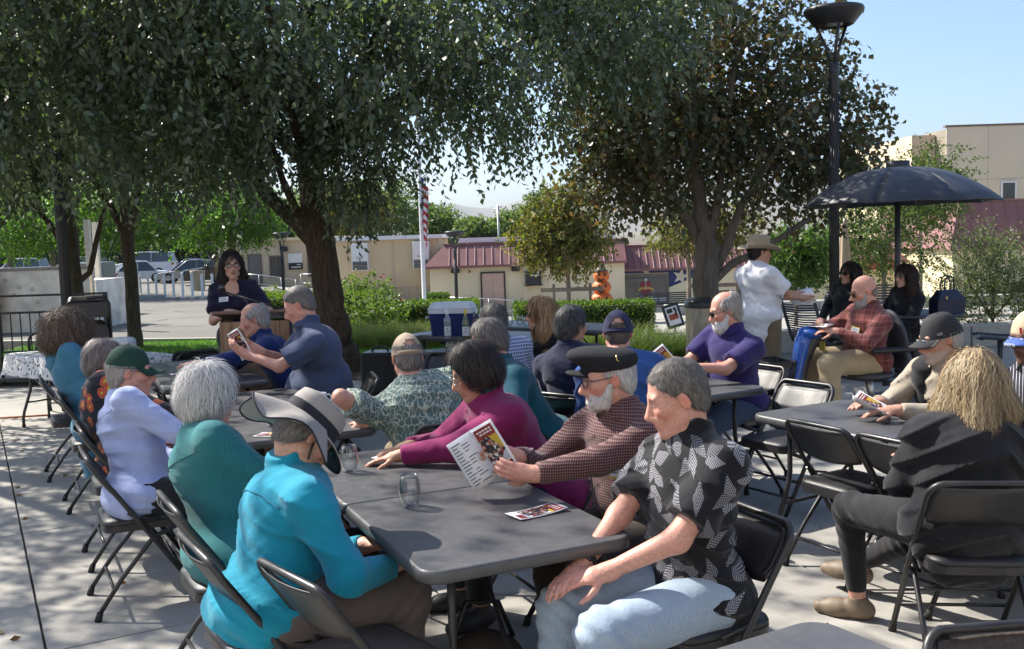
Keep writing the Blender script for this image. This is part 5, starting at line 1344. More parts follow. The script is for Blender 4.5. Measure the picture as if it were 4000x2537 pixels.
# parking lot and background trees
PK = [((-15.6, 40), 2.9, (2.6, 2.4, 1.5)), ((-20.5, 44), 2.9, (2.6, 2.4, 1.6)), ((-12.4, 44), 2.7, (2.2, 2.0, 1.4)), ((-25.5, 50), 3.0, (3.0, 2.6, 1.7)), ((-17, 60), 3.6, (3.0, 2.6, 1.9)), ((-10.6, 66), 3.6, (2.8, 2.5, 1.6))]
SUNNY = [(0.09, 0.19, 0.025), (0.12, 0.23, 0.03), (0.07, 0.14, 0.025)]
lab = ['bright sunlit tree hanging over the parked cars behind the lectern', 'sunlit green tree above the white cars at the lot', 'green-gold tree with a leaning pale trunk left of the tan building', 'spreading green tree over the parked cars at far left', 'tall green tree at the back of the parking lot', 'yellow-green tree rising behind the left wing of the tan building']
for i, ((x, y), cz, r_) in enumerate(PK):
    small_tree('parking_lot_tree', lab[i], x, y, cz+0.55, r_, 1500 if i < 3 else 1000, (0.16, 0.085) if i < 3 else (0.20, 0.11), SUNNY if i != 5 else YEL, 50+i, 0.13, 'trees of the parking lot', extra=[((x-1.2, y-0.5, cz-0.1), (1.3, 1.2, 0.75)), ((x+1.3, y-0.3, cz+0.1), (1.2, 1.2, 0.8))])
BGT = [(-14.5, 80, 4.6, (3.4, 3, 2.6)), (-9.6, 78, 4.4, (3.0, 2.6, 2.4)), (-6.3, 82, 3.0, (2.2, 2.2, 1.7)), (-4.0, 88, 2.2, (2.0, 2, 1.3)), (-2.6, 76, 2.0, (1.6, 1.7, 1.3)), (0.5, 84, 2.6, (2.2, 2, 1.5)), (3.4, 80, 3.6, (2.6, 2.2, 2.0))]
bl = ['large hazy green tree left of the flag above the tan roof', 'rounded olive tree directly behind the flag', 'pale green tree between the flag and the lamp', 'low feathery tree just right of the flagpole', 'light green tree right behind the black lamp', 'feathery tree beside the thin grey mast', 'olive tree below the tiled hilltop roof']
for i, (x, y, cz, r_) in enumerate(BGT):
    small_tree('background_tree', bl[i], x, y, cz, r_, 900, (0.28, 0.15), [(0.12, 0.17, 0.06), (0.15, 0.20, 0.07), (0.10, 0.15, 0.06)], 70+i, 0.15, 'trees behind the low buildings')
FT = [(-62, 118), (-53, 116), (-45, 120), (-38, 117), (-31, 121), (-25, 118), (-70, 115)]
for i, (x, y) in enumerate(FT):
    small_tree('far_tree', 'dark green tree in the row closing off the parking lot', x, y, 3.6, (5.2, 4, 3.6), 700, (0.55, 0.35), [(0.025, 0.045, 0.018), (0.035, 0.06, 0.02)], 90+i, 0.3, 'dark trees behind the parking lot')
# planting: hedges, roses, ornamental grass, shrub
def hedge(label, x0, x1, y0, y1, z1, seed, cols, n=7000, leaf=(0.05, 0.034), top=None):
    r_ = np.random.default_rng(seed); root = empty('hedge', ((x0+x1)/2, (y0+y1)/2, gz((x0+x1)/2, (y0+y1)/2)), 0, label, 'hedge', 'clipped hedges'); g = root.location.z
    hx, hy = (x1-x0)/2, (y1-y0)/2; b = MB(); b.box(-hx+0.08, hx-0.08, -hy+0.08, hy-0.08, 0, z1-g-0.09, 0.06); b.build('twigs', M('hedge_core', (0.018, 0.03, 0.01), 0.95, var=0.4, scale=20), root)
    hz = z1-g; f = r_.choice(4, n, p=[0.42, 0.38, 0.1, 0.1]); u, v = r_.uniform(-1, 1, n), r_.uniform(-1, 1, n); P = np.zeros((n, 3)); N = np.zeros((n, 3))
    for k in range(4):
        m_ = f == k
        if k == 0: P[m_] = np.stack([u*hx, v*hy, 0*u+hz], 1)[m_]; N[m_] = (0, 0, 1)
        if k == 1: P[m_] = np.stack([u*hx, 0*u-hy, (v*0.5+0.5)*hz], 1)[m_]; N[m_] = (0, -1, 0)
        if k == 2: P[m_] = np.stack([0*u-hx, u*hy, (v*0.5+0.5)*hz], 1)[m_]; N[m_] = (-1, 0, 0)
        if k == 3: P[m_] = np.stack([0*u+hx, u*hy, (v*0.5+0.5)*hz], 1)[m_]; N[m_] = (1, 0, 0)
    P += N*(r_.normal(size=n)*0.03+0.035*snoise(P+x0, 5, seed)-0.05)[:, None]; D = N*0.7+r_.normal(size=(n, 3))*0.7; D[:, 2] += 0.3
    V, F, C = leaves_mesh(r_, P, D, leaf[0], leaf[1], cols); tag(raw_mesh('foliage', V, F, LEAF, root, True, C), kind='stuff'); return root
HG = [(0.05, 0.10, 0.018), (0.07, 0.13, 0.02), (0.09, 0.16, 0.02)]
HY = [(0.14, 0.20, 0.02), (0.10, 0.17, 0.02)]
hedge('clipped green hedge running behind the blue cooler', -3.9, -0.75, 21.0, 22.2, 0.42, 1, HG+HY[:1], 9000)
hedge('clipped hedge behind the blonde woman, right of the gap', 0.05, 2.95, 20.0, 21.0, 0.38, 2, HG+HY[:1], 8500)
hedge('yellow-green low hedge behind the microphone stand, left of the tree', -5.6, -2.9, 19.6, 20.6, 0.75, 3, HY+HG[:1], 7000)
hedge('small round clipped bush at the corner of the tan building', -3.9, -2.7, 42, 43, -0.55, 4, HG, 1500, (0.09, 0.06))
def rose_bush(label, x, y, r_, zc, seed, nf):
    t = small_tree('rose_bush', label, x, y, zc, r_, 420, (0.065, 0.045), [(0.09, 0.15, 0.04), (0.12, 0.19, 0.05), (0.16, 0.2, 0.07)], seed, 0.02, 'rose bushes'); t['category'] = 'bush'
    q = random.Random(seed); red = [M('rose_red', (0.42, 0.012, 0.05), 0.6, var=0.3), M('rose_pink', (0.55, 0.10, 0.12), 0.6, var=0.3)]
    for i in range(nf):
        a = q.uniform(0, 6.28); px, py, pz_ = r_[0]*0.9*math.cos(a), r_[1]*0.8*math.sin(a)-0.1, zc+r_[2]*q.uniform(0.3, 1.1)-gz(x, y)
        b = MB(); rr = q.uniform(0.045, 0.075)
        for k in range(9):
            a2 = k*2.4; c = Vector((math.cos(a2), math.sin(a2), 0)); s_ = rr*(0.45+0.06*k); pz = Vector((px, py, pz_))
            up = Vector((0, 0, 1)); sd = c.cross(up)
            b.add([pz+c*0.004, pz+c*s_*0.6+sd*s_*0.5+up*s_*(0.9-0.08*k), pz+c*s_*0.9+up*s_*(1.0-0.1*k), pz+c*s_*0.6-sd*s_*0.5+up*s_*(0.9-0.08*k)], [(0, 1, 2, 3)], True)
        b.build('flower', red[0] if q.random() < 0.8 else red[1], t)
rose_bush('rose bush with red blooms left of the big trunk', -4.3, 22, (0.9, 0.7, 0.36), 0.42, 101, 5)
rose_bush('rose bush with red and pink blooms touching the big trunk', -3.25, 21.5, (0.7, 0.6, 0.42), 0.62, 102, 7)
rose_bush('loose leafy rose bush right of the big trunk', -2.75, 18.6, (0.75, 0.7, 0.42), 0.36, 103, 3)
rose_bush('rose bush with red bloom near the lectern microphone', -5.2, 21.5, (0.6, 0.6, 0.32), 0.45, 104, 4)
def tuft(label, x, y, rx_, ry_, h_, n, cols, seed):
    def smp(r_, n): 
        a = r_.uniform(0, 6.28, n); q = np.sqrt(r_.random(n)); P = np.stack([x+rx_*q*np.cos(a), y+ry_*q*np.sin(a), 0*a], 1); P[:, 2] = [gz(px, py)+0.01 for px, py in P[:, :2]]; return P
    return tag(blades('ornamental_grass', n, smp, h_, 0.011, cols, seed, 0.75, kind=None, segs=3), label, 'plant', 'ornamental grasses')
OG = [(0.16, 0.20, 0.06), (0.22, 0.25, 0.09), (0.12, 0.17, 0.05)]; OG2 = [(0.06, 0.11, 0.03), (0.08, 0.13, 0.035), (0.13, 0.16, 0.05)]
tuft('pale feathery ornamental grass mound left of the blue cooler', -2.0, 17.0, 1.1, 0.8, 0.42, 5200, OG, 1)
tuft('pale ornamental grass tuft behind the blue cooler', -0.9, 17.4, 0.9, 0.7, 0.36, 2600, OG, 2)
tuft('tall pale grass behind the navy cap wearer', 1.3, 14.6, 0.9, 0.7, 0.42, 3000, OG, 3)
tuft('dark green ornamental grass mound left of the trash can', 2.0, 13.9, 0.85, 0.55, 0.38, 4200, OG2, 4)
SHR = [(0.17, 0.21, 0.11), (0.22, 0.26, 0.15), (0.11, 0.15, 0.07)]
t = tree('shrub', 'tall airy shrub with pale green leaves behind the metal chair', (7.2, 14.6, 0.0), [(7.2, 14.6, -0.05, 0.025), (7.22, 14.6, 0.8, 0.02), (7.3, 14.6, 1.6, 0.008)], limbs_in((7.2, 14.6, 0.3), [(6.7, 14.5, 1.2), (7.9, 14.5, 1.3), (7.0, 14.3, 1.6), (7.6, 14.8, 1.6)], 0.018, 3),
     [((7.4, 14.6, 0.7), (0.95, 0.8, 0.65)), ((7.1, 14.6, 1.15), (0.7, 0.6, 0.42)), ((8.2, 14.6, 0.5), (0.7, 0.7, 0.6)), ((6.6, 14.6, 0.4), (0.5, 0.5, 0.35))], 1500, 9, (0.052, 0.024), SHR, 41, -0.45, 0.34, 0.05, None, 'shrubs in the planter', 'shrub', shell=0.6)
# ------------------------------------------------------------------ sky-line: hills
HILL = ground_mat('dry_hills', (0.13, 0.13, 0.12), (0.24, 0.21, 0.16), 0.004, 0.95, 0.0)
def ridge(label, y, prof, depth, seed):
    """prof: list of (x, z) along the crest"""
    xs = np.linspace(prof[0][0], prof[-1][0], 90); zz = np.interp(xs, [p[0] for p in prof], [p[1] for p in prof]); r_ = np.random.default_rng(seed)
    zz = zz+0.05*zz.max()*np.convolve(r_.normal(size=90), np.ones(5)/5, 'same'); vs = []; n = 12
    for j in range(-n, n+1):
        e = abs(j)/n; k = (1-e)**1.2
        for i, x in enumerate(xs): vs.append((x, y+j/n*depth, -4+(zz[i]+4)*k*(1+0.10*math.sin(i*0.9+j)*(e > 0)*(1-e))))
    fs = [(j*90+i, j*90+i+1, (j+1)*90+i+1, (j+1)*90+i) for j in range(2*n) for i in range(89)]
    tag(raw_mesh('hills', np.array(vs), fs, HILL, None, True), label, kind='structure')
ridge('pale far mountain ridge', 4200, [(-2600, 80), (-1500, 140), (-900, 190), (-420, 175), (-280, 165), (-150, 140), (-40, 135), (60, 165), (400, 210), (1500, 240), (2800, 120)], 900, 3)
ridge('lower pale hill in front of the ridge', 2600, [(-1800, 30), (-700, 60), (-300, 62), (-120, 58), (0, 66), (200, 80), (900, 95), (1800, 40)], 500, 4)

hz = MB(); hz.box(-3300, 3300, -260, 5400, -6, 330); ho_ = tag(hz.build('haze', []), kind='stuff'); hm_, hn_, hb_ = _new('haze_air'); hn_.nodes.remove(hb_)
pv_ = nd(hn_, 'ShaderNodeVolumePrincipled'); pv_.inputs['Color'].default_value = (0.72, 0.84, 1.0, 1); pv_.inputs['Density'].default_value = 0.8e-4; pv_.inputs['Anisotropy'].default_value = 0.2
hn_.links.new(pv_.outputs[0], hn_.nodes['Material Output'].inputs['Volume']); ho_.data.materials.append(hm_)
# ------------------------------------------------------------------ buildings
STUC = M('stucco_cream', (0.76, 0.64, 0.42), 0.9, var=0.07, scale=0.8, bmp=0.25, bscale=40); TAN = M('tan_siding', (0.72, 0.58, 0.38), 0.85, var=0.06, scale=0.6)
TAN2 = M('tan_wall', (0.60, 0.48, 0.34), 0.9, var=0.06, scale=0.7); TRIM = M('brown_trim', (0.16, 0.125, 0.10), 0.7); WHITE = M('white_paint', (0.74, 0.74, 0.73), 0.6, var=0.05)
ROOFM = M('maroon_metal', (0.22, 0.095, 0.085), 0.55, var=0.10, scale=1.5); WIN = M('window_pane', (0.03, 0.035, 0.04), 0.06, var=0.3, scale=1, spec=0.9); DOORG = M('grey_door', (0.17, 0.15, 0.145), 0.6)
DKM = M('dark_metal', (0.02, 0.02, 0.023), 0.5); GALV = M('galvanised', (0.5, 0.5, 0.5), 0.35, 0.8, var=0.1)
def bx(name, mat, par, x0, x1, y0, y1, z0, z1, ch=0.0):
    b = MB(); b.box(x0, x1, y0, y1, z0, z1, ch); return b.build(name, mat, par)
def win(par, x0, x1, z0, z1, y, fr=0.07, mull=(), fmat=TRIM, pmat=WIN, name='window'):
    b = MB()
    for a in ((x0, x1, z0, z0+fr), (x0, x1, z1-fr, z1), (x0, x0+fr, z0+fr, z1-fr), (x1-fr, x1, z0+fr, z1-fr)): b.box(a[0], a[1], y-0.05, y+0.02, a[2], a[3])
    for mx in mull: b.box(mx-0.03, mx+0.03, y-0.045, y+0.02, z0+fr, z1-fr)
    o = b.build(name, fmat, par); b = MB(); b.box(x0+fr, x1-fr, y-0.012, y+0.01, z0+fr, z1-fr); b.build('pane', pmat, o); return o
# tan portable building, right block with ribbed siding
B1 = empty('tan_building', (0, 0, 0), 0, 'long low tan portable building with ribbed siding and white roof edge', 'building')
g1 = -1.35
bx('wall', TAN, B1, -9.0, -3.75, 51.05, 60, g1, 1.85)
b = MB()
x = -8.95
while x < -3.8: b.box(x, x+0.045, 51.02, 51.06, g1+0.75, 1.78); x += 0.15
tag(b.build('siding_ribs', TAN, B1), kind='stuff')
x = -8.8
while x < -3.8:
    bx('skirting_board', TAN2, B1, x, x+0.42, 51.0, 51.04, g1, g1+0.68); x += 0.44
bx('skirting_rail', TAN2, B1, -9.0, -3.75, 50.98, 51.04, g1+0.69, g1+0.75)
bx('roof', WHITE, B1, -9.4, -3.45, 50.7, 60.3, 1.86, 2.06)
bx('corner_trim', TAN2, B1, -3.80, -3.68, 50.99, 51.1, g1, 1.85); bx('corner_trim', TAN2, B1, -6.1, -6.04, 51.005, 51.1, g1+0.76, 1.85)
for x0 in (-8.15, -5.0):
    a = bx('air_conditioner', WHITE, B1, x0, x0+0.85, 50.45, 51.04, 0.30, 1.72, 0.02)
    bx('grille', DKM, a, x0+0.05, x0+0.80, 50.43, 50.452, 0.34, 0.78)
    for k in range(6): bx('louvre', GALV, a, x0+0.05, x0+0.80, 50.40, 50.43, 0.37+k*0.07, 0.385+k*0.07)
    bx('vent', GALV, a, x0+0.22, x0+0.62, 50.435, 50.452, 0.92, 1.02)
# its left wing with doors and windows
W1 = empty('tan_building', (0, 0, 0), 0, 'tan wing with grey doors, small windows and a wall sign left of the big trunk', 'building')
bx('wall', TAN2, W1, -15.7, -9.05, 53.0, 61, -1.0, 1.98); bx('roof', TAN, W1, -16.0, -8.95, 52.75, 61.3, 1.985, 2.15)
for x0, x1 in ((-15.25, -14.6), (-13.0, -12.2), (-10.95, -10.15)): win(W1, x0, x1, 0.0, 1.20, 53.0, 0.07, ((x0+x1)/2,))
for x0 in (-14.1, -9.75+0.1):
    d = bx('door', DOORG, W1, x0, x0+0.62, 52.95, 53.0, -0.85, 1.22); b = MB(); b.box(x0-0.07, x0+0.69, 52.93, 52.99, 1.23, 1.31); b.box(x0-0.07, x0-0.01, 52.93, 52.99, -0.85, 1.22); b.box(x0+0.63, x0+0.69, 52.93, 52.99, -0.85, 1.22); b.build('frame', TRIM, d)
    bx('handle', GALV, d, x0+0.05, x0+0.10, 52.90, 52.948, 0.1, 0.2)
sg = bx('sign', DKM, W1, -11.95, -11.2, 52.9, 52.98, 0.42, 0.78); bx('sign_panel', WHITE, W1, -11.95, -11.2, 52.9, 52.98, 0.785, 1.28)
b = MB(); b.box(-11.5, -11.28, 52.89, 52.899, 0.66, 0.70); b.box(-11.8, -11.28, 52.89, 52.899, 0.52, 0.57); b.build('lettering', WHITE, sg)
l = bx('wall_lamp', DKM, W1, -12.35, -11.95, 52.7, 53.0, 1.40, 1.68, 0.05); bx('wall_lamp', WHITE, W1, -14.55, -14.2, 52.75, 53.0, 1.48, 1.78, 0.04)
# ramp rails
def rail(label, pts, hgt=0.95, r_=0.022, mat=GALV, mids=(0.5,), posts=True, name='handrail', cat='railing', group=None):
    P = [Vector(p) for p in pts]; root = empty(name, P[0], 0, label, cat, group); o = P[0]
    b = MB(); b.tube([p-o+Vector((0, 0, hgt)) for p in P], r_, 8); b.build('top_rail', mat, root)
    for m_ in mids: b = MB(); b.tube([p-o+Vector((0, 0, hgt*m_)) for p in P], r_*0.8, 8); b.build('rail', mat, root)
    if posts:
        for p in P: b = MB(); b.tube([p-o, p-o+Vector((0, 0, hgt))], r_, 8); b.build('post', mat, root)
    return root
rail('galvanised ramp railing running down beside the tan wing door', [(-14.4, 51.6, -0.6), (-13.2, 51.4, -0.72), (-12.0, 51.2, -0.9), (-11.2, 51.0, -1.0)])
rail('short railing at the grey door next to the big trunk', [(-11.0, 51.4, -0.75), (-10.2, 51.4, -0.75), (-9.8, 51.4, -1.0)])
rail('silver ramp handrail in front of the pink double doors', [(-3.3, 44, -1.75), (-2.0, 43.6, -1.8), (-1.0, 43.3, -1.86), (0.1, 43, -1.95), (0.7, 43, -2.0)])
# cream block with maroon mansard roof
B2 = empty('cream_building', (0, 0, 0), 0, 'cream block with maroon mansard roof and pink double doors behind the cooler', 'building')
def mansard(par, x0, x1, y, ze, zt, over, slope, step, left=True, right=True):
    yf, yb = y-over, y-over+slope; sx0 = x0-over; sx1 = x1+over
    tx0 = sx0+(slope if left else 0); tx1 = sx1-(slope if right else 0)
    b = MB(); dep = 9
    vs = [(sx0, yf, ze), (sx1, yf, ze), (tx1, yb, zt), (tx0, yb, zt), (sx0, y+dep, ze), (sx1, y+dep, ze), (tx1, y+dep, zt), (tx0, y+dep, zt)]
    b.add(vs, [(0, 1, 2, 3), (3, 2, 6, 7), (4, 0, 3, 7), (1, 5, 6, 2), (0, 4, 5, 1)]); rf = b.build('roof', ROOFM, par)
    n = int((sx1-sx0)/step)
    for i in range(1, n):
        x = sx0+i*step; xt = min(max(x, tx0+0.02), tx1-0.02)
        k0 = 0 if tx0 <= x <= tx1 else None
        if k0 is None: continue
        b = MB(); b.tube([(x, yf-0.015, ze+0.02), (x, yb-0.015, zt)], 0.022, 4, smooth=False); b.build('roof_seam', ROOFM, rf)
    bx('fascia', ROOFM, rf, sx0-0.02, sx1+0.02, yf-0.03, yf, ze-0.10, ze+0.02); bx('ridge_cap', ROOFM, rf, tx0-0.04, tx1+0.04, yb-0.06, yb+0.10, zt-0.02, zt+0.06)
    return rf
zg = -2.15
bx('wall', STUC, B2, -3.95, 5.6, 48.0, 57, zg-0.3, 0.50); mansard(B2, -3.95, 5.4, 48.0, 0.46, 1.50, 0.28, 1.0, 0.42, True, False)
bx('parapet', WHITE, B2, -2.6, 5.3, 49.6, 56, 1.58, 1.82)
PINK = M('pink_door', (0.60, 0.40, 0.30), 0.75, var=0.08, scale=2)
for x0, x1 in ((-1.40, -0.87), (-0.86, -0.33)): d = bx('door', PINK, B2, x0, x1, 47.94, 48.0, zg, 0.05, 0.004)
bx('handle', GALV, B2, -0.98, -0.90, 47.90, 47.94, -1.05, -0.95)
b = MB(); b.box(-1.47, -0.26, 47.90, 47.99, 0.06, 0.13); b.box(-1.47, -1.41, 47.90, 47.99, zg, 0.055); b.box(-0.32, -0.26, 47.90, 47.99, zg, 0.055); b.build('door_frame', DKM, B2)
for x in (-3.0+0.1, 0.05): bx('wall_lamp', DKM, B2, x, x+0.42, 47.7, 48.0, 0.12, 0.34, 0.05)
bx('alarm_box', M('red_box', (0.25, 0.08, 0.05), 0.6), B2, -2.05, -1.95, 47.94, 48.0, 0.12, 0.22)
win(B2, 0.95, 1.50, -0.60, 0.14, 47.9, 0.05, (), DKM); bx('downpipe', STUC, B2, 0.62, 0.80, 47.9, 48.0, zg, 0.48)
sb = bx('projecting_sign', DKM, B2, 0.72, 1.45, 47.6, 47.66, -0.50, -0.02, 0.01); bx('sign_text', WHITE, sb, 1.0, 1.4, 47.58, 47.599, -0.12, -0.06)
bx('bracket', DKM, B2, 0.65, 1.55, 47.55, 48.0, 0.05, 0.09); bx('bracket', DKM, B2, 0.65, 1.55, 47.55, 48.0, -0.60, -0.56)
# cream block with star mural
B3 = empty('cream_building', (0, 0, 0), 0, 'long cream shopfront with blue star mural, big windows and maroon roof', 'building')
z3 = -2.35; ez = 0.02
bx('wall', STUC, B3, 4.95, 19.4, 48.6, 57, z3-0.2, ez+0.06); mansard(B3, 4.2, 19.4, 48.6, ez, 1.15, 0.3, 1.0, 0.32, False, True)
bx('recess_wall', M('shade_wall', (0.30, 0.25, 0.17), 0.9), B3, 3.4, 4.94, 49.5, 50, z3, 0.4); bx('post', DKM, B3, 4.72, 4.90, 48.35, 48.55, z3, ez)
BLUE = M('mural_blue', (0.035, 0.045, 0.13), 0.85, var=0.1, scale=2); STAR = M('mural_star', (0.62, 0.56, 0.42), 0.85)
b = MB(); yw = 48.593
b.add([(5.0, yw, z3+0.1), (5.55, yw, z3+0.1), (5.55, yw, -0.20), (7.85, yw, -0.20), (7.85, yw, -0.95), (9.2, yw, -0.45), (9.2, yw, -0.06), (5.0, yw, -0.06)], [(0, 1, 2, 7), (2, 3, 6, 7), (3, 4, 5, 6)]); mu = b.build('mural', BLUE, B3)
def star(cx, cz, r_, rot, squash=1.0):
    b = MB(); pts = []
    for i in range(10):
        a = R(90+36*i+rot); rr = r_ if i % 2 == 0 else r_*0.42; pts.append((cx+rr*math.cos(a)*squash, yw-0.006, cz+rr*math.sin(a)))
    b.add(pts+[(cx, yw-0.006, cz)], [(i, (i+1) % 10, 10) for i in range(10)]); b.build('star', STAR, mu)
star(8.45, -0.42, 0.42, -14); star(6.75, -0.10, 0.26, 10); star(5.75, -0.02, 0.10, 0)
w_ = win(B3, 5.55, 7.85, -1.80, -0.24, 48.58, 0.14, (6.25, 7.30))
bx('counter_panel', WHITE, w_, 6.75, 7.75, 48.545, 48.565, -1.70, -1.45)
# crest sticker on the pane: shield with ribbon, all generic shapes
cm = M('crest_red', (0.22, 0.02, 0.03), 0.6); gm = M('crest_gold', (0.45, 0.30, 0.06), 0.5)
b = MB(); yy = 48.535
b.add([(6.45, yy, -0.62), (6.95, yy, -0.62), (6.97, yy, -1.0), (6.88, yy, -1.25), (6.70, yy, -1.42), (6.52, yy, -1.25), (6.43, yy, -1.0)], [tuple(range(7))]); cr_ = b.build('crest', cm, w_)
b = MB(); b.add([(6.30, yy-0.006, -0.98), (6.50, yy-0.006, -0.88), (6.90, yy-0.006, -0.88), (7.10, yy-0.006, -0.98), (7.10, yy-0.006, -1.10), (6.90, yy-0.006, -1.0), (6.50, yy-0.006, -1.0), (6.30, yy-0.006, -1.10)], [(0, 1, 6, 7), (1, 2, 5, 6), (2, 3, 4, 5)]); b.build('ribbon', gm, w_)
b = MB()
for i in range(9): a = R(200+140*i/8); b.lathe([(0.0, 0), (0.045, 0.0), (0.0, 0.012)], 8, M4=Matrix.Translation((6.70+0.42*math.cos(a), yy-0.01, -1.05+0.42*math.sin(a))) @ Matrix.Rotation(R(90), 4, 'X'))
b.box(6.69, 6.71, yy-0.012, yy-0.004, -1.0, -0.55); b.lathe([(0, 0), (0.09, 0), (0, 0.012)], 10, M4=Matrix.Translation((6.70, yy-0.01, -0.52)) @ Matrix.Rotation(R(90), 4, 'X')); b.build('trim', WHITE, w_)
s2 = bx('sign', DKM, B3, 4.95, 5.50, 48.3, 48.36, -0.95, -0.12); bx('sign_panel', WHITE, s2, 4.98, 5.47, 48.285, 48.299, -0.38, -0.15)
b = MB(); b.box(5.0, 5.38, 48.285, 48.299, -0.55, -0.49); b.box(5.0, 5.28, 48.285, 48.299, -0.70, -0.64); b.build('lettering', WHITE, s2)
# poster window
w2 = win(B3, 11.2, 15.0, -2.0, -0.22, 48.58, 0.12, (13.95,))
PB = M('poster_backdrop', (0.17, 0.18, 0.17), 0.6, var=0.5, scale=3); bx('poster', PB, w2, 11.5, 13.85, 48.55, 48.562, -1.45, -0.35)
pm = {'h': M('poster_hair', (0.015, 0.012, 0.012), 0.6), 's': M('poster_skin', (0.36, 0.22, 0.17), 0.6), 'c': M('poster_coat', (0.03, 0.035, 0.06), 0.6)}
def disc(cx, cz, rx_, rz_, y, mat, name, par, n=16):
    b = MB(); b.add([(cx+rx_*math.cos(2*math.pi*i/n), y, cz+rz_*math.sin(2*math.pi*i/n)) for i in range(n)], [tuple(range(n))[::-1]]); return b.build(name, mat, par)
for cx in (12.2, 12.85, 13.5):
    disc(cx, -0.80, 0.20, 0.30, 48.546, pm['h'], 'printed_hair', w2); disc(cx, -1.22, 0.26, 0.34, 48.544, pm['c'], 'printed_coat', w2); disc(cx, -0.72, 0.10, 0.14, 48.541, pm['s'], 'printed_face', w2)
bx('notice', PAPER, w2, 13.3, 13.82, 48.53, 48.538, -1.62, -1.10); bx('notice', PAPER, w2, 14.25, 14.75, 48.53, 48.538, -1.55, -1.0); bx('banner', MAROON_INK, w2, 14.02, 14.30, 48.545, 48.56, -1.5, -0.4)
bx('awning', M('red_canvas', (0.28, 0.03, 0.03), 0.8), B3, 17.0, 19.0, 47.9, 48.59, -0.35, -0.05)
# unseen building added behind the viewpoint to bounce sun into the shade
B0 = empty('bounce_building', (0, 0, 0), 0, 'long cream stucco building added unseen behind the viewpoint for bounced light', 'building')
bx('wall', M('bounce_stucco', (0.78, 0.74, 0.66), 0.9, var=0.05, scale=0.5), B0, -26, 26, -16.5, -8.0, -0.2, 9.6); bx('roof', WHITE, B0, -26.4, 26.4, -16.9, -7.6, 9.61, 9.95)
for i in range(12):
    for z0 in (1.0, 4.5): bx('window', WIN, B0, -24+i*4.1, -22.6+i*4.1, -8.0, -7.96, z0+0.6, z0+2.0)
# low seat wall before the shopfront
sw = empty('seat_wall', (0, 0, 0), 0, 'low concrete seat wall along the shopfront behind the benches', 'wall'); 
for i in range(7): bx('concrete_block', KERB, sw, 6.0+i*2.0, 7.98+i*2.0, 38.0, 38.5, gz(8, 38)-0.1, gz(8, 38)+0.42, 0.02)
# right: maroon roofed block with arch, two-storey cream building
B4 = empty('cream_building', (0, 0, 0), 0, 'maroon-roofed cream block with an arched opening at the right edge', 'building')
YW = M('stucco_yellow', (0.70, 0.60, 0.38), 0.9, var=0.06, scale=0.7, bmp=0.2, bscale=40)
bx('wall', YW, B4, 19.9, 34, 44.0, 54, -3.0, 0.66); mansard(B4, 19.9, 34, 44.0, 0.62, 2.75, 0.25, 0.75, 0.55, True, False)
b = MB(); n = 18; ap = []
for i in range(n+1): a = math.pi*i/n; ap.append((23.1+2.1*math.cos(a), -0.55+0.55*math.sin(a)))
b.add([(x, 43.97, z) for x, z in ap]+[(21.0, 43.97, -2.9), (25.2, 43.97, -2.9)], [tuple(range(n+1))+(n+1, n+2)]); b.build('arch_panel', STUC, B4)
b = MB(); b.tube([(x, 43.96, z) for x, z in ap], 0.05, 6); b.build('arch_moulding', YW, B4)
bx('doorway', DKM, B4, 21.4, 25.0, 43.93, 43.965, -2.9, -0.95); bx('downlight', WHITE, B4, 22.2, 22.7, 43.75, 43.98, 0.38, 0.50)
B5 = empty('cream_building', (0, 0, 0), 0, 'tall two-storey cream panel building with narrow windows at upper right', 'building')
CP = M('cream_panel', (0.66, 0.59, 0.45), 0.85, var=0.04, scale=0.5)
bx('core', M('joint_shadow', (0.25, 0.22, 0.17), 0.9), B5, 26.7, 60, 60.04, 75, -3, 7.5); bx('wall', TAN2, B5, 25.2, 26.65, 61.5, 75, -3, 7.3)
px = 26.68
for i in range(10):
    w = 2.55
    for z0, z1 in ((4.42, 7.6), (1.2, 4.40), (-3, 1.18)): bx('wall_panel', CP, B5, px, px+w-0.02, 60.0, 60.05, z0, z1)
    px += w
bx('parapet_cap', TRIM, B5, 26.6, 60, 59.95, 60.3, 7.6, 7.72)
for x0 in (27.35, 30.0, 32.6, 35.2): win(B5, x0, x0+0.95, 2.2, 4.25, 60.0-0.05, 0.10, (), WHITE)
hs = empty('hilltop_house', (0, 0, 0), 0, 'house with tiled hip roof above the trees, right of the thin mast', 'house')
bx('wall', STUC, hs, 0.6, 9.5, 121, 130, -2, 4.4)
TILE = M('roof_tile', (0.30, 0.22, 0.14), 0.85, var=0.2)
for k in range(9):
    e0 = k/9; z0 = 4.4+1.9*e0; y0 = 120.2+3.6*e0; xa, xb = 0.1+2.4*e0, 10-2.4*e0
    b = MB(); b.add([(xa, y0-0.06, z0+0.10), (xb, y0-0.06, z0+0.10), (xb-0.27, y0+0.42, z0+0.26), (xa+0.27, y0+0.42, z0+0.26), (xa, y0-0.06, z0-0.04), (xb, y0-0.06, z0-0.04)], [(0, 1, 2, 3), (4, 5, 1, 0)]); b.build('tile_course', TILE, hs)
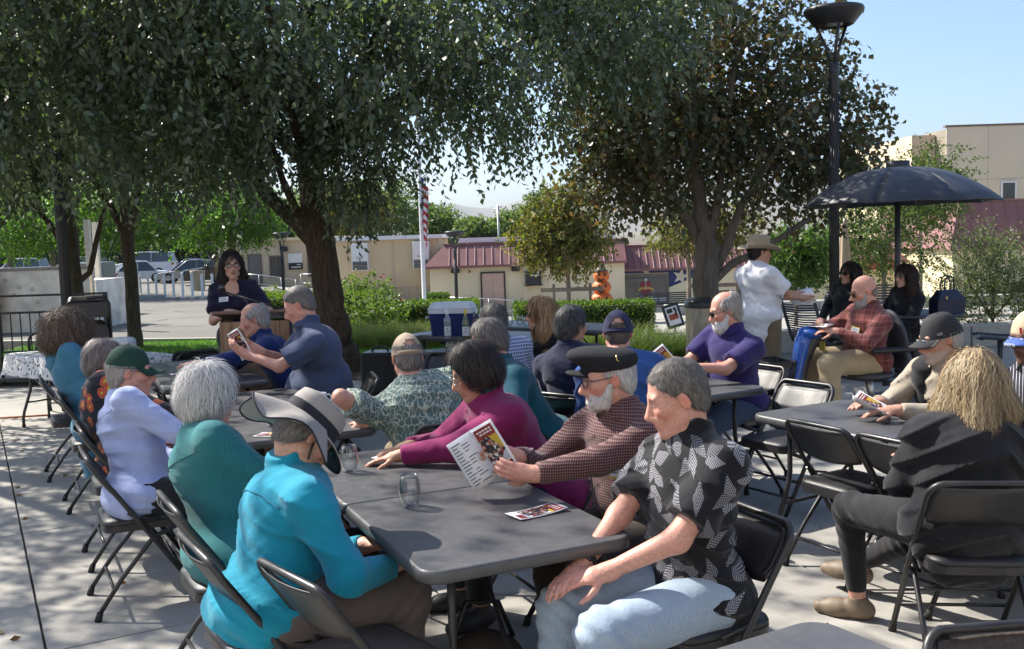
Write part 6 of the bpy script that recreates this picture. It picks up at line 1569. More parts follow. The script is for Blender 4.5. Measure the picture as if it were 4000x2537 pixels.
# ------------------------------------------------------------------ poles, flag, lamps
POLE = M('lamp_black', (0.022, 0.023, 0.027), 0.45, var=0.15)
def lamp(label, x, y, ztop, z0, pr_=0.062, R_=0.40, head=True):
    root = empty('street_lamp', (x, y, z0), 0, label, 'street lamp', 'black disc-headed lamp posts'); H_ = ztop-z0
    b = MB(); b.lathe([(pr_*1.9, 0), (pr_*1.9, 0.05), (pr_*1.25, 0.12), (pr_, 0.3), (pr_*0.92, H_-1.1), (pr_*1.05, H_-1.08), (pr_*1.05, H_-0.72), (pr_*0.9, H_-0.70)], 18, cap=True)
    for k in range(10): a = 2*math.pi*k/10; b.tube([(pr_*1.0*math.cos(a), pr_*1.0*math.sin(a), 0.3), (pr_*0.93*math.cos(a), pr_*0.93*math.sin(a), H_-1.1)], pr_*0.14, 4)
    b.build('pole', POLE, root)
    for k in range(3):
        a = 2*math.pi*k/3+0.5; c, s_ = math.cos(a), math.sin(a); b = MB(); b.tube([(pr_*0.6*c, pr_*0.6*s_, H_-0.74), (pr_*1.3*c, pr_*1.3*s_, H_-0.55), (R_*0.62*c, R_*0.62*s_, H_-0.20)], 0.022*R_/0.4, 8); b.build('arm', POLE, root)
    if head:
        b = MB(); b.lathe([(0, H_), (R_*0.55, H_-0.005), (R_*0.97, H_-0.03), (R_, H_-0.055), (R_*0.985, H_-0.085), (R_*0.66, H_-0.235), (R_*0.60, H_-0.245), (R_*0.5, H_-0.225), (0, H_-0.215)], 36); hd = b.build('lamp_head', POLE, root)
        b = MB(); b.lathe([(0, H_-0.222), (R_*0.30, H_-0.222), (R_*0.30, H_-0.235), (0, H_-0.235)], 20); b.build('lens', M('frosted_lens', (0.5, 0.5, 0.48), 0.3), hd)
    return root
lamp('tall black lamp post rising beside the umbrella on the right', 4.22, 12.75, 4.56, 0.0, 0.06, 0.375)
lamp('black lamp post half hidden in leaves at far left', -6.05, 13.3, 4.6, 0.0)
lamp('black disc-headed lamp post standing before the maroon-roofed building', -2.12, 38, 2.10, gz(-2.12, 38), 0.06, 0.38)
lamp('black lamp post in front of the tan wing, left of the big trunk', -9.75, 42, 2.30, gz(-9.75, 42), 0.06, 0.36)
root = empty('flagpole', (-3.02, 34, gz(-3, 34)), 0, 'white flagpole standing left of the black lamp', 'flagpole'); b = MB(); b.lathe([(0.12, 0), (0.075, 0.1), (0.07, 3), (0.05, 8.6)], 14, cap=True); b.build('pole', WHITE, root)
b = MB(); b.lathe([(0, 0.16), (0.07, 0.12), (0.08, 0.06), (0.03, 0)], 12, c=(0, 0, 8.6)); b.build('finial', gm, root)
def flag():
    n, m_ = 22, 26; vs = []; fs = []; mi = []
    for j in range(m_+1):
        v = j/m_
        for i in range(n+1):
            u = i/n; fold = 0.085*math.sin(u*15+v*2)*(0.35+u*0.6); x = 0.06+0.20*u*(0.55+0.45*(1-v))+0.06*math.sin(u*7+v*3); vs.append((x-0.02, fold-0.05, -1.85*v-0.62*u*(0.6+0.4*v)))
    for j in range(m_):
        for i in range(n):
            fs.append((j*(n+1)+i, j*(n+1)+i+1, (j+1)*(n+1)+i+1, (j+1)*(n+1)+i)); st = int(i/n*1e-9+j/m_*13)
            mi.append(2 if (i < n*0.42 and j < m_*0.54) else (0 if st % 2 == 0 else 1))
    o = raw_mesh('flag', np.array(vs), fs, [M('flag_red', (0.45, 0.03, 0.04), 0.8), M('flag_white', (0.72, 0.70, 0.70), 0.8), M('flag_blue', (0.03, 0.04, 0.18), 0.8)], None, True, mi=mi)
    o.location = (-3.02, 34, 3.95); tag(o, 'red and white striped flag hanging limp on the flagpole', 'flag')
flag()
b = MB(); b.tube([(0, 0, 0), (0, 0, 6.3)], 0.07, 8); b.tube([(-0.3, 0, 6.0), (0.3, 0, 6.2)], 0.04, 6); o = b.build('mast', GALV, None, (-0.75, 70, -2.2)); tag(o, 'thin grey metal mast standing among the background trees', 'mast')
# ------------------------------------------------------------------ left: booth, rails, bollards, bins
PANW = M('weathered_panel', (0.78, 0.74, 0.66), 0.85, var=0.28, scale=2.2); POSTC = M('cream_post', (0.60, 0.56, 0.46), 0.7)
bo = empty('panel_enclosure', (-11.6, 23.5, gz(-11, 23.5)), 0, 'weathered whitewashed panel enclosure with cream posts behind the railing', 'enclosure')
for x in (-1.95, -0.65, 0.65): bx('panel', PANW, bo, x, x+1.28, -1.05, -0.98, 0.0, 1.42)
for y in (-0.97, 0.1): bx('panel', PANW, bo, -1.98, -1.92, y, y+1.05, 0, 1.42)
bx('top_rail', M('grey_board', (0.28, 0.26, 0.23), 0.8), bo, -2.0, 1.95, -1.08, -0.95, 1.425, 1.50); bx('backing', PANW, bo, -1.9, 1.9, -0.6, 1.1, 0, 1.15)
for x, y in ((-1.98, -1.0), (-1.55, -1.1), (-1.98, 1.1), (1.9, -1.0), (1.2, 1.1)): bx('post', POSTC, bo, x-0.06, x+0.06, y-0.06+0.14, y+0.06+0.14, 0, 2.55)
b = MB(); q = random.Random(9)
for i in range(16): x = q.uniform(-1.8, 1.8); z = q.uniform(0.2, 1.3); b.lathe([(0.028, 0), (0.040, 0.008), (0.046, 0.0)], 10, M4=Matrix.Translation((x, -1.052, z)) @ Matrix.Rotation(R(90), 4, 'X'))
tag(b.build('bolt_plates', M('plate_grey', (0.28, 0.27, 0.25), 0.6), bo), kind='stuff')
o = bx('utility_cabinet', M('cabinet_green', (0.17, 0.20, 0.16), 0.6), None, -0.65, 0.65, -0.5, 0.5, 0, 1.55, 0.04); o.location = (-12.5, 29, gz(-12.5, 29)); tag(o, 'grey-green utility cabinet beyond the whitewashed panels', 'cabinet')
def bars(label, x0, y0, x1, y1, z0, hgt, n, loc_posts=True):
    L = math.hypot(x1-x0, y1-y0); root = empty('iron_railing', (x0, y0, z0), math.atan2(y1-y0, x1-x0), label, 'railing', 'black iron railings')
    for z in (hgt, hgt-0.28, 0.12): b = MB(); b.box(0, L, -0.018, 0.018, z-0.018, z+0.018); b.build('rail', DKM, root)
    for k in range(n+1): b = MB(); x = L*k/n; b.box(x-0.008, x+0.008, -0.008, 0.008, 0.13, hgt-0.29); b.build('bar', DKM, root)
    for x in (0.02, L-0.02): b = MB(); b.box(x-0.03, x+0.03, -0.03, 0.03, 0, hgt+0.02); b.build('post', DKM, root)
bars('black iron railing before the whitewashed panels, left section', -9.6, 16.2, -7.35, 16.2, 0, 1.05, 14)
bars('black iron railing before the whitewashed panels, section by the stacked chairs', -7.25, 16.2, -6.7, 16.2, 0, 1.05, 4)
WB = M('bollard_white', (0.66, 0.65, 0.60), 0.6, var=0.08)
for i in range(15):
    x = -16.6+i*0.42*(1+0.01*i); y = 41.5-i*0.35
    b = MB(); b.lathe([(0.075, 0), (0.075, 0.03), (0.05, 0.035), (0.05, 0.90), (0.035, 0.94), (0, 0.945)], 12); o = b.build('bollard', [WB], None, (x, y, gz(x, y)))
    tag(o, 'slim white bollard in the row at the edge of the parking lot', 'bollard', 'white bollards along the parking lot')
# ------------------------------------------------------------------ cars
def make_car(kind, paint):
    root = empty('parked_car', (0, 0, 0)); L, W_, Hh = {'sedan': (4.6, 1.8, 1.42), 'suv': (4.6, 1.86, 1.72), 'van': (4.9, 1.9, 1.95), 'truck': (5.3, 1.95, 1.85)}[kind]
    hl = L/2; bh = Hh*0.56 if kind == 'sedan' else Hh*0.58
    low = [(-hl, 0.30), (-hl+0.05, bh*0.80), (-hl+0.25, bh*0.92), (-hl*0.52, bh), (hl*0.45, bh), (hl*0.93, bh*0.83), (hl, bh*0.55), (hl-0.03, 0.28)]
    if kind != 'sedan': low = [(-hl, 0.34), (-hl, bh), (hl*0.50, bh), (hl*0.92, bh*0.88), (hl, bh*0.6), (hl-0.03, 0.3)]
    def loft(prof, mat, name, par, ins=0.10):
        b = MB(); rings = []
        for sx, k in ((-1, 0), (-1, 1), (1, 1), (1, 0)):
            yy = sx*(W_/2-(ins if k == 0 else 0)*0); rings.append(yy)
        n = len(prof); vs = []; c = [sum(p[0] for p in prof)/n, sum(p[1] for p in prof)/n]
        for y, s_ in ((-W_/2+0.0, 0.93), (-W_/2+0.07, 1.0), (W_/2-0.07, 1.0), (W_/2, 0.93)):
            vs += [(c[0]+(x-c[0])*s_, y, c[1]+(z-c[1])*s_) for x, z in prof]
        fs = [(r_*n+i, r_*n+(i+1) % n, (r_+1)*n+(i+1) % n, (r_+1)*n+i) for r_ in range(3) for i in range(n)]+[tuple(range(n-1, -1, -1)), tuple(3*n+i for i in range(n))]
        b.add(vs, fs, False); return b.build(name, mat, par)
    loft(low, paint, 'body', root)
    if kind == 'sedan': cab = [(-hl*0.62, bh-0.02), (-hl*0.38, Hh-0.04), (hl*0.02, Hh), (hl*0.14, Hh-0.05), (hl*0.46, bh-0.02)]
    elif kind == 'truck': cab = [(-hl*0.10, bh-0.02), (-hl*0.08, Hh-0.04), (hl*0.18, Hh), (hl*0.26, Hh-0.05), (hl*0.46, bh-0.02)]
    else: cab = [(-hl*0.97, bh-0.02), (-hl*0.88, Hh-0.06), (hl*0.02, Hh), (hl*0.20, Hh-0.06), (hl*0.46, bh-0.02)]
    n = len(cab); b = MB(); vs = []
    for y, s_ in ((-W_/2+0.08, 1.0), (W_/2-0.08, 1.0)):
        for x, z in cab: k = (z-bh)/(Hh-bh); vs.append((x, y*(1-0.16*max(0, k)), z))
    b.add(vs, [tuple(range(n-1, -1, -1)), tuple(range(n, 2*n))]+[(i, (i+1) % n, n+(i+1) % n, n+i) for i in range(n)]); gl = b.build('window', WIN, root)
    b = MB(); rt = cab[1:4]; vs = []
    for y in (-W_/2+0.08, W_/2-0.08):
        for x, z in rt: k = (z-bh)/(Hh-bh); vs.append((x, y*(1-0.16*k)*1.01, z+0.012))
    m_ = len(rt); b.add(vs, [(i, i+1, m_+i+1, m_+i) for i in range(m_-1)]); b.build('roof', paint, root)
    b = MB()
    for y in (-1, 1):
        for i, (x, z) in enumerate(cab):
            pass
        P = [(x, y*(W_/2-0.08)*(1-0.16*max(0, (z-bh)/(Hh-bh)))*1.005, z+0.01) for x, z in cab]; b.tube(P, 0.035, 5)
        xm = (cab[1][0]+cab[-2][0])/2; b.tube([(xm, y*(W_/2-0.075), bh), (xm, y*(W_/2-0.08)*0.845, Hh-0.03)], 0.03, 5)
    b.build('pillars', paint, root)
    ty = M('tyre', (0.015, 0.015, 0.015), 0.85)
    for x in (-hl*0.60, hl*0.62):
        for y in (-1, 1):
            T = Matrix.Translation((x, y*(W_/2-0.09), 0.33)) @ Matrix.Rotation(R(90), 4, 'X')
            b = MB(); b.lathe([(0.20, -0.10), (0.31, -0.105), (0.33, -0.06), (0.33, 0.06), (0.31, 0.105), (0.20, 0.10)], 18, M4=T); w = b.build('wheel', ty, root)
            b = MB(); b.lathe([(0.0, -0.085), (0.06, -0.09), (0.20, -0.075), (0.21, -0.06), (0.21, 0.06), (0.20, 0.075), (0.06, 0.09), (0, 0.085)], 14, M4=T); b.build('rim', GALV, w)
    for y in (-0.62, 0.62):
        bx('headlight', M('headlight', (0.6, 0.62, 0.65), 0.15), root, hl-0.12, hl-0.005, y-0.18, y+0.18, bh*0.60, bh*0.76, 0.02); bx('tail_light', M('tail_light', (0.35, 0.02, 0.02), 0.2), root, -hl-0.012, -hl+0.06, y-0.14, y+0.16, bh*0.70, bh*0.92, 0.02)
        bx('mirror', paint, root, hl*0.36, hl*0.42, y*1.6-0.09, y*1.6+0.09, bh+0.02, bh+0.16, 0.02)
    bx('grille', DKM, root, hl-0.02, hl+0.006, -0.42, 0.42, bh*0.42, bh*0.66); bx('number_plate', WHITE, root, -hl-0.012, -hl, -0.26, 0.26, bh*0.55, bh*0.68)
    return root
PW = M('car_white', (0.66, 0.67, 0.68), 0.25, var=0.03, coat=0.5); PS = M('car_silver', (0.32, 0.33, 0.34), 0.3, 0.4, var=0.05, coat=0.5); PB_ = M('car_blue', (0.03, 0.05, 0.16), 0.25, var=0.05, coat=0.5); PK_ = M('car_black', (0.012, 0.013, 0.014), 0.25, var=0.1, coat=0.5)
CARS = [('sedan', PW, -24.6, 64, 200, 'white sedan parked just left of the slender forked tree'), ('sedan', PB_, -22.2, 68, 195, 'dark blue car behind the white bollards'), ('sedan', PS, -20.0, 62, 190, 'silver sedan parked right of the slender tree'), ('suv', PK_, -16.4, 56, 200, 'black high-roofed vehicle parked behind the bollards'),
        ('sedan', PW, -14.6, 60, 195, 'white car parked left of the speaking woman'), ('sedan', PS, -13.2, 66, 195, 'silver-grey car half behind the speaking woman'), ('van', PW, -30.5, 82, 180, 'white van standing behind the near parked cars'), ('suv', PS, -37, 84, 185, 'silver station wagon with roof rack at far left'),
        ('suv', PW, -43, 86, 180, 'white high-roofed car near the left edge'), ('sedan', PB_, -14.4, 27.5, 178, 'blue car with red tail light beside the whitewashed panels'), ('sedan', PW, -26.6, 60, 190, 'white sedan nose-out left of the lamp post'), ('sedan', PS, -13.6, 30.0, 100, 'silver car roof showing over the whitewashed panels'), ('suv', PK_, -14.1, 22.3, 195, 'dark vehicle behind the iron railing at the left edge')]
cache = {}
for kd, pt, x, y, rz, lb in CARS:
    k = (kd, pt.name)
    if k not in cache: cache[k] = c = make_car(kd, pt)
    else: c = copy_tree(cache[k])
    c.location = (x, y, gz(x, y)); c.rotation_euler = (0, 0, R(rz)); tag(c, lb, 'car', 'cars in the parking lot')
b = MB(); b.lathe([(0.30, 0), (0.34, 0.85), (0.36, 0.95), (0.0, 0.96)], 16); tag(b.build('litter_bin', M('bin_tan', (0.38, 0.33, 0.27), 0.8), None, (-15.0, 47, gz(-15, 47))), 'tan cylindrical litter bin behind the white bollards', 'bin')
# ------------------------------------------------------------------ right: umbrella table, planter wall, bench, pumpkins, trash can
ANTH = M('umbrella_metal', (0.030, 0.034, 0.046), 0.5, var=0.15, scale=3)
um = empty('patio_umbrella', (4.55, 11.5, 0), 0, 'big dark domed metal umbrella over the round table', 'umbrella')
b = MB(); b.tube([(0, 0, 0.0), (0, 0, 2.42)], 0.032, 12); b.build('pole', ANTH, um)
n = 8
for k in range(n):
    b = MB(); a0, a1 = 2*math.pi*k/n+0.2, 2*math.pi*(k+1)/n+0.2; vs = []; m_, w_n = 8, 6
    for lay in (0, 1):
        for j in range(m_+1):
            e = j/m_; rr = 0.06+1.06*e; z = 2.43-0.42*e**2.2-lay*0.018
            for i in range(w_n+1):
                g_ = i/w_n; P0 = Vector((math.cos(a0), math.sin(a0), 0))*rr; P1 = Vector((math.cos(a1), math.sin(a1), 0))*rr; P = P0.lerp(P1, 0.004+0.992*g_); vs.append((P.x, P.y, z+0.015*math.sin(math.pi*g_)*e))
    W_ = w_n+1; N1 = (m_+1)*W_; fs = []
    for j in range(m_):
        for i in range(w_n): a = j*W_+i; fs.append((a, a+1, a+1+W_, a+W_)); fs.append((N1+a+W_, N1+a+1+W_, N1+a+1, N1+a))
    for i in range(w_n): a = m_*W_+i; fs.append((a, a+1, N1+a+1, N1+a))
    for j in range(m_): a = j*W_; fs += [(a, a+W_, N1+a+W_, N1+a), (N1+a+w_n, N1+a+w_n+W_, a+w_n+W_, a+w_n)]
    b.add(vs, fs, True); b.build('canopy_panel', ANTH, um)
    b = MB(); b.tube([(0.06*math.cos(a0), 0.06*math.sin(a0), 2.37), (0.6*math.cos(a0), 0.6*math.sin(a0), 2.30), (1.08*math.cos(a0), 1.08*math.sin(a0), 2.0)], 0.010, 5); b.build('rib', ANTH, um)
b = MB(); b.lathe([(0.13, 2.42), (0.13, 2.50), (0.0, 2.51)], 20); b.build('cap', ANTH, um)
rt = empty('round_table', (4.72, 11.4, 0), 0, 'round dark metal table carrying the handbag under the umbrella', 'table')
b = MB(); b.lathe([(0.0, 0.735), (0.50, 0.735), (0.53, 0.725), (0.53, 0.705), (0.50, 0.70), (0, 0.70)], 40); b.build('table_top', ANTH, rt); b = MB(); b.lathe([(0.06, 0.02), (0.05, 0.70)], 14); b.build('column', ANTH, rt); b = MB(); b.lathe([(0.36, 0), (0.36, 0.02), (0, 0.03)], 24); b.build('base', ANTH, rt)
def bucket(label, x, y, yaw):
    root = empty('metal_chair', (x, y, 0), R(yaw), label, 'chair', 'slatted metal umbrella-table chairs'); prof = [(0.26, 0.44), (0.20, 0.455), (0.0, 0.435), (-0.16, 0.425), (-0.24, 0.455), (-0.29, 0.56), (-0.36, 0.75), (-0.42, 0.92)]
    for sx in (-1, 1): b = MB(); b.tube([(sx*0.25, p, z) for p, z in prof], 0.018, 8); b.build('side_rail', ANTH, root)
    b = MB(); P = [Vector((0, p, z)) for p, z in prof]; d = 0
    for a, c in zip(P, P[1:]):
        n_ = max(2, int((c-a).length/0.028))
        for k in range(n_): p = a.lerp(c, k/n_); S = root; bb = MB(); bb.tube([(-0.25, p.y, p.z), (0, p.y, p.z-0.012), (0.25, p.y, p.z)], 0.0085, 4); bb.build('slat', ANTH, root)
    b = MB(); b.tube([(0, 0, 0.43), (0, 0.0, 0.06), (0, 0.5, 0.04)], 0.035, 10); b.build('stem', ANTH, root)
bucket('slatted metal chair standing empty before the pale shrub', 5.62, 11.2, 75)
bucket('slatted metal chair behind the sunglasses woman, seen edge-on', 3.62, 11.3, -60)
pw = empty('planter_wall', (0, 0, 0), 0, 'long low concrete planter wall behind the seated women', 'wall')
for i in range(8): bx('concrete_block', KERB, pw, 2.9+i*1.2, 4.085+i*1.2, 13.75, 14.05, 0, 0.32, 0.012)
def bench(label, x, y, yaw):
    root = empty('bench', (x, y, gz(x, y)), R(yaw), label, 'bench', 'dark metal benches')
    for sx in (-0.9, 0.9): b = MB(); b.tube([(sx, 0.28, 0), (sx, 0.28, 0.60), (sx, 0.20, 0.68), (sx, -0.20, 0.68), (sx, -0.28, 0.60), (sx, -0.28, 0)], 0.035, 8); b.build('arm_frame', ANTH, root)
    for k in range(7): bx('seat_slat', ANTH, root, -0.88, 0.88, -0.22+k*0.065, -0.18+k*0.065, 0.42, 0.445)
    for k in range(6): bx('back_slat', ANTH, root, -0.88, 0.88, 0.26, 0.285, 0.50+k*0.07, 0.545+k*0.07)
bench('dark metal bench below the mural window', 5.2, 33.0, 0); bench('dark metal bench right of the framed poster stand', 7.55, 32.0, 0); bench('dark metal bench left of the folded tan parasol', 9.2, 25.5, 0)
# stacked pumpkin inflatable
ORG = M('pumpkin_nylon', (0.62, 0.13, 0.015), 0.55, var=0.06, scale=3); BLK = M('print_black', (0.012, 0.012, 0.012), 0.6)
pk = empty('pumpkin_inflatable', (3.9, 42, gz(3.9, 42)), 0, 'tall orange inflatable of three stacked carved pumpkins with a black hat', 'decoration'); g = gz(3.9, 42)
ORGE = ORG; zc = -1.02-g
for k, (rr, hh) in enumerate(((0.46, 0.60), (0.40, 0.56), (0.33, 0.50))):
    S = Sdf()
    for j in range(10): a = 2*math.pi*j/10; S.ell((0.30*rr*math.cos(a), 0.30*rr*math.sin(a), zc), (rr*0.74, rr*0.74, hh*0.52), 0.02)
    v, f = S.mesh(0.03); pu = raw_mesh('pumpkin', v, f, ORG, pk)
    for ex in (-0.38, 0.34):
        b = MB(); q = Vector((ex*rr, -rr*0.96, zc+hh*0.14)); b.add([q+Vector((-0.08*rr*2, 0, -0.03)), q+Vector((0.08*rr*2, 0, -0.03)), q+Vector((0.02, 0.0, 0.10))], [(0, 1, 2)]); b.prism([(q.x-0.07, q.z-0.05), (q.x+0.07, q.z-0.05), (q.x+0.01, q.z+0.09)], 0, 0.03, Matrix(((1, 0, 0, 0), (0, 0, 1, q.y-0.02), (0, 1, 0, 0), (0, 0, 0, 1)))); b.build('eye', BLK, pu)
    b = MB(); m_ = []
    for i in range(9): u = -1+2*i/8; m_.append((u*rr*0.5-0.05, zc-hh*0.12-0.06*(1-u*u)-(0.04 if i % 2 else 0)))
    lo = [(x, z-0.07*(1-((x+0.05)/(rr*0.5))**2)-0.01) for x, z in m_[::-1]]
    b.prism(m_+lo, 0, 0.06, Matrix(((1, 0, 0, 0), (0, 0, 1, -rr*1.02), (0, 1, 0, 0), (0, 0, 0, 1)))); b.build('mouth', BLK, pu); zc += hh*0.88
b = MB(); b.lathe([(0.34, zc-0.22), (0.20, zc-0.17), (0.13, zc+0.02), (0.0, zc+0.14)], 16); b.build('witch_hat', BLK, pk)
# staked tree guards
for (x, y, lb) in ((1.85, 29.6, 'wooden stake frame holding the small yellow-green tree'), (6.5, 30.5, 'wooden stake frame left of the forked trunk')):
    root = empty('stake_frame', (x, y, gz(x, y)), 0, lb, 'tree stakes', 'wooden tree stakes'); WD = M('weathered_wood', (0.20, 0.165, 0.125), 0.85, var=0.25, scale=8)
    for sx in (-0.55, 0.55): bx('stake', WD, root, sx-0.04, sx+0.04, -0.04, 0.04, 0, 1.25)
    bx('crossbar', WD, root, -0.95, 0.95, -0.09, -0.045, 1.02, 1.14)
# steel trash can
tc = empty('trash_can', (2.48, 12.5, 0), 0, 'round brushed steel trash can with black lid behind the white-bearded man', 'trash can')
def brushed():
    mt, nt, b = _new('brushed_steel'); n1 = noise(nt, 8, 4, objco(nt, (1, 1, 0.25)), 2.0); nt.links.new(ramp(nt, n1, [(0.3, (0.34, 0.31, 0.25)), (0.7, (0.50, 0.46, 0.38))]), b.inputs['Base Color']); b.inputs['Metallic'].default_value = 0.85
    nt.links.new(ramp(nt, n1, [(0.3, (0.28,)*3), (0.7, (0.48,)*3)]), b.inputs['Roughness']); return mt
b = MB(); b.lathe([(0.25, 0.03), (0.25, 0.80)], 40); b.build('drum', brushed(), tc); b = MB(); b.lathe([(0.262, 0.79), (0.262, 0.85), (0.235, 0.90), (0.12, 0.905), (0.11, 0.86), (0, 0.86)], 40); b.build('lid', BLACK, tc)
b = MB(); b.lathe([(0.24, 0.0), (0.252, 0.03)], 40, cap=True); b.build('base', BLACK, tc)
for a in (R(-62), R(118)): b = MB(); b.tube([(0.254*math.cos(a), 0.254*math.sin(a), 0.03), (0.254*math.cos(a), 0.254*math.sin(a), 0.80)], 0.012, 6); b.build('seam_strip', GALV, tc)
# framed poster stand
ps = empty('poster_stand', (3.55, 21, gz(3.55, 21)), R(12), 'black framed poster leaning on a low stand left of the trash can', 'sign'); T = Matrix.Translation((0, 0, 0.10)) @ Matrix.Rotation(R(-14), 4, 'Y') @ Matrix.Rotation(R(-12), 4, 'X') @ Matrix.Scale(0.8, 4)
b = MB(); b.box(-0.24, 0.24, -0.02, 0.02, 0, 0.66, 0.0, T); b.build('frame', BLACK, ps); b = MB(); b.box(-0.17, 0.17, -0.026, -0.021, 0.08, 0.58, 0.0, T); p_ = b.build('poster', PAPER, ps)
b = MB(); b.box(-0.12, 0.14, -0.030, -0.027, 0.22, 0.38, 0.0, T); b.build('picture', M('poster_red', (0.35, 0.08, 0.03), 0.6, var=0.4, scale=12), p_); b = MB(); b.box(-0.14, 0.02, -0.030, -0.027, 0.42, 0.54, 0.0, T); b.box(0.05, 0.14, -0.030, -0.027, 0.46, 0.54, 0.0, T); b.build('picture', INK, p_)
b = MB(); b.tube([(0, 0.1, 0), (0, 0.02, 0.5)], 0.02, 8); b.build('leg', BLACK, ps)
# folded tan parasol
fp = empty('folded_parasol', (7.0, 20.5, gz(7, 20.5)), 0, 'closed tan parasol on a round foot behind the hatted man', 'umbrella'); g = gz(7, 20.5)
b = MB(); b.lathe([(0.30, 0), (0.30, 0.05), (0.12, 0.09), (0.03, 0.12)], 20); b.build('foot', GALV, fp); b = MB(); b.tube([(0, 0, 0.1), (0, 0, 2.3)], 0.022, 8); b.build('pole', GALV, fp)
b = MB(); n = 20; vs = []
for i, (rr, z) in enumerate(((0.04, 2.25), (0.09, 1.8), (0.12, 1.35), (0.16, 1.05))):
    for j in range(n): a = 2*math.pi*j/n; k = rr*(1+0.35*math.sin(5*a)); vs.append((k*math.cos(a), k*math.sin(a), z))
b.add(vs, [(i*n+j, i*n+(j+1) % n, (i+1)*n+(j+1) % n, (i+1)*n+j) for i in range(3) for j in range(n)], True); b.build('cover', M('tan_canvas', (0.36, 0.28, 0.19), 0.9), fp)
# ------------------------------------------------------------------ tables and chairs on the plaza
put_table(-0.33, 3.88, 114.9, 'nearest centre table with a wine glass and a programme on it')
put_table(-1.47, 5.96, 114.9, 'table carrying the white mug, behind the bucket hat')
put_table(-2.56, 7.97, 114.9, 'table in front of the lectern where the navy-jacket man reads')
put_table(0.84, 6.84, 122, 'table in front of the white-bearded man in the purple polo')
put_table(2.08, 4.75, -60.7, 'sunlit table beside the blonde woman in black')
put_table(0.90, 1.5, -60, 'table corner poking into the bottom edge of the view')
put_table(-0.10, 8.4, 118, 'table between the teal sweater and the blonde woman in sunglasses')
put_table(-0.22, 10.35, -37, 'drinks table under the blue cooler and wine bottles')
put_table(0.45, 11.2, -37, 'table crowded with empty wine glasses behind the drinks table')
put_table(-4.15, 9.55, -38, 'table under the white lace cloth at far left')
chairs = [(-0.86, 3.27, -58, 'chair under the turquoise shirt and bucket hat'), (-0.50, 2.99, -50, 'empty chair with woven seat nearest the bottom edge', True), (-1.14, 3.84, -60, 'chair under the teal corduroy shirt woman'),
          (-1.88, 4.80, -62, 'chair under the man in green cap'), (-2.22, 5.52, -62, 'chair under the woman in floral dress and yellow scarf'), (-2.88, 6.72, -62, 'chair under the woman with big curly hair'), (-3.45, 7.65, -62, 'empty chair just beyond the curly haired woman'),
          (-0.40, 5.36, 20, 'chair under the man in beige cap and leaf-line shirt'), (0.15, 4.60, 115, 'chair under the woman in magenta fleece', True), (0.56, 4.02, 115, 'chair under the man in black flat cap', True), (0.60, 3.25, 115, 'chair under the man in fern print shirt'),
          (-1.70, 7.85, 110, 'chair under the man in navy jacket', True), (-1.26, 7.05, 105, 'chair under the heavy man in grey-blue polo'), (0.18, 5.90, 110, 'chair under the man in teal sweater'), (-0.02, 6.95, 25, 'chair under the man in white-checked shirt'), (0.64, 8.25, 110, 'chair under the blonde woman in sunglasses'),
          (0.42, 6.18, -40, 'chair under the man in navy polo, back to view'), (0.68, 5.72, -18, 'chair under the man in navy cap and blue shirt'), (1.60, 6.88, 122, 'chair under the white-bearded man in purple polo'), (1.66, 6.02, 124, 'empty chair turned toward the table of the white-bearded man'),
          (1.71, 4.92, -61, 'empty chair tucked in at the sunlit table, left one of two'), (1.93, 4.52, -61, 'empty chair tucked in at the sunlit table, right one of two, beside the crossed legs'), (1.80, 3.84, -7, 'chair under the blonde woman in black, lettered on its rear edge'),
          (2.55, 5.35, 119, 'chair under the man in black visor cap'), (2.90, 4.80, 119, 'chair under the man in tan and blue cap at right edge'), (-0.62, 8.15, 160, 'empty chair with open frame behind the beige cap'), (-0.30, 8.0, 150, 'empty chair half hidden behind the dark-haired woman'),
          (-4.85, 10.6, 205, 'empty chair left of the lace-covered table'), (-3.2, 9.35, 60, 'empty chair at the right end of the lace-covered table'), (-2.9, 8.95, 200, 'empty chair in front of the lectern tub'), (1.20, 2.05, 186, 'chair whose woven back shows in the bottom right corner', True)]
for c in chairs: put_chair(c[0], c[1], c[2], c[3], len(c) > 4)
# lettering pressed into the rear edge of one chair seat
lc = [o for o in sc.objects if o.get('label', '').startswith('chair under the blonde woman in black')][0]
st = [o for o in lc.children if o.name.startswith('seat')][0]; EMB = M('embossed_dark', (0.05, 0.048, 0.045), 0.5)
bk4 = frame((1, 0, 0), (0, 0, 1), (-0.03, -0.1958, 0.421))
text('lettering', 'BRIDGE', 0.018, EMB, frame((1, 0, 0), (0, 0, 1), (-0.012, -0.1965, 0.421)), st); text('lettering', 'PORT', 0.018, EMB, frame((1, 0, 0), (0, 0, 1), (0.052, -0.1965, 0.421)), st)
b = MB(); b.tube([(0.022, -0.1965, 0.409), (0.082, -0.1965, 0.409), (0.082, -0.1965, 0.433), (0.022, -0.1965, 0.433)], 0.0009, 4, closed=True); b.build('lettering_frame', EMB, st)
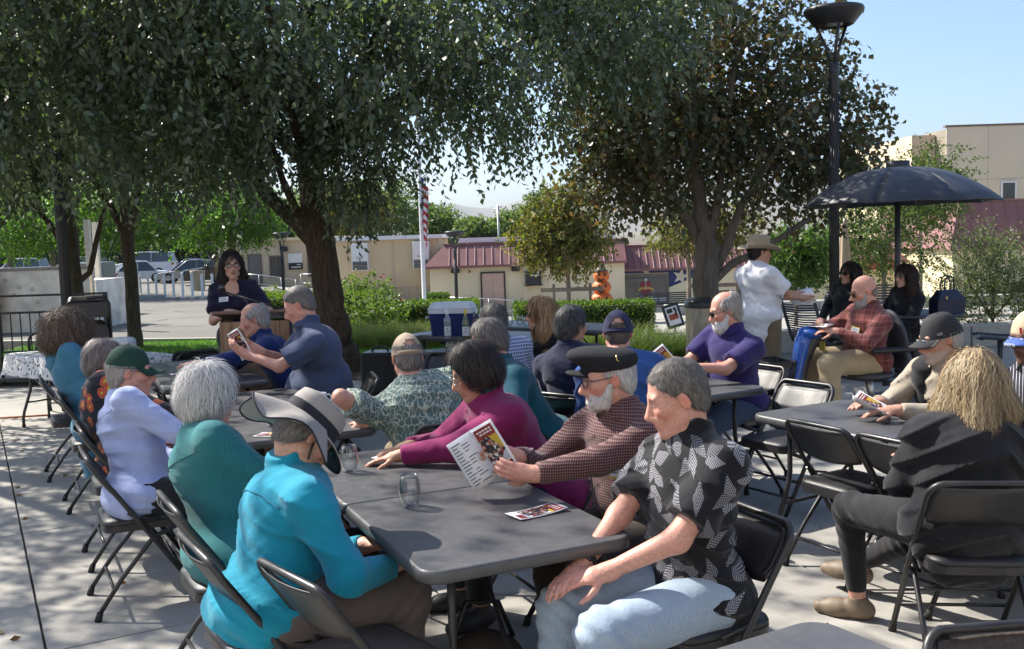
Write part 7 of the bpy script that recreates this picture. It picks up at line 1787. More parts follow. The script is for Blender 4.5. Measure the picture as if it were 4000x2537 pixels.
# folded chairs on a rack
def folded():
    root = empty('folded_chair', (0, 0, 0)); w = 0.22; b = MB(); P = [(w, 0, 0.05), (w, 0, 0.85)]
    for i in range(1, 6): a = R(90*i/5); P.append((w-0.06+0.06*math.cos(a), 0, 0.85+0.06*math.sin(a)))
    b.tube(P+[(-x, y, z) for x, y, z in P[::-1]], 0.012, 6); b.build('frame', CH_METAL, root)
    b = MB(); b.prism(rrect(0.205, 0.085, 0.03, 3), -0.012, 0.012, Matrix.Translation((0, 0, 0.80)) @ Matrix.Rotation(R(90), 4, 'X')); b.build('backrest', CH_VINYL, root)
    b = MB(); b.prism(rrect(0.195, 0.20, 0.06, 3), -0.012, 0.012, Matrix.Translation((0, 0, 0.42)) @ Matrix.Rotation(R(90), 4, 'X')); b.build('seat', CH_VINYL, root); return root
f0 = None
for i in range(16):
    if f0 is None: f0 = c = folded()
    else: c = copy_tree(f0)
    t_ = i/15; c.location = (-5.10+0.42*t_, 11.75-0.95*t_, 0.30); c.rotation_euler = (R(-6), 0, R(18)); tag(c, 'black folded chair standing in the packed row on the cart', 'chair', 'folded chairs on the cart')
ct = empty('chair_cart', (-4.89, 11.27, 0), R(18), 'low cart carrying the packed row of folded chairs', 'cart'); bx('deck', DKM, ct, -0.30, 0.30, -0.62, 0.62, 0.10, 0.32)
for sx in (-0.26, 0.26):
    for sy in (-0.5, 0.5): b = MB(); b.lathe([(0, -0.02), (0.05, -0.02), (0.05, 0.02), (0, 0.02)], 12, M4=Matrix.Translation((sx, sy, 0.05)) @ Matrix.Rotation(R(90), 4, 'Y')); b.build('wheel', RUBBER, ct)
tr_ = empty('luggage_trolley', (-6.3, 13.2, 0), 0, 'black tube frames of a trolley in front of the iron railing', 'trolley')
for (x, y, w, h_) in ((-0.75, -0.3, 0.55, 1.02), (-0.05, 0.1, 0.5, 0.66), (0.05, 0.0, 0.42, 0.56), (0.25, 0.2, 0.5, 0.76)):
    b = MB(); P = [(x-w/2, y, 0.02), (x-w/2, y, h_-0.1), (x-w/2+0.03, y, h_-0.03), (x-w/2+0.1, y, h_), (x+w/2-0.1, y, h_), (x+w/2-0.03, y, h_-0.03), (x+w/2, y, h_-0.1), (x+w/2, y, 0.02)]; b.tube(P, 0.02, 8); b.build('tube_frame', DKM, tr_)
bx('deck', DKM, tr_, -1.1, 0.5, -0.45, 0.3, 0.08, 0.12)
# lace cloth
def lace_mat():
    mt, nt, b = _new('white_lace'); co = objco(nt); v = nt.nodes.new('ShaderNodeTexVoronoi'); v.inputs['Scale'].default_value = 28; nt.links.new(co, v.inputs['Vector'])
    big = nt.nodes.new('ShaderNodeTexVoronoi'); big.inputs['Scale'].default_value = 6; nt.links.new(co, big.inputs['Vector'])
    hole = mth(nt, 'MULTIPLY', mth(nt, 'LESS_THAN', v.outputs['Distance'], 0.36), mth(nt, 'GREATER_THAN', big.outputs['Distance'], 0.30))
    b.inputs['Base Color'].default_value = (0.68, 0.68, 0.69, 1); b.inputs['Roughness'].default_value = 0.9
    tr = nt.nodes.new('ShaderNodeBsdfTransparent'); mx = nt.nodes.new('ShaderNodeMixShader'); nt.links.new(mth(nt, 'MULTIPLY', hole, 0.85), mx.inputs[0]); nt.links.new(b.outputs[0], mx.inputs[1]); nt.links.new(tr.outputs[0], mx.inputs[2])
    nt.links.new(mx.outputs[0], nt.nodes['Material Output'].inputs[0]); return mt
n, m_ = 80, 44; Lx, Ly = 2.16, 1.20; vs = []
for j in range(m_+1):
    for i in range(n+1):
        x = -Lx/2+Lx*i/n; y = -Ly/2+Ly*j/m_; dx = max(0, abs(x)-0.925); dy = max(0, abs(y)-0.392); d = math.hypot(dx, dy)
        f_ = 0.05*math.sin(x*16)*dy/0.25 if dy else 0.04*math.sin(y*18)*dx/0.2
        X = math.copysign(min(abs(x), 0.925)+dx*0.18, x) if dx else x; Y = math.copysign(min(abs(y), 0.392)+dy*0.15+abs(f_)*0.6, y) if dy else y
        vs.append((X, Y, 0.7435-d*0.97+(0.004*math.sin(9*x+7*y) if d == 0 else 0)))
o = raw_mesh('tablecloth', np.array(vs), [(j*(n+1)+i, j*(n+1)+i+1, (j+1)*(n+1)+i+1, (j+1)*(n+1)+i) for j in range(m_) for i in range(n)], lace_mat(), None, True); o.location = (-4.15, 9.55, 0); o.rotation_euler = (0, 0, R(-38)); tag(o, 'white lace cloth draped over the far left table', 'tablecloth')
b = MB(); b.box(-0.12, 0.12, -0.08, 0.08, 0, 0.17, 0.03); o = b.build('plastic_tub', M('clear_tub', (0.62, 0.64, 0.68), 0.3), None, (-3.75, 9.35, 0.745)); tag(o, 'translucent plastic tub on the lace cloth behind the curly hair', 'tub')
# ------------------------------------------------------------------ lectern, microphone, loudspeaker, tubs
def wood():
    mt, nt, b = _new('lectern_wood'); n1 = noise(nt, 5, 5, objco(nt, (9, 9, 0.8)), 1.5); nt.links.new(ramp(nt, n1, [(0.3, (0.20, 0.105, 0.06)), (0.55, (0.34, 0.20, 0.115)), (0.75, (0.42, 0.27, 0.16))]), b.inputs['Base Color']); b.inputs['Roughness'].default_value = 0.45; return mt
WDL = wood(); lt = empty('lectern', (-2.17, 8.42, 0), R(4), 'wooden lectern with vertical plank front before the speaking woman', 'lectern')
for k in range(6): bx('plank', WDL, lt, -0.30+k*0.1, -0.203+k*0.1, -0.22, -0.20, 0.02, 1.12, 0.002)
bx('side_panel', WDL, lt, -0.30, -0.28, -0.199, 0.22, 0.02, 1.12); bx('side_panel', WDL, lt, 0.28, 0.30, -0.199, 0.22, 0.02, 1.12); bx('base', WDL, lt, -0.33, 0.33, -0.25, 0.25, 0, 0.06, 0.006)
b = MB(); b.box(-0.345, 0.345, -0.27, 0.27, -0.015, 0.015, 0.008, Matrix.Translation((0, 0, 1.16)) @ Matrix.Rotation(R(-9), 4, 'X')); b.build('top', M('lectern_top', (0.15, 0.075, 0.055), 0.4), lt)
ms = empty('microphone_stand', (-1.86, 8.2, 0), 0, 'black boom microphone stand reaching across to the speaking woman', 'microphone stand')
b = MB(); b.tube([(0, 0, 0.05), (0, 0, 1.16)], 0.012, 8); b.build('pole', BLACK, ms); b = MB(); b.tube([(0.10, 0, 1.165), (-0.25, 0.05, 1.27), (-0.58, 0.12, 1.37)], 0.009, 8); b.build('boom', BLACK, ms)
for k in range(3): a = 2*math.pi*k/3; b = MB(); b.tube([(0, 0, 0.12), (0.30*math.cos(a), 0.30*math.sin(a), 0.01)], 0.010, 6); b.build('leg', BLACK, ms)
Tm = frame((1, 0.1, -0.2), (0.1, 0.2, 1), (-0.60, 0.14, 1.40)); b = MB(); b.lathe([(0.012, -0.13), (0.017, -0.06), (0.022, -0.01), (0.024, 0.0)], 14, M4=Tm, cap=True); b.build('microphone', BLACK, ms)
b = MB(); b.lathe([(0.024, 0.0), (0.028, 0.018), (0.024, 0.042), (0.012, 0.054), (0, 0.057)], 14, M4=Tm); b.build('grille', M('mic_grille', (0.10, 0.10, 0.10), 0.4, 0.8), ms)
b = MB(); b.tube([(-0.4, 0.07, 1.31), (-0.3, 0.05, 1.18), (-0.12, 0.02, 1.20), (0.0, 0.02, 1.10), (0.02, 0.02, 0.5), (0.05, 0.03, 0.02), (0.8, 1.8, 0.02)], 0.005, 5); b.build('cable', RUBBER, ms)
sp = empty('loudspeaker', (-1.50, 11.0, 0), R(-12), 'black portable loudspeaker on the ground left of the beige cap', 'loudspeaker'); b = MB(); b.box(-0.19, 0.19, -0.17, 0.17, 0, 0.52, 0.03); b.build('cabinet', BLACK, sp)
b = MB(); b.box(-0.08, 0.14, -0.176, -0.171, 0.08, 0.42); b.build('grille', M('speaker_grille', (0.03, 0.03, 0.032), 0.4, 0.5, bmp=0.5, bscale=300), sp); b = MB(); b.tube([(-0.1, 0, 0.52), (-0.06, 0, 0.57), (0.06, 0, 0.57), (0.1, 0, 0.52)], 0.012, 6); b.build('handle', BLACK, sp)
b = MB(); b.lathe([(0.0, 0.04), (0.30, 0.03), (0.33, 0.05), (0.37, 0.40), (0.40, 0.42), (0.40, 0.45), (0.375, 0.45), (0.35, 0.40), (0.32, 0.10), (0, 0.09)], 32, sx=1.0, sy=0.8); o = b.build('stock_tub', M('tub_grey', (0.16, 0.17, 0.19), 0.6, var=0.15), None, (-3.72, 12.2, 0)); tag(o, 'round grey plastic tub on the ground left of the lectern', 'tub')
b = MB(); b.tube([(-6.2, 10.4, 0.008), (-5.6, 10.3, 0.008), (-5.0, 10.42, 0.008)], 0.009, 6); tag(b.build('extension_cord', M('cord_orange', (0.55, 0.12, 0.02), 0.6)), 'orange extension cord lying on the concrete at far left', 'cord')
b = MB(); b.tube([(-5.0, 10.42, 0.008), (-4.2, 10.7, 0.008), (-3.0, 11.0, 0.008)], 0.006, 6); tag(b.build('power_cable', RUBBER), 'thin dark cable running on from the orange cord', 'cord')
# ------------------------------------------------------------------ drinks
ck = empty('cooler', (-0.63, 10.42, 0.742), R(-8), 'blue drinks cooler with white lid on the black table', 'cooler'); CB = M('cooler_blue', (0.008, 0.018, 0.11), 0.4, var=0.1, scale=4); CW = M('cooler_white', (0.62, 0.65, 0.70), 0.5, var=0.05)
def taper(b, x0, y0, z0, x1, y1, z1, r_):
    A = rrect(x0, y0, r_, 4); Bq = rrect(x1, y1, r_, 4); n = len(A); b.add([(x, y, z0) for x, y in A]+[(x, y, z1) for x, y in Bq], [tuple(range(n-1, -1, -1)), tuple(range(n, 2*n))]+[(i, (i+1) % n, n+(i+1) % n, n+i) for i in range(n)]); return b
taper(MB(), 0.215, 0.13, 0, 0.235, 0.15, 0.235, 0.04).build('body', CB, ck); taper(MB(), 0.240, 0.155, 0.2355, 0.244, 0.158, 0.285, 0.04).build('rim', CW, ck); l_ = taper(MB(), 0.245, 0.160, 0.288, 0.205, 0.125, 0.345, 0.04).build('lid', CW, ck)
for sx in (-1, 1): b = MB(); b.tube([(sx*0.24, -0.09, 0.20), (sx*0.275, -0.08, 0.19), (sx*0.275, 0.08, 0.19), (sx*0.24, 0.09, 0.20)], 0.010, 6); b.build('handle', CW, ck)
LW = M('label_white', (0.62, 0.64, 0.68), 0.6, var=0.05); LB = M('label_black', (0.015, 0.015, 0.016), 0.5)
bottle(-0.66, 9.98, 0.742, 'clear wine bottle with white capsule and white label', (0.20, 0.24, 0.28), M('cap_white', (0.6, 0.62, 0.66), 0.4), LW)
bottle(-0.47, 9.90, 0.742, 'green wine bottle with yellow neck and picture label', (0.05, 0.075, 0.03), M('cap_yellow', (0.55, 0.40, 0.06), 0.4), LW, 'burgundy')
bottle(-0.30, 9.86, 0.742, 'brown wine bottle with white capsule and ringed black label', (0.07, 0.030, 0.010), M('cap_white', (0.6, 0.62, 0.66), 0.4), LB, 'bordeaux', 'ring')
bottle(-0.36, 9.98, 0.742, 'dark bottle standing just behind the ringed black label', (0.010, 0.012, 0.010), M('cap_grey', (0.45, 0.50, 0.50), 0.3), LW, 'bordeaux')
b = MB(); b.box(-0.10, 0.10, -0.07, 0.07, 0, 0.004); o = b.build('paper_sheet', PAPER, None, (-0.98, 10.5, 0.742), 0.5); tag(o, 'white sheet of paper left of the cooler', 'paper')
wine_glass(-0.41, 3.66, 0.741, 'empty wine glass standing alone on the nearest centre table', s=1.05); wine_glass(-0.74, 4.27, 0.741, 'wine glass under the bucket hat brim'); wine_glass(-1.36, 5.42, 0.741, 'wine glass beside the white haired woman')
wine_glass(1.93, 5.40, 0.741, 'empty wine glass near the far edge of the sunlit table'); wine_glass(2.16, 4.72, 0.741, 'wine glass half hidden by the blonde hair'); wine_glass(-0.55, 8.55, 0.741, 'wine glass with dark red wine beyond the empty chair', WINE_R); wine_glass(-0.42, 8.62, 0.741, 'wine glass with pale wine beyond the empty chair', WINE_W)
q = random.Random(4)
for i in range(11): wine_glass(-0.18+0.085*i+q.uniform(-.02, .02), 11.40-0.055*i+q.uniform(-0.12, 0.12), 0.741, 'clean empty wine glass in the cluster left of the blonde woman')
mug(-1.20, 5.98, 0.741, 25)
# ------------------------------------------------------------------ people
def local(info, p): rt_ = info['root']; return rt_.matrix_basis @ Vector(p)
DARKHAIR = [(0.015, 0.011, 0.010), (0.03, 0.022, 0.018), (0.008, 0.007, 0.007)]; GREY = [(0.22, 0.20, 0.19), (0.32, 0.30, 0.29), (0.12, 0.11, 0.105)]; WHITEH = [(0.62, 0.61, 0.60), (0.50, 0.49, 0.48), (0.70, 0.69, 0.68)]; SALT = [(0.10, 0.095, 0.09), (0.20, 0.19, 0.185), (0.055, 0.05, 0.05)]; BLONDE = [(0.30, 0.215, 0.12), (0.40, 0.30, 0.175), (0.20, 0.14, 0.08), (0.46, 0.37, 0.24)]
GOLDBR = [(0.30, 0.17, 0.08), (0.40, 0.25, 0.12), (0.18, 0.10, 0.05), (0.48, 0.32, 0.17)]; CURLB = [(0.11, 0.075, 0.055), (0.17, 0.12, 0.09), (0.07, 0.05, 0.04), (0.24, 0.18, 0.14)]
GOLD = M('gold', (0.6, 0.42, 0.15), 0.3, 0.9); TAGW = M('tag_white', (0.68, 0.68, 0.74), 0.5, var=0.03)
def watch(info, sx, mat=BLACK):
    sh, el, wr, fa, gp = info['arms'][sx]; z = Vector(fa); x = z.orthogonal().normalized(); m4 = frame(x, z.cross(x), wr-fa*0.035); m4 = Matrix(((m4[0][0], m4[0][1], z.x, m4[0][3]), (m4[1][0], m4[1][1], z.y, m4[1][3]), (m4[2][0], m4[2][1], z.z, m4[2][3]), (0, 0, 0, 1)))
    b = MB(); b.lathe([(0.0315, -0.011), (0.034, -0.011), (0.034, 0.011), (0.0315, 0.011)], 20, M4=m4); o = b.build('watch', mat, info['root']); b = MB(); b.box(0.026, 0.040, -0.018, 0.018, -0.019, 0.019, 0.005, m4); b.box(-0.018, 0.018, -0.040, -0.026, -0.019, 0.019, 0.005, m4); b.build('watch_face', mat, o)
G = cloth
# bucket hat, turquoise shirt
i8 = person('8', 'person in turquoise shirt and grey bucket hat bending over the nearest table', (-0.87, 3.26), -60, (-0.745, 3.42, 1.075), -52, 48, 0, h=0.0048, skin='light', build=1.22,
  hl=(-0.10, 0.40, 0.63), hr=(0.16, 0.40, 0.63), epl=(-0.8, -0.5, -0.5), epr=(0.9, -0.5, -0.6), top=dict(mat=G('turquoise_shirt', (0.008, 0.24, 0.36)), e=0.022, es=0.020, tail=0.12, amp=0.008), legs=dict(mat=G('taupe_trousers', (0.115, 0.095, 0.090)), e=0.02), fl=(-0.10, 0.45, 0), fr=(0.16, 0.40, 0), shoes=(0.08, 0.06, 0.05), hair=dict(hat=0.05, style='short', cols=GREY), seed=8)
HATG = M('hat_grey_cloth', (0.31, 0.285, 0.265), 0.9, var=0.08, scale=6, bmp=0.3, bscale=300); NAVYB = M('navy_cloth', (0.012, 0.013, 0.022), 0.85)
ho, hm4 = brim_hat(i8, HATG, NAVYB, 0.092, 0.080, 0.032, 0.068, 0.0, under=NAVYB, tilt=0, droop=0.03, back_cape=True)
def cape(info, m4, mat, trim, o):
    n, m_ = 36, 9; vs = []; fs = []
    for j in range(m_+1):
        e = j/m_
        for i in range(n+1):
            a = R(168+204*i/n); rr = 0.094+0.105*e**0.9; rip = 0.012*math.sin(i*0.75)*e; z = 0.046-0.085*e+0.030*math.sin(i*0.45+0.6)*e
            vs.append(tuple(m4 @ Vector(((rr+rip)*math.cos(a), -0.016+(rr*1.16+rip)*math.sin(a), z))))
    for j in range(m_):
        for i in range(n): a = j*(n+1)+i; fs.append((a, a+1, a+n+2, a+n+1))
    b = MB(); b.add(vs, fs, True); b.build('neck_cape', mat, o); b = MB(); b.tube(vs[m_*(n+1):], 0.0035, 5); b.build('trim', trim, o)
cape(i8, hm4, HATG, NAVYB, ho)
b = MB(); H = i8['H']; b.tube([H.P(0.075, 0.0, 0.0), H.P(0.07, 0.03, -0.06), H.P(0.03, 0.06, -0.115)], 0.004, 6); b.build('chin_strap', BLACK, ho); seam(i8, [(-0.20, 0.72), (-0.12, 0.80), (0, 0.83), (0.12, 0.80), (0.20, 0.72)], G('turquoise_dark', (0.006, 0.16, 0.25))); glasses(i8, M('teal_frame', (0.02, 0.15, 0.18), 0.3), CLEARLENS)
# white hair, teal corduroy
i7 = person('7', 'person with short white hair in ribbed teal corduroy shirt, seen from behind', (-1.14, 3.84), -60, (-1.26, 4.0, 1.13), -42, 8, 3, h=0.005, sex='f', build=1.22, skin='pink', top=dict(mat=G('teal_corduroy', (0.03, 0.185, 0.20), 'cord'), e=0.022, es=0.022, tail=0.16, amp=0.006), legs=dict(mat=G('dark_trousers', (0.02, 0.02, 0.025))),
  hair=dict(style='bob', cols=WHITEH, vol=0.004, len=0.85, jit=0.3), hs=0.98, seed=7)
seam(i7, [(-0.22, 0.80), (0.22, 0.80)], G('teal_dark', (0.02, 0.11, 0.12))); glasses(i7, M('teal_frame', (0.02, 0.15, 0.18), 0.3), CLEARLENS)
b = MB(); H = i7['H']; b.lathe([(0, 0.009), (0.005, 0.004), (0.006, -0.003), (0, -0.009)], 8, c=tuple(H.P(0.083, -0.008, -0.055))); b.tube([H.P(0.083, -0.008, -0.03), H.P(0.083, -0.008, -0.05)], 0.0012, 4); b.build('earring', BLACK, i7['root'])
# green cap, pale blue shirt
i6 = person('6', 'person in dark green cap and pale lilac-blue shirt facing right', (-1.88, 4.80), -62, (-1.97, 5.0, 1.12), -72, 6, 0, h=0.0055, skin='pink', build=1.08, hr=(0.22, 0.42, 0.70), hrf=(0.3, 0.7, -0.5), top=dict(mat=G('pale_blue_shirt', (0.36, 0.42, 0.66)), e=0.02, es=0.02, tail=0.06, zmin=0.455, collar=1.3, amp=0.007), legs=dict(mat=G('dark_print_trousers', (0.02, 0.02, 0.022))),
  hair=dict(hat=0.045, style='short', cols=[(0.35, 0.32, 0.29), (0.45, 0.42, 0.39)], bald=0.1), face=dict(grey=None), seed=6)
PBD = G('pale_blue_dark', (0.26, 0.31, 0.50)); seam(i6, [(-0.20, 0.80), (0.20, 0.80)], PBD); seam(i6, [(0.0, 0.80), (0.0, 0.45)], PBD, 0.003); CAPG = M('cap_green', (0.006, 0.040, 0.026), 0.85, bmp=0.2, bscale=300); cap(i6, CAPG, CAPG, z0=0.030, tall=0.118); glasses(i6, DKM, DARKLENS)
# floral dress, yellow scarf
def scarf(info):
    S = Sdf(); N, t, f = info['Nk'], info['t'], info['f']; S.ell(N+t*0.0-f*0.0, (0.098, 0.092, 0.045), 0.03, 'u', np.stack([info['r'], f, t])); S.ell(N+f*0.06-t*0.04, (0.08, 0.06, 0.05), 0.04)
    v, fc = S.mesh(0.008, lambda X: 0.007*np.sin(X[..., 2]*150+4*snoise(X, 12, 3))+0.004*snoise(X, 50, 4), 0.012); raw_mesh('scarf', v, fc, G('mustard_scarf', (0.36, 0.28, 0.02)), info['root'])
i5 = person('5', 'person with thin grey hair, mustard scarf and dark floral dress', (-2.22, 5.52), -62, (-2.42, 5.76, 1.085), -60, 14, 0, h=0.0065, sex='f', skin='light', build=1.05, hr=(0.30, 0.50, 0.70), hrf=(0.3, 0.6, -0.55), curlr=0.7, top=dict(mat=G('dark_floral', (0.02, 0.02, 0.03), 'floral'), e=0.02, es=0.018, tail=0.12), legs=dict(mat=G('dark_floral', (0.02, 0.02, 0.03), 'floral'), skirt=False, e=0.03),
  hair=dict(style='short', cols=[(0.24, 0.20, 0.19), (0.33, 0.29, 0.28), (0.15, 0.13, 0.13)], vol=0.004, len=1.1), seed=5, extra=scarf)
# curly hair, blue hoodie
def hood(info):
    S = Sdf(); N, t, f, r_ = info['Nk'], info['t'], info['f'], info['r']; S.ell(N-f*0.075-t*0.03, (0.115, 0.07, 0.085), 0.04, 'u', np.stack([r_, f, t])); S.ell(N-f*0.02+t*0.0, (0.10, 0.085, 0.04), 0.05, 'u', np.stack([r_, f, t]))
    v, fc = S.mesh(0.009, lambda X: 0.005*np.sin(X[..., 2]*110+3*snoise(X, 14, 3)), 0.008); raw_mesh('hood', v, fc, G('blue_hoodie', (0.055, 0.19, 0.29)), info['root'])
i4 = person('4', 'person with big curly brown hair in a blue hooded top', (-2.88, 6.72), -62, (-3.13, 6.92, 1.16), -70, 4, 0, h=0.0075, sex='f', skin='light', build=1.05, top=dict(mat=G('blue_hoodie', (0.055, 0.19, 0.29)), e=0.026, es=0.024, tail=0.22), legs=dict(mat=G('jeans_dark', (0.03, 0.05, 0.10), 'denim', (0.08, 0.12, 0.2))), hair=dict(style='big', cols=CURLB, vol=0.075), seed=4, extra=hood)
# beige cap, leaf-line shirt
i9 = person('9', 'person in beige cap worn with strap to the back and grey-green leaf-line shirt', (-0.40, 5.36), 22, (-0.60, 5.50, 1.085), 18, 12, 0, h=0.0062, skin='pink', build=1.32, belly=0.5, hl=(-0.42, 0.12, 0.76), hlf=(-0.2, 0.9, 0.0), epl=(-1, -0.2, -0.3), hr=(0.28, 0.30, 0.66), epr=(1, -0.2, -0.3), top=dict(mat=G('leafline_shirt', (0.105, 0.165, 0.155), 'lines', (0.46, 0.50, 0.42), 0.9), sleeve='short', e=0.024, es=0.028, tail=0.14, amp=0.008), legs=dict(mat=G('khaki_trousers', (0.22, 0.17, 0.11))),
  hair=dict(hat=0.075, style='short', cols=GREY, vol=-0.003, len=0.7), seed=9)
BEIGE = M('cap_beige', (0.36, 0.28, 0.21), 0.9, var=0.15, scale=9, bmp=0.3, bscale=250); co_, cm4 = cap(i9, BEIGE, NAVYB, hole=True, z0=0.022, tall=0.126); b = MB(); b.tube([tuple(cm4 @ Vector((0.089*math.cos(R(a)), -0.016+0.111*math.sin(R(a)), 0.032))) for a in range(225, 316, 10)], 0.0075, 6); b.build('strap', BEIGE, co_)
# magenta fleece
i10 = person('10', 'person with short dark hair in magenta fleece leaning on the nearest table', (0.15, 4.60), 115, (-0.18, 4.48, 1.135), 104, 22, 0, h=0.0052, sex='f', skin='tan', build=1.1, hl=(-0.52, 4.36, 0.785, 1), hr=(-0.50, 4.55, 0.785, 1), hlf=(-0.95, 0.1, -0.15, 1), hrf=(-0.95, 0.0, -0.15, 1), curl=0.12, epl=(-0.9, -0.3, -0.6), epr=(0.9, -0.3, -0.6), top=dict(mat=G('magenta_fleece', (0.20, 0.012, 0.085)), e=0.026, es=0.026, tail=0.10, collar=1.9, amp=0.007), legs=dict(mat=G('dark_trousers', (0.02, 0.02, 0.025))),
  hair=dict(style='bob', cols=[(0.03, 0.024, 0.024), (0.05, 0.04, 0.04), (0.018, 0.015, 0.015)], vol=0.002, len=0.9, flow='down', jit=0.15, drop=0.01), face=dict(brow=(0.03, 0.02, 0.02)), seed=10)
glasses(i10, M('wire_grey', (0.35, 0.36, 0.40), 0.3, 0.8), CLEARLENS, thick=0.0012); b = MB(); H = i10['H']; b.tube([tuple(H.P(-0.088, -0.008+0.011*math.cos(a), -0.047+0.013*math.sin(a))) for a in np.linspace(0, 6.0, 14)], 0.0016, 5); b.build('earring', GOLD, i10['root'])
S = Sdf(); S.cone(i10['Nk']-i10['t']*0.01, i10['H'].P(0, -0.03, -0.075), 0.075, 0.070, 0.0, 'u', False, True); v, fc = S.mesh(0.007); raw_mesh('inner_collar', v, fc, G('aqua_lining', (0.02, 0.27, 0.33)), i10['root'])
# flat cap, maroon check shirt
i16 = person('16', 'person in black flat cap and glasses reading in a maroon checked shirt', (0.56, 4.02), 126, (0.385, 3.95, 1.165), 98, 10, 0, h=0.0048, skin='pink', build=1.15, belly=0.35, hl=(0.06, 3.66, 0.850, 1), hr=(0.00, 3.86, 0.875, 1), hlf=(-0.95, 0.15, 0.15, 1), hrf=(-0.85, -0.25, 0.25, 1), hln=(0.2, 0.9, 0.1, 1), hrn=(-0.1, -0.9, 0.2, 1), curl=0.55, epl=(-0.7, -0.5, -0.8), epr=(0.8, -0.5, -0.8),
  top=dict(mat=G('maroon_check', (0.045, 0.010, 0.018), 'gingham', (0.30, 0.19, 0.17), 0.9), e=0.02, es=0.022, tail=0.08, collar=1.4, amp=0.007), legs=dict(mat=G('brown_trousers', (0.035, 0.025, 0.02))), shoes=(0.02, 0.017, 0.015), hair=dict(hat=0.04, style='short', cols=WHITEH, vol=-0.001, len=0.7, bald=0.05), beard=dict(cols=[(0.58, 0.54, 0.51), (0.66, 0.63, 0.61)], len=0.004, dens=0.8), face=dict(shape=dict(nose=1.05)), seed=16)
glasses(i16, M('blue_black_frame', (0.012, 0.018, 0.045), 0.3), CLEARLENS, w=0.021, hgt=0.018, thick=0.0022, square=0.0)
S = Sdf(); H = i16['H']; H.E(S, (0, 0.012, 0.093), (0.094, 0.142, 0.046), 0.02, 'u', rx(17)); H.E(S, (0, -0.020, 0.070), (0.091, 0.113, 0.050), 0.03); H.E(S, (0, 0.122, 0.048), (0.066, 0.050, 0.012), 0.03, 'u', rx(22)); v, fc = S.mesh(0.005, lambda X: 0.002*snoise(X, 60, 2), 0.003); ho = raw_mesh('hat', v, fc, M('wool_black', (0.010, 0.011, 0.015), 0.95, var=0.2, scale=60, bmp=0.4, bscale=400), i16['root'])
b = MB(); b.tube([tuple(H.P(-0.096, -0.03, 0.105)), tuple(H.P(-0.100, -0.028, 0.085)), tuple(H.P(-0.100, -0.036, 0.078))], 0.003, 6); b.build('pin', GOLD, ho)
YT = M('tag_yellow', (0.58, 0.44, 0.03), 0.5); RT = M('tag_red', (0.48, 0.06, 0.03), 0.5); patch(i16, 'name_tag', TAGW, -0.085, 0, 0.095, 0.065, tmat=INK, up=0.66, edge=YT, off=0.006)
# fern print shirt
i17 = person('17', 'person with short greying dark hair in black fern-print shirt and light jeans', (0.60, 3.25), 115, (0.555, 3.30, 1.185), 92, 18, 0, h=0.0046, skin='pink', build=1.02, hl=(-0.02, 0.36, 0.665), hr=(0.08, 0.40, 0.66), hlf=(0.3, 0.9, -0.1), hrf=(-0.4, 0.9, -0.1), hln=(0.3, 0, -1), hrn=(-0.3, 0, -1), curl=0.35, epl=(-0.9, -0.5, -0.4), epr=(0.9, -0.5, -0.4),
  top=dict(mat=G('fern_shirt', (0.010, 0.010, 0.013), 'fern', (0.27, 0.27, 0.30), 1.0), sleeve='short', e=0.022, es=0.030, tail=0.16, collar=1.3, amp=0.008), legs=dict(mat=G('light_jeans', (0.25, 0.33, 0.44), 'denim', (0.44, 0.53, 0.62)), e=0.022, hem=0.062), fl=(-0.10, 0.40, 0), fr=(0.14, 0.46, 0), shoes=(0.25, 0.24, 0.23), hair=dict(style='cropped', cols=[(0.10, 0.085, 0.075), (0.22, 0.20, 0.185), (0.07, 0.058, 0.05), (0.30, 0.28, 0.26)], line=0.108, len=1.6, vol=0.003, open=1.02, jit=0.4), face=dict(brow=(0.07, 0.05, 0.035)), seed=17)
watch(i17, 1)
# navy jacket man, grey-blue polo man
i2 = person('2', 'person with white hair in navy jacket leaning over a leaflet before the lectern', (-1.70, 7.85), 110, (-2.04, 7.72, 1.165), 104, 14, 0, h=0.008, skin='pink', hl=(-2.55, 7.45, 0.83, 1), hr=(-2.45, 7.72, 0.81, 1), hlf=(-0.9, -0.1, 0.1, 1), hrf=(-0.9, -0.1, 0.1, 1), top=dict(mat=G('navy_jacket', (0.008, 0.024, 0.115)), e=0.026, es=0.026, tail=0.1, collar=1.3), legs=dict(mat=G('dark_trousers', (0.02, 0.02, 0.025))), hair=dict(style='short', cols=[(0.42, 0.39, 0.38), (0.52, 0.50, 0.49), (0.33, 0.30, 0.29)], bald=0.08), seed=2)
watch(i2, -1)
i3 = person('3', 'person of heavy build in grey-blue polo holding a programme up to read', (-1.26, 7.05), 105, (-1.50, 6.92, 1.315), 92, 26, 0, pz=0.58, h=0.0072, skin='pink', build=1.42, belly=1.3, hl=(-1.83, 6.72, 1.00, 1), hr=(-1.80, 6.98, 0.99, 1), hlf=(-0.80, -0.05, 0.55, 1), hrf=(-0.8, -0.1, 0.5, 1), hln=(0.35, 0.75, 0.3, 1), hrn=(0.2, -0.9, 0.2, 1), curl=0.5, epl=(-0.6, -0.2, -1), epr=(0.6, -0.2, -1), top=dict(mat=G('slate_polo', (0.050, 0.068, 0.135)), sleeve='short', e=0.02, es=0.03, tail=0.1, collar=1.4), legs=dict(mat=G('dark_trousers', (0.02, 0.02, 0.025))),
  hair=dict(style='cropped', cols=[(0.20, 0.18, 0.17), (0.30, 0.28, 0.27), (0.13, 0.11, 0.10)], vol=0.002, len=1.0), face=dict(shape=dict(heavy=1.0, nose=1.05)), hs=1.04, seed=3)
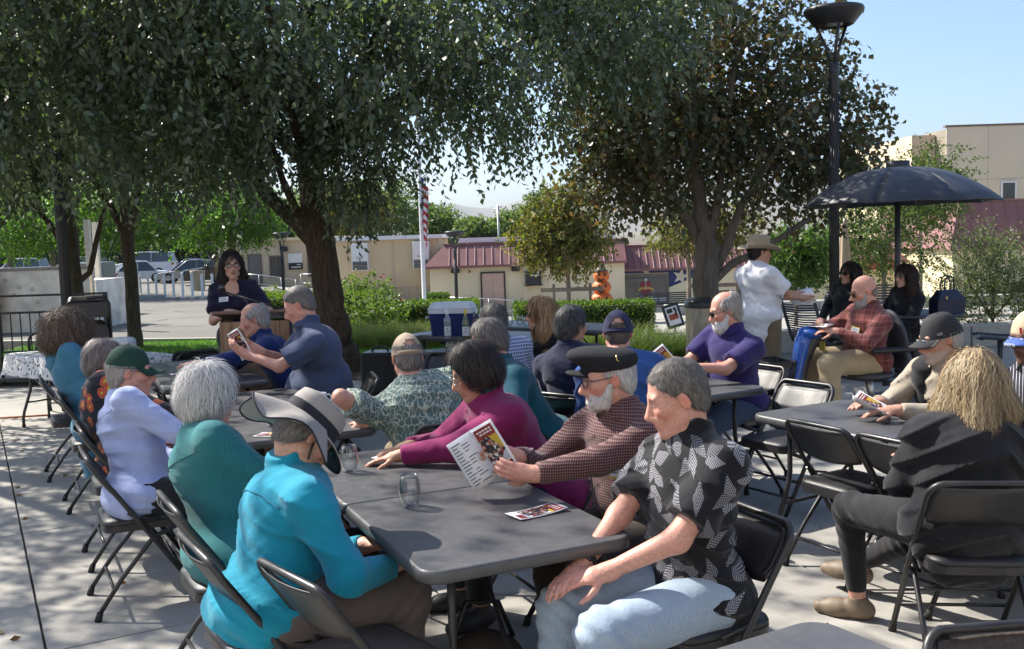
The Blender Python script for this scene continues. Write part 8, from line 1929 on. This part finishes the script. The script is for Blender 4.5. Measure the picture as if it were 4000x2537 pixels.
# teal sweater, white-checked shirt, blonde in sunglasses
i11 = person('11', 'person with thinning grey hair in dark teal sweater bending forward', (0.18, 5.90), 110, (-0.14, 5.82, 1.135), 75, 24, 0, h=0.0065, skin='pink', build=1.12, hl=(-0.2, 5.35, 0.62, 1), hr=(-0.3, 5.9, 0.8, 1), epl=(-0.8, -0.4, -0.5), top=dict(mat=G('teal_sweater', (0.005, 0.070, 0.105)), e=0.024, es=0.024, tail=0.16, collar=1.1), legs=dict(mat=G('dark_trousers', (0.02, 0.02, 0.025))), hair=dict(style='short', cols=[(0.10, 0.09, 0.09), (0.17, 0.155, 0.15), (0.24, 0.22, 0.21)], vol=0.0), seed=11)
i12 = person('12', 'person with dark greying hair in blue and white checked shirt, back to view', (-0.02, 6.95), 28, (-0.13, 6.98, 1.145), 20, 10, 0, h=0.0078, skin='olive', build=1.05, top=dict(mat=G('white_check', (0.055, 0.10, 0.28), 'gingham', (0.75, 0.78, 0.82), 1.9), e=0.02, es=0.022, tail=0.08), legs=dict(mat=G('dark_trousers', (0.02, 0.02, 0.025))), hair=dict(style='short', cols=SALT, vol=0.004), seed=12)
i13 = person('13', 'person with long wavy golden hair, sunglasses and black jacket', (0.62, 8.25), 112, (0.235, 8.12, 1.105), 100, 2, 0, h=0.0085, sex='f', skin='light', hl=(-0.1, 8.15, 0.80, 1), top=dict(mat=G('black_jacket', (0.008, 0.008, 0.010)), e=0.02, es=0.02, tail=0.06), legs=dict(mat=G('black_print_trousers', (0.012, 0.012, 0.013), 'lines', (0.5, 0.5, 0.5), 2.2)), hair=dict(style='long', cols=GOLDBR, drop=0.20, vol=0.016, curl=0.006, fwd=-0.02, open=0.9), seed=13)
glasses(i13, BLACK, DARKLENS, w=0.028, hgt=0.022); patch(i13, 'blouse_print', G('white_print', (0.02, 0.02, 0.02), 'lines', (0.7, 0.62, 0.6), 2.0), -0.02, 0, 0.10, 0.16, up=0.52, off=0.003); patch(i13, 'name_tag', TAGW, 0.09, 0, 0.07, 0.05, up=0.66, edge=M('tag_purple', (0.15, 0.08, 0.3), 0.5), off=0.006)
# navy polo man, navy cap man
i14 = person('14', 'person with black and grey hair in navy polo, back to view', (0.42, 6.18), -38, (0.385, 6.30, 1.16), -45, 4, 0, h=0.007, skin='tan', build=1.12, top=dict(mat=G('navy_polo', (0.010, 0.014, 0.040)), sleeve='short', e=0.022, es=0.028, tail=0.14, collar=1.3), legs=dict(mat=G('dark_trousers', (0.02, 0.02, 0.025))), hair=dict(style='short', cols=[(0.03, 0.03, 0.032), (0.07, 0.07, 0.072), (0.14, 0.14, 0.14)], vol=0.004), seed=14)
glasses(i14, M('wire_grey', (0.35, 0.36, 0.40), 0.3, 0.8), CLEARLENS, thick=0.0014)
i15 = person('15', 'person in navy cap and bright blue shirt, back to view', (0.68, 5.72), -12, (0.635, 5.86, 1.155), -6, 6, 0, h=0.0066, skin='pink', build=1.1, top=dict(mat=G('royal_shirt', (0.030, 0.085, 0.28)), e=0.022, es=0.024, tail=0.1, collar=1.2), legs=dict(mat=G('dark_trousers', (0.02, 0.02, 0.025))), hair=dict(hat=0.07, style='cropped', cols=[(0.10, 0.08, 0.07), (0.15, 0.13, 0.12)]), seed=15)
CAPN = M('cap_navy', (0.014, 0.016, 0.055), 0.85, bmp=0.2, bscale=300); co_, cm4 = cap(i15, CAPN, CAPN, hole=True, z0=0.010, tall=0.136, rad=0.092); b = MB(); b.tube([tuple(cm4 @ Vector((0.092*math.cos(R(a)), -0.016+0.115*math.sin(R(a)), 0.018))) for a in range(225, 316, 10)], 0.007, 6); b.build('strap', CAPN, co_)
# purple polo, white beard
i19 = person('19', 'person with white beard and sunglasses in purple polo reading a leaflet', (1.60, 6.88), 118, (1.475, 6.74, 1.195), 96, 14, 0, h=0.007, skin='pink', build=1.15, belly=0.4, hl=(1.16, 6.42, 0.86, 1), hr=(1.12, 6.66, 0.87, 1), hlf=(-0.9, -0.1, 0.1, 1), hrf=(-0.9, -0.3, 0.1, 1), hln=(0.1, 0.9, 0.2, 1), hrn=(0, -0.9, 0.2, 1), curl=0.5, top=dict(mat=G('purple_polo', (0.026, 0.018, 0.105)), sleeve='short', e=0.022, es=0.028, tail=0.08, collar=1.3), legs=dict(mat=G('jeans_dark', (0.03, 0.05, 0.10), 'denim', (0.08, 0.12, 0.2)), e=0.02), fl=(-0.10, 0.20, 0), fr=(0.2, 0.4, 0), shoes=(0.6, 0.6, 0.6), hair=dict(style='short', cols=[(0.44, 0.41, 0.38), (0.55, 0.52, 0.49), (0.32, 0.28, 0.26)], bald=0.04, vol=0.002, len=1.1), beard=dict(cols=[(0.66, 0.66, 0.66), (0.72, 0.72, 0.72)], len=0.03), seed=19)
glasses(i19, DKM, DARKLENS, w=0.026, hgt=0.020); patch(i19, 'name_tag', TAGW, -0.06, 0, 0.09, 0.07, tmat=INK, up=0.66, edge=RT, off=0.006)
# standing man in tan hat
i18 = person('18', 'person standing in white shirt, khaki trousers and wide-brimmed tan hat', (2.43, 9.52), -68, (2.43, 9.53, 1.535), -80, 4, 0, pz=0.93, h=0.0095, skin='tan', build=1.2, belly=0.35, hl=(0.02, 0.42, 1.10), hr=(0.16, 0.38, 1.08), hlf=(0.3, 0.9, 0.2), hrf=(-0.3, 0.9, 0.2), epl=(-0.7, -0.4, -0.8), epr=(0.7, -0.5, -0.8), fl=(-0.13, 0.05, 0), fr=(0.14, -0.06, 0), kpl=(0, 1, 0), kpr=(0, 1, 0), top=dict(mat=G('white_shirt', (0.68, 0.69, 0.73)), sleeve='short', e=0.026, es=0.034, tail=0.18, collar=1.2), legs=dict(mat=G('olive_khaki', (0.175, 0.135, 0.085)), e=0.016, hem=0.075, len=0.98), shoes=(0.035, 0.022, 0.015), hair=dict(hat=0.055, style='short', cols=DARKHAIR), seed=18)
TANH = M('hat_tan', (0.30, 0.25, 0.18), 0.9, var=0.1, scale=8); BRNB = M('hat_band', (0.11, 0.085, 0.06), 0.85); ho, hm = brim_hat(i18, TANH, BRNB, 0.094, 0.105, 0.040, 0.085, 0.045)
b = MB(); H = i18['H']; b.tube([H.P(-0.09, -0.02, 0.03), H.P(-0.085, -0.06, -0.06), H.P(-0.05, -0.10, -0.15), H.P(-0.04, -0.14, -0.20)], 0.005, 5); b.tube([H.P(0.09, -0.02, 0.03), H.P(0.06, -0.08, -0.08), H.P(-0.04, -0.13, -0.18)], 0.005, 5); b.build('chin_cord', BLACK, ho); glasses(i18, BLACK, DARKLENS)
# scooter rider
i20 = person('20', 'person with bald head and grey beard in red plaid shirt on the mobility scooter', (3.02, 8.28), 100, (2.965, 8.20, 1.205), 88, 18, 0, pz=0.63, h=0.0085, skin='pink', build=1.1, belly=0.35, hl=(2.66, 7.98, 0.90, 1), hr=(2.60, 8.22, 0.96, 1), hlf=(-0.7, 0.3, 0.1, 1), hrf=(-0.3, -0.8, -0.3, 1), hln=(0, 0.4, -0.9, 1), hrn=(0.4, 0, -0.9, 1), curl=0.6, epl=(-0.8, -0.5, -0.6), epr=(0.8, -0.4, -0.6), fl=(-0.20, 0.44, 0.12), fr=(0.16, 0.50, 0.14), kpl=(-0.1, 1, 1.0), kpr=(0.1, 1, 1.0), top=dict(mat=G('red_plaid', (0.165, 0.042, 0.040), 'plaid', (0.42, 0.22, 0.18), 2.2), e=0.026, es=0.026, tail=0.05, collar=1.3), legs=dict(mat=G('khaki_slacks', (0.36, 0.285, 0.175)), e=0.028, hem=0.075, len=0.92), shoes=(0.6, 0.6, 0.62), hair=dict(style='cropped', cols=[(0.35, 0.30, 0.27), (0.25, 0.21, 0.19)], bald=0.45, dens=0.4), beard=dict(cols=[(0.38, 0.34, 0.32), (0.52, 0.49, 0.47)], len=0.022), face=dict(shape=dict(nose=1.15)), seed=20)
glasses(i20, GOLD, DARKLENS, w=0.027, hgt=0.022); patch(i20, 'name_tag', TAGW, -0.075, 0, 0.09, 0.065, tmat=INK, up=0.66, edge=YT, off=0.006); watch(i20, -1, GALV)
# the two women at the round table
i21 = person('21', 'person in dark jacket and sunglasses sitting behind the bald scooter rider', (4.02, 11.65), 125, (3.99, 11.52, 1.20), 115, -2, -4, h=0.011, sex='f', skin='tan', build=1.18, hl=(-0.24, 0.20, 0.62), hr=(0.2, 0.25, 0.66), top=dict(mat=G('black_cardigan', (0.009, 0.010, 0.014)), e=0.022, es=0.022, tail=0.08), legs=dict(mat=G('dark_trousers', (0.02, 0.02, 0.025))), hair=dict(style='long', cols=DARKHAIR, drop=0.10, vol=0.008, fwd=-0.04), seed=21); glasses(i21, BLACK, DARKLENS, w=0.028, hgt=0.020)
i22 = person('22', 'person with long dark hair and glasses smiling beside the round table', (4.55, 11.30), 112, (4.50, 11.16, 1.165), 108, 0, 0, h=0.0105, sex='f', skin='light', top=dict(mat=G('black_cardigan', (0.009, 0.010, 0.014)), e=0.022, es=0.02, tail=0.1), legs=dict(mat=G('dark_trousers', (0.02, 0.02, 0.025))), hair=dict(style='long', cols=[(0.035, 0.018, 0.013), (0.05, 0.026, 0.018), (0.02, 0.012, 0.01)], drop=0.22, vol=0.012, fwd=-0.03), seed=22); glasses(i22, BLACK, CLEARLENS)
for nm, info in (('metal_stool', i21), ('metal_stool', i22)):
    p = info['root'].location; root = empty('metal_stool', (p.x, p.y, 0), 0, 'dark metal stool under the seated ' + ('sunglasses woman' if info is i21 else 'long-haired woman'), 'stool'); b = MB(); b.lathe([(0.24, 0.40), (0.24, 0.43), (0, 0.44)], 24); b.build('seat', ANTH, root); b = MB(); b.lathe([(0.05, 0.0), (0.045, 0.40)], 12); b.build('column', ANTH, root)
# black visor cap with vest
i23 = person('23', 'person in black visor cap and tan vest reading at the sunlit table', (2.55, 5.35), 118, (2.285, 5.20, 1.135), 94, 14, 0, h=0.006, skin=(0.46, 0.25, 0.18), build=1.05, hl=(1.98, 4.98, 0.80, 1), hr=(1.97, 5.22, 0.80, 1), hlf=(-0.9, 0.3, 0.0, 1), hrf=(-0.9, -0.1, 0.05, 1), curl=0.35, top=dict(mat=G('tan_vest', (0.34, 0.29, 0.23)), e=0.026, es=0.022, tail=0.08, collar=1.5), legs=dict(mat=G('khaki_trousers', (0.22, 0.17, 0.11))), shoes=(0.12, 0.075, 0.045), hair=dict(hat=0.04, style='short', cols=[(0.50, 0.48, 0.46), (0.62, 0.60, 0.58), (0.35, 0.33, 0.32)], vol=0.0, len=0.9), face=dict(grey=((0.42, 0.38, 0.36), 0.65)), seed=23)
CAPB = M('cap_black', (0.014, 0.015, 0.019), 0.8, bmp=0.2, bscale=200); co_, cm4 = cap(i23, CAPB, CAPB, z0=0.024, tall=0.120, rad=0.093, flat=0.55, brim_len=0.07); text('logo', 'OR', 0.020, M('logo_grey', (0.4, 0.4, 0.4), 0.6), cm4 @ frame((0.25, 1, 0), (0, 0, 1), (-0.0905, 0.035, 0.050)) @ Matrix.Rotation(R(180), 4, 'Y'), co_); glasses(i23, M('wire_grey', (0.35, 0.36, 0.40), 0.3, 0.8), lens_mat('tinted_lens', (0.03, 0.02, 0.03), 0.72), w=0.027, hgt=0.020)
S = Sdf()
for sx in (-1, 1): S.cone(i23['sh'][sx]*0.6+i23['Nk']*0.4+i23['f']*0.03, i23['P']+i23['t']*0.12+i23['r']*sx*0.14+i23['f']*0.11, 0.092, 0.075, 0.03); S.cone(i23['sh'][sx]*0.7+i23['Nk']*0.3-i23['f']*0.05, i23['P']+i23['t']*0.10+i23['r']*sx*0.10-i23['f']*0.09, 0.090, 0.085, 0.05)
v, fc = S.mesh(0.008, lambda X: 0.005*np.sin(X[..., 2]*70+3*snoise(X, 10, 3)), 0.008); raw_mesh('jacket', v, fc, G('black_vest', (0.012, 0.012, 0.014)), i23['root'])
# blonde from behind
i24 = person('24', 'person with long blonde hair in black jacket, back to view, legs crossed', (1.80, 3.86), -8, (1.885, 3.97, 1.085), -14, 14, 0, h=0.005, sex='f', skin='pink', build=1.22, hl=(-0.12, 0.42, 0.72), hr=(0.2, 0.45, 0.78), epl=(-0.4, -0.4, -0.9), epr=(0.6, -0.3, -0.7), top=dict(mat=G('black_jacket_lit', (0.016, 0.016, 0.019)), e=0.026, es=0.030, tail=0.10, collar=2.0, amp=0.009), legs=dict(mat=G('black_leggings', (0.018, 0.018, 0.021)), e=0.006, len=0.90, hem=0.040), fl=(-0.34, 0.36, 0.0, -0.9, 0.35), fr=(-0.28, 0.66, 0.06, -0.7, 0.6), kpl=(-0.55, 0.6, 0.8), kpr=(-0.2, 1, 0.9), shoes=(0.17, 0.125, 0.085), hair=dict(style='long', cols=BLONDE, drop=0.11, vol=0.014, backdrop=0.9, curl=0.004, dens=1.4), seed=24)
# tan and blue cap at the right edge
i25 = person('25', 'person in tan cap with blue bill and dark striped shirt at right edge', (2.86, 4.86), 119, (2.62, 4.92, 1.16), 120, 10, 0, h=0.006, skin=(0.15, 0.075, 0.05), build=1.12, top=dict(mat=G('dark_stripe', (0.016, 0.016, 0.026), 'pin', (0.45, 0.45, 0.5), 2.4), e=0.024, es=0.022, tail=0.08, collar=1.3), legs=dict(mat=G('dark_trousers', (0.02, 0.02, 0.025))), hair=dict(hat=0.045, style='cropped', cols=DARKHAIR), seed=25)
co_, cm4 = cap(i25, M('cap_tan', (0.46, 0.36, 0.24), 0.85), M('cap_blue', (0.05, 0.10, 0.33), 0.7), z0=0.026, tall=0.120); b = MB()
for k in range(7): a = R(100+k*11); r_ = 0.0895; b.box(-0.006, 0.006, -0.0012, 0.0012, 0, 0.022 if k % 2 else 0.034, 0, cm4 @ Matrix.Translation((r_*math.cos(a), -0.016+r_*1.24*math.sin(a), 0.048)) @ Matrix.Rotation(a+R(90), 4, 'Z'))
b.build('embroidery', M('embroidery_red', (0.42, 0.04, 0.03), 0.7), co_); text('lettering', 'SPOTTS', 0.018, TAGW, cm4 @ frame((-1, 0.12, 0), (0, -0.25, 1), (0.0, 0.172, 0.012)), co_); glasses(i25, M('wire_grey', (0.35, 0.36, 0.40), 0.3, 0.8), CLEARLENS)
# speaking woman
i1 = person('1', 'person with wavy black hair and glasses speaking at the lectern in navy dress', (-2.50, 8.97), 186, (-2.525, 8.90, 1.575), 200, 2, 2, pz=0.94, h=0.0075, sex='f', skin='light', build=1.0, hl=(-2.26, 8.66, 1.17, 1), hr=(-2.52, 8.66, 1.17, 1), hlf=(-0.8, -0.2, 0.1, 1), hrf=(0.9, -0.2, 0.1, 1), curl=0.3, epl=(-0.6, -0.5, -0.6), epr=(0.6, -0.5, -0.6), fl=(-0.10, 0.02, 0), fr=(0.10, -0.02, 0), kpl=(0, 1, 0), kpr=(0, 1, 0), top=dict(name='dress', mat=G('navy_knit', (0.012, 0.009, 0.030), 'pin', (0.02, 0.016, 0.045), 1.4), sleeve='short', e=0.012, es=0.014, collar=0, scoop=True, tail=0.1), legs=dict(name='skirt', mat=G('grey_skirt', (0.045, 0.045, 0.05)), skirt=True), shoes=(0.02, 0.02, 0.02), hair=dict(style='long', cols=DARKHAIR, drop=0.11, vol=0.001, wide=0.8, curl=0.006, fwd=-0.04, open=1.14, line=0.098), face=dict(brow=(0.02, 0.012, 0.01), lip=(0.30, 0.10, 0.09)), seed=31)
glasses(i1, M('dark_red_frame', (0.05, 0.012, 0.015), 0.3), CLEARLENS, w=0.026, hgt=0.018, thick=0.0028); patch(i1, 'name_badge', TAGW, 0.075, 0, 0.085, 0.045, tmat=INK, up=0.72, off=0.006)
# ------------------------------------------------------------------ programmes
def W4(x, y, o): return frame(x, y, o)
brochure(W4((0.55, -0.84, 0.0), (0.86, 0.42, 0.03), (0.07, 3.52, 0.745)), 'programme lying on the nearest centre table beside the fern shirt', inner=False, curve=0.006)
brochure(W4((0.7, -0.7, 0), (0.75, 0.66, 0.0), (-0.57, 4.56, 0.744)), 'programme under the hands of the magenta fleece', inner=False)
brochure(W4((0.86, -0.30, 0.52), (-0.38, 0.02, 0.92), (-0.085, 3.76, 0.935)), 'programme held open by the man in flat cap', fold=28)
brochure(W4((0.82, -0.35, 0.44), (-0.38, 0.0, 0.92), (-1.90, 6.80, 1.07)), 'programme held up by the heavy man in polo', inner=False, curve=0.01)
brochure(W4((0.7, -0.3, 0.62), (-0.45, 0.1, 0.55), (1.03, 6.50, 0.90)), 'programme held by the white-bearded man', fold=60)
brochure(W4((0.35, -0.95, 0.1), (-0.85, -0.25, 0.45), (-2.68, 7.55, 0.86)), 'leaflet held by the navy-jacket man', inner=False)
brochure(W4((0.5, -0.8, 0), (0.8, 0.5, 0), (-2.66, 7.85, 0.744)), 'leaflet lying on the table before the lectern', inner=False)
brochure(W4((0.45, 0.5, 0.25), (-0.9, 0.1, 0.25), (1.90, 5.10, 0.81)), 'leaflet in the hands of the visor cap man', fold=50)
brochure(W4((0.3, 0.9, 0), (-0.9, 0.3, 0), (-1.28, 5.15, 0.744)), 'programme lying behind the bucket hat brim', inner=False)
brochure(W4((0.2, 0.9, 0.3), (0.95, -0.1, 0.25), (2.88, 9.68, 1.13)), 'folded white paper in the standing man hands', fold=70)
brochure(W4((0.5, 0.3, 0.1), (-0.9, 0.3, -0.12), (2.55, 8.08, 0.95)), 'pale leaflet held by the scooter rider', inner=False)
# ------------------------------------------------------------------ mobility scooter, handbag
sb_ = empty('mobility_scooter', (3.02, 8.28, 0), R(100), 'blue mobility scooter with black basket carrying the bald man', 'mobility scooter'); SBLUE = M('scooter_blue', (0.012, 0.09, 0.42), 0.25, var=0.05, coat=0.6); SGREY = M('scooter_grey', (0.05, 0.05, 0.055), 0.5)
bx('deck', SGREY, sb_, -0.24, 0.24, -0.05, 0.66, 0.10, 0.15, 0.02); bx('rear_shroud', SGREY, sb_, -0.26, 0.26, -0.42, 0.0, 0.10, 0.30, 0.06); bx('rear_panel', SBLUE, sb_, -0.265, 0.265, -0.46, -0.22, 0.14, 0.24, 0.03)
for x, y in ((-0.28, -0.28), (0.28, -0.28), (-0.2, 0.66), (0.2, 0.66)): b = MB(); b.lathe([(0.06, -0.04), (0.11, -0.04), (0.12, -0.02), (0.12, 0.02), (0.11, 0.04), (0.06, 0.04)], 18, M4=Matrix.Translation((x, y, 0.12)) @ Matrix.Rotation(R(90), 4, 'Y')); b.build('wheel', RUBBER, sb_)
S = Sdf(); S.cone((0, 0.66, 0.20), (0, 0.60, 0.62), 0.07, 0.055, 0.03); S.cone((0, 0.60, 0.62), (0, 0.50, 0.86), 0.055, 0.075, 0.03); v, fc = S.mesh(0.012); raw_mesh('tiller', v, fc, SGREY, sb_)
S = Sdf(); S.cone((0, 0.68, 0.42), (0, 0.59, 0.80), 0.060, 0.070, 0.03); S.ell((0, 0.52, 0.88), (0.13, 0.10, 0.055), 0.04); v, fc = S.mesh(0.012); raw_mesh('tiller_cover', v, fc, SBLUE, sb_)
b = MB(); b.tube([(-0.30, 0.40, 0.86), (-0.2, 0.48, 0.88), (0.2, 0.48, 0.88), (0.30, 0.40, 0.86)], 0.017, 8); b.build('handlebar', BLACK, sb_); bx('key_tag', YT, sb_, -0.05, 0.04, 0.41, 0.42, 0.72, 0.80)
ba = empty('x', (0, 0, 0)); bpy.data.objects.remove(ba)
def basket():
    b = MB(); W0, W1, D0, D1, z0, z1 = 0.15, 0.19, 0.10, 0.125, 0.42, 0.66; c = Vector((0.0, 0.86, 0))
    A = rrect(W0, D0, 0.03, 3); Bq = rrect(W1, D1, 0.03, 3); n = len(A)
    def ring(k): return [Vector((c.x+a[0]*(1-k)+q_[0]*k, c.y+a[1]*(1-k)+q_[1]*k, z0+(z1-z0)*k)) for a, q_ in zip(A, Bq)]
    r0, r1 = ring(0), ring(1)
    for k0, k1 in ((0.0, 0.20), (0.80, 1.0)):
        p, q_ = ring(k0), ring(k1); b.add(p+q_, [(i, (i+1) % n, n+(i+1) % n, n+i) for i in range(n)])
    b.add(r0, [tuple(range(n))]); 
    for k in np.linspace(0.26, 0.74, 8): b.tube(ring(k), 0.0045, 4, closed=True)
    for i in range(0, n, 2): b.tube([r0[i], r1[i]], 0.012, 4)
    b.tube(r1, 0.010, 6, closed=True); return b.build('basket', BLACK, sb_)
basket(); b = MB(); b.tube([(0, 0.64, 0.50), (0, 0.78, 0.50)], 0.02, 6); b.build('bracket', BLACK, sb_)
S = Sdf(); S.ell((0, 0.02, 0.50), (0.235, 0.235, 0.055), 0.03); v, fc = S.mesh(0.014); raw_mesh('seat', v, fc, SGREY, sb_)
S = Sdf(); S.ell((0, -0.24, 0.78), (0.215, 0.055, 0.27), 0.03, 'u', rx(-10)); v, fc = S.mesh(0.014); raw_mesh('backrest', v, fc, M('scooter_back', (0.035, 0.037, 0.05), 0.6), sb_)
b = MB(); b.tube([(0, -0.05, 0.25), (0, 0, 0.47)], 0.035, 10); b.build('seat_post', GALV, sb_)
for sx in (-1, 1):
    b = MB(); b.tube([(sx*0.20, -0.02, 0.44), (sx*0.29, -0.16, 0.46), (sx*0.30, -0.22, 0.60), (sx*0.30, -0.18, 0.72)], 0.022, 8); b.build('arm_bracket', SGREY, sb_); b = MB(); b.box(sx*0.30-0.035, sx*0.30+0.035, -0.25, 0.15, 0.715, 0.755, 0.012); b.build('armrest', BLACK, sb_)
    bx('reflector', M('amber', (0.5, 0.28, 0.08), 0.3), sb_, sx*0.325-0.002, sx*0.325+0.002, -0.235, -0.195, 0.52, 0.64)
hb = empty('handbag', (4.98, 11.15, 0.735), R(20), 'navy leather handbag with two loop handles on the round table', 'handbag'); NL = M('navy_leather', (0.010, 0.012, 0.035), 0.4)
b = MB(); A = rrect(0.20, 0.08, 0.02, 3); Bq = rrect(0.13, 0.035, 0.02, 3); n = len(A); b.add([(x, y, 0.0) for x, y in A]+[(x, y, 0.16) for x, y in A]+[(x, y, 0.27) for x, y in Bq], [(i, (i+1) % n, n+(i+1) % n, n+i) for i in range(n)]+[(n+i, n+(i+1) % n, 2*n+(i+1) % n, 2*n+i) for i in range(n)]+[tuple(2*n+i for i in range(n))], False); b.build('body', NL, hb)
for sy in (-0.03, 0.03): b = MB(); b.tube([(-0.07, sy, 0.26)]+[(-0.07*math.cos(math.pi*k/8), sy, 0.33+0.10*math.sin(math.pi*k/8)) for k in range(9)]+[(0.07, sy, 0.26)], 0.008, 6); b.build('handle', NL, hb)
bx('clasp', GOLD, hb, -0.10, -0.07, -0.085, -0.08, 0.17, 0.20)
bg_ = empty('shoulder_bag', (-0.15, 3.55, 0), R(25), 'dark brown bag on the ground under the nearest table', 'bag'); S = Sdf(); S.ell((0, 0, 0.14), (0.17, 0.09, 0.15), 0.03); S.cut((0, 0, 0.005), (0, 0, -1)); v, fc = S.mesh(0.012, lambda X: 0.008*snoise(X, 20, 2), 0.01); raw_mesh('body', v, fc, M('bag_brown', (0.035, 0.024, 0.020), 0.7), bg_); b = MB(); b.tube([(-0.12, 0, 0.25), (-0.05, 0.02, 0.40), (0.08, 0.02, 0.38), (0.13, 0, 0.24)], 0.010, 6); b.build('strap', BLACK, bg_)
# fallen leaves scattered singly over the concrete
lp = [(0.17, 0.10, 0.04), (0.24, 0.17, 0.06), (0.12, 0.07, 0.04)]; r_ = np.random.default_rng(77); n = 110
P = np.stack([r_.uniform(-4.6, 2.8, n), r_.uniform(3.6, 12.5, n), np.full(n, 0.008)], 1); P[:, 0] = np.where(r_.random(n) < 0.55, -1.2-P[:, 1]*0.33+r_.normal(size=n)*0.6, P[:, 0]); D = r_.normal(size=(n, 3)); D[:, 2] = 0.02
V, F, C = leaves_mesh(r_, P, D, 0.05, 0.026, lp, 0.15); tag(raw_mesh('fallen_leaves', V, F, LEAF_DRY, None, True, C), 'small dry leaves scattered over the concrete', 'leaves', kind='stuff')
